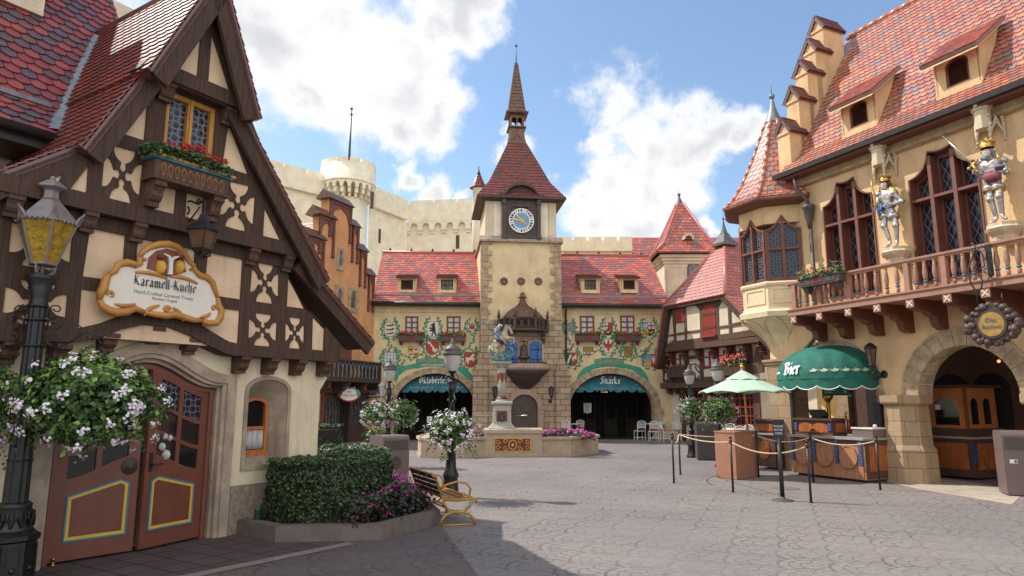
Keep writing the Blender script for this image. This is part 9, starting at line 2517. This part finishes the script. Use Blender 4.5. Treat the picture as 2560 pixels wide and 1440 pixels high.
# armour plates, sash, weapons
def plates(P,parent):
 b = MB()
 for s in 'RL':
  b.ball(P['sh' + s][0] + Vector((0,0,.01)),.10,0,12,(1,1,.85)); b.ball(P['el' + s][0],.065,0,10); b.ball(P['kn' + s][0] + R.n*.015,.075,0,10)
  d = (P['kn' + s][0] - P['hip' + s][0]); c = P['hip' + s][0] + d*.35; b.tube([P['hip' + s][0] + d*.12,P['hip' + s][0] + d*.45],[.115,.125],0,12)
 b.build('armour_plates',M['armour'],parent); b = MB()
 for s in ('RL' if parent is k2 else ''):
  d = (P['kn' + s][0] - P['hip' + s][0]).normalized(); a = P['hip' + s][0].lerp(P['kn' + s][0],.46); b.tube([a,a + d*.012],[.122,.120],0,12)
 c = P['chest'][0] + R.n*.12; b.tube([c + R.d*x + Vector((0,0,.05*abs(x)/.12 - .02)) for x in (-.13,-.06,0,.06,.13)],.012,0,6); b.build('gilt_trim',M['gold'],parent)
plates(P1,k1); plates(P2,k2)
b = MB(); c = P1['waist'][0] - Vector((0,0,.03)); ring_ = [c + R.d*(.15*cos(a)) + R.n*(.13*sin(a)) + Vector((0,0,.03*cos(a*2))) for a in [2*pi*i/16 for i in range(16)]]
b.tube(ring_,.035,0,7,True); b.tube([c - R.d*.11 + R.n*.12,c - R.d*.13 + R.n*.14 - Vector((0,0,.12)),c - R.d*.12 + R.n*.13 - Vector((0,0,.25))],[.04,.035,.02],0,6); b.tube([c - R.d*.05 + R.n*.13,c - R.d*.07 + R.n*.15 - Vector((0,0,.13))],[.035,.02],0,6); b.build('sash',M['cloth_blue'],k1)
a = [R.P(*K1(x,y,.48),.48) for x,y in ((240,790),(232,720),(210,600),(192,500),(180,425))]
b = MB(); b.tube(a,[.014,.030,.026,.022,.008],0,8)
for p in a[1:4]: b.ball(p,.034,0,8)
b.build('sceptre',M['gold'],k1)
for s,K,P,kk_ in ((1,K1,P1,k1),):
 b = MB()
 for sg_,n in ((-1,'shR'),(1,'shL')): c = P[n][0] + Vector((0,0,.06)); b.add([c + R.d*sg_*x + R.n*y + Vector((0,0,z)) for x,y,z in ((-.05,.08,.0),(.06,.06,.02),(.07,-.04,.13),(-.02,-.03,.16),(-.05,.06,.10))] + [c + R.d*sg_*(x*.9) + R.n*(y - .02) + Vector((0,0,z)) for x,y,z in ((-.05,.08,.0),(.06,.06,.02),(.07,-.04,.13),(-.02,-.03,.16),(-.05,.06,.10))],[(0,1,2,3,4),(9,8,7,6,5)] + [(i,5 + i,5 + (i + 1) % 5,(i + 1) % 5) for i in range(5)])
 b.build('pauldron_wings',M['gold'],k1)
b = MB(); c = P2['waist'][0] + R.n*.10 + R.d*.08 - Vector((0,0,.02))
for k in range(9): b.tube([c + R.d*(-.13 + .03*k) + Vector((0,0,.08)),c + R.d*(-.15 + .035*k) + R.n*.035 - Vector((0,0,.02)),c + R.d*(-.10 + .03*k) + R.n*.02 - Vector((0,0,.14))],[.03,.035,.02],0,6)
b.build('sash',M['cloth_red'],k2)
hd,tp_ = R.P(*K2(880,575,.5),.5),R.P(*K2(592,302,.52),.52); hl_ = R.P(*K2(920,640,.5),.5); dv = (tp_ - hd).normalized()
b = MB(); b.tube([hd - dv*.0,tp_],[.022,.008],0,6); q_ = b.build('sword_blade',M['steel'],k2); b = MB(); pp_ = dv.cross(R.n).normalized(); b.tube([hd - pp_*.10,hd,hd + pp_*.10],[.022,.03,.022],0,7); b.ball(hd + pp_*.1,.035); b.ball(hd - pp_*.1,.035); b.tube([hd,hl_],[.03,.022],0,7); b.ball(hl_,.035); b.build('sword_hilt',M['gold'],k2)
o_ = R.P(*K2(1135,592,.5),.5); b = MB(); b.ball(o_,.075,0,14); b.tube([o_ + R.d*(.077*cos(a)) + R.n*(.077*sin(a)) for a in [i*pi/8 for i in range(16)]],.014,1,5,True); b.lathe([(.03,.06),(.02,.1),(.035,.13),(.03,.17),(.045,.2),(.0,.24)],o_,8,1); b.build('orb',[M['navy'],M['gold']],k2)
# consoles and canopies
def console(K,x0,x1,y0,y1,parent_label):
 ua,zt = K(x0,y0,.35); ub,zb = K(x1,y1,.2); um = (ua + ub)/2 + .02; w = .26
 t = thing('statue_console',parent_label,'console',tuple(R.P(um,zb,0)))
 b = MB(); b.lathe([(.10,zt - .36),(.20,zt - .30),(.22,zt - .22),(w + .03,zt - .14),(w + .06,zt - .10),(w + .03,zt - .08),(w,zt - .06),(w,zt)],R.P(um,0,.20),8,0,rotm(R.ang),False,True,pi/8); b.build('bracket_stone',M['pale_stone'],t)
zf1 = min(P1['footR'][0].z,P1['footL'][0].z) - .03
def console2(P,label):
 c = (P['footR'][0] + P['footL'][0])/2; q = c - R.O; um = q.dot(R.d); zt = min(P['footR'][0].z,P['footL'][0].z,P['toeR'][0].z,P['toeL'][0].z) - .02
 t = thing('statue_console',label,'console',tuple(R.P(um,zt - .4,0)),0,'statue consoles')
 b = MB(); b.lathe([(.10,zt - .40),(.19,zt - .33),(.21,zt - .24),(.30,zt - .15),(.33,zt - .10),(.30,zt - .07),(.29,zt - .06),(.29,zt)],R.P(um + .02,0,.30),8,0,rotm(R.ang),False,True,pi/8); b.build('bracket_stone',M['pale_stone'],t)
 b = MB(); b.fbox(R,um - .2,um + .24,zt - .38,zt - .1,0,.12); b.build('back_block',M['pale_stone'],t)
console2(P1,'pale stone console under the crowned knight with the blue sash'); console2(P2,'pale stone console under the bearded king with the red sash')
def canopy(u,z,label):
 t = thing('statue_canopy',label,'canopy',tuple(R.P(u,z,0)),0,'statue canopies'); c = R.P(u,0,.22); rr = rotm(R.ang)
 b = MB(); b.lathe([(.15,z + .06),(.15,z + .44),(.185,z + .45),(.185,z + .50)],c,8,0,rr,False,True,pi/8)
 for k in range(8):
  a = R.ang + k*pi/4; d = Vector((cos(a),sin(a),0)); b.box(c + d*.165 + Vector((0,0,z + .53)),(.07,.07,.07),0,rotm(a))
 b.build('battlement_crown',M['pale_stone'],t); b = MB()
 pts = [(-.27,.04),(-.13,.25),(.13,.25),(.27,.04)]; P = [R.P(u + x,0,o) for x,o in pts]
 for p in P:
  b.tube([p + Vector((0,0,z - .22)),p + Vector((0,0,z - .10)),p + Vector((0,0,z + .22))],[.012,.028,.03],0,6); b.ball(p + Vector((0,0,z - .2)),.03,0,6)
  for k in range(4): b.ball(p + Vector((rs.uniform(-.03,.03),rs.uniform(-.03,.03),z + .12 + .06*k)),.035,0,6)
  b.tube([p + Vector((0,0,z + .22)),p + Vector((0,0,z + .36))],[.03,.004],0,6)
 for p,q in zip(P[:-1],P[1:]):
  m = p.lerp(q,.5)
  b.tube([p + Vector((0,0,z - .10)),p.lerp(q,.12) + Vector((0,0,z + .02)),p.lerp(q,.3) + Vector((0,0,z + .09)),m + Vector((0,0,z + .16)),q.lerp(p,.3) + Vector((0,0,z + .09)),q.lerp(p,.12) + Vector((0,0,z + .02)),q + Vector((0,0,z - .10))],.024,0,6)
  b.tube([m + Vector((0,0,z + .16)),m + Vector((0,0,z + .30))],[.03,.008],0,6)
  for f_ in (.22,.78): b.tube([p.lerp(q,f_) + Vector((0,0,z + .06)),p.lerp(q,.5 + (f_ - .5)*.4) + Vector((0,0,z + .20)),m + Vector((0,0,z + .28))],.016,0,5)
 b.build('tracery',M['pale_stone'],t)
canopy(.0,7.06,'pale gothic stone canopy above the crowned knight with the blue sash'); canopy(2.33,7.06,'pale gothic stone canopy above the bearded king with the red sash')

# ---- St George on the fountain column
SGF = Frame((fx,fy),(1,0)); Kg = lambda x,y: SGF.uv(1200 + x/9,780 + y/9)
def gp(x,y,o=0.): u,z = Kg(x,y); return SGF.P(u,z,o)
zabac = cz(905)
ge = thing('equestrian_statue','painted rider on a rearing cream horse spearing a dragon, on the fountain column','statue',(fx,fy,zabac))
px_ = 1/9/73*1.0
HJ = {'rump': (345,800,0,105),'loin': (375,715,0,105),'barrel': (455,660,0,105),'chest': (560,565,0,95),'neck0': (560,490,0,78),'neck1': (570,400,0,60),'poll': (630,320,0,48),'cheek': (665,385,0,46),'nose': (715,470,0,28),'muz': (722,500,0,24),
 'fa0': (610,590,.07,42),'fa1': (755,585,.07,26),'fa2': (765,660,.07,18),'fa3': (745,725,.07,26),'fb0': (600,630,-.07,40),'fb1': (705,640,-.07,24),'fb2': (680,690,-.07,18),'fb3': (700,740,-.07,22),
 'ha0': (300,850,.10,72),'ha1': (410,900,.12,46),'ha2': (350,985,.12,30),'ha3': (430,1040,.12,28),'hb0': (330,850,-.10,70),'hb1': (450,890,-.12,44),'hb2': (400,980,-.12,28),'hb3': (480,1040,-.12,26)}
P = {n: (gp(x,y,o),r*px_) for n,(x,y,o,r) in HJ.items()}
skin_body('horse_body',P,[('barrel','loin'),('loin','rump'),('barrel','chest'),('chest','neck0'),('neck0','neck1'),('neck1','poll'),('poll','cheek'),('cheek','nose'),('nose','muz'),('chest','fa0'),('fa0','fa1'),('fa1','fa2'),('fa2','fa3'),('chest','fb0'),('fb0','fb1'),('fb1','fb2'),('fb2','fb3'),('rump','ha0'),('ha0','ha1'),('ha1','ha2'),('ha2','ha3'),('rump','hb0'),('hb0','hb1'),('hb1','hb2'),('hb2','hb3')],[M['horse']],ge,'barrel')
b = MB()
for i in range(10):
 t = i/9; x,y = 610 - 130*t + 20*sin(pi*t),295 + 190*t; b.tube([gp(x + 10,y,.03),gp(x - 22,y + 12,.05),gp(x - 30,y + 40,.02)],[20*px_,24*px_,10*px_],0,6)
for s in (-1,1): b.tube([gp(690,315,.05*s),gp(680,275,.06*s)],[14*px_,3*px_],0,5)
b.tube([gp(250,760,0),gp(215,860,.02),gp(245,960,.02),(gp(300,960,.02))],[40*px_,46*px_,40*px_,14*px_],0,8); b.build('mane_and_tail',M['horse_d'],ge)
RJ = {'pelvis': (380,590,0,70),'waist': (370,520,0,62),'chest': (375,400,0,82),'neck': (430,330,0,36),'head': (470,300,0,52),'head2': (480,270,0,48),'shR': (355,400,.14,40),'elR': (345,500,.18,30),'haR': (410,545,.20,24),'shL': (400,400,-.14,40),'elL': (450,470,-.16,28),'haL': (500,500,-.12,22),
 'hpR': (400,600,.13,46),'knR': (540,640,.18,34),'anR': (560,720,.18,24),'ftR': (600,735,.18,20),'hpL': (400,600,-.13,46),'knL': (530,640,-.18,34),'anL': (560,720,-.18,24),'ftL': (600,735,-.18,20)}
P = {n: (gp(x,y,o),r*px_) for n,(x,y,o,r) in RJ.items()}
hz_ = gp(430,335).z
skin_body('rider_body',P,[('pelvis','waist'),('waist','chest'),('chest','neck'),('neck','head'),('head','head2'),('chest','shR'),('shR','elR'),('elR','haR'),('chest','shL'),('shL','elL'),('elL','haL'),('pelvis','hpR'),('hpR','knR'),('knR','anR'),('anR','ftR'),('pelvis','hpL'),('hpL','knL'),('knL','anL'),('anL','ftL')],[M['knight'],M['face']],ge,'pelvis',lambda c: 1 if c.z > gp(480,365).z and c.x > gp(475,300).x and c.z < gp(480,290).z else 0)
b = MB(); b.tube([gp(335,600,0),gp(400,640,.15),gp(520,730,.13)],[30*px_,36*px_,26*px_],0,6); b.tube([gp(480,510,.1),gp(560,590,.14),gp(600,690,.12)],22*px_,1,6); b.tube([gp(400,620,-.1),gp(520,730,-.13)],30*px_,0,6); b.build('harness',[M['maroon'],M['gold']],ge)
b = MB(); b.tube([gp(40,215,.24),gp(640,800,.20)],9*px_,0,6); b.build('lance',M['bin_d'],ge)
DJ = {'a': (245,960,0,44),'b': (290,1040,.05,60),'c': (400,1070,.1,62),'d': (530,1050,.1,66),'e': (660,1040,.06,64),'f': (745,960,.05,58),'g': (745,870,.05,46),'h': (690,815,.06,44),'i': (635,810,.06,24)}
P = {n: (gp(x,y,o),r*px_) for n,(x,y,o,r) in DJ.items()}
skin_body('dragon_body',P,[(a,c) for a,c in zip('abcdefgh','bcdefghi')],[M['dragon']],ge,'d')
b = MB(); b.tube([gp(390,960,.16),gp(450,1000,.2),gp(420,1060,.18)],[36*px_,30*px_,14*px_],1,6); b.tube([gp(560,960,.16),gp(620,1010,.2),gp(590,1080,.2)],[36*px_,34*px_,16*px_],1,6)
w = [gp(x,y,.14) for x,y in ((490,960),(520,890),(590,860),(650,860),(630,900),(600,900),(590,930),(550,930),(530,960))]; b.add(w + [p + Vector((0,.03,0)) for p in w],[tuple(range(9))[::-1],tuple(range(9,18))] + [(i,(i + 1) % 9,9 + (i + 1) % 9,9 + i) for i in range(9)],0)
b.ball(gp(500,1085,0),150*px_,1,12,(1,.9,.42)); b.build('dragon_wings_and_rock',[M['dragon_g'],M['dragon']],ge)

# ---- the shop's balcony box geraniums
rnd = random.Random(77); t = thing('geranium_row','row of red geraniums with dark leaves in the carved box under the gable window','flowers',L.P(-1.24,4.5,.5)); lf,fl = MB(),MB()
def gfn(r):
 u = r.uniform(-1.84,-.74); k = 1 - abs((u + 1.3)/.62) ** 3*.5; return L.P(u,4.53 + .17*r.random()*k,r.uniform(.44,.70)),L.n + Vector((0,0,.6))
leaves(lf,gfn,1500,.055,(2,6,.4),rnd); lf.build('leaves',[M['leaf1'],M['leaf2'],M['leaf3']],t)
for _ in range(46):
 u = rnd.uniform(-1.62,-.80); blossom(fl,L.P(u,4.66 + .07*rnd.random() + .05*(abs(u + 1.25) < .15),rnd.uniform(.50,.66)),L.n + Vector((0,0,1)),.042,20,rnd,(1,),.017)
fl.build('blossoms',M['petal_r'],t)
# balcony box of the hall
ub0,ub1 = u_at(2023),u_at(2124); gb = geranium_box(R,ub0,ub1,4.42,4.62,BO + .06,'grey blue flower box with red geraniums hung on the left end of the long balcony',nl=900,nfl=20,lsz=.06,psz=.02,leafh=.20,m='bin_d',brackets=True,depth=.22)
# iron bracket sign at the half-timbered house
ib = thing('iron_bracket','curled black wrought iron sign bracket on the half-timbered house behind the left lamp','bracket',HT.P(2.0,3.6,.2)); b = MB(); q = at_depth(1745,930,27.3); BF3 = Frame((q.x,27.3),(1,-.6)); U3 = lambda x,y: BF3.P(*BF3.uv(1640 + x/5.54,740 + y/5.54))
for l in ([(680,1190),(640,1060),(590,970),(540,940),(490,945),(470,985),(490,1010)],[(660,1170),(620,1090),(600,1050),(560,1020),(545,970)],[(520,1190),(545,1130),(540,1070),(510,1060),(480,1090)],[(600,1100),(580,1130),(610,1150),(640,1130)]): b.tube([U3(x,y) for x,y in l],.035,0,5)
b.build('scrollwork',M['iron'],ib)

q = R.P(*R.uv(2497,903,-2.9),-2.9); wl2 = thing('wall_lamp','tiny warm lit lamp in the dark back of the right arch','lamp',tuple(q)); b = MB(); b.ball(q,.04,0,8); b.build('bulb',M['glow'],wl2); MB().tube([q,q - R.n*.2],.015).build('bracket',M['iron'],wl2)
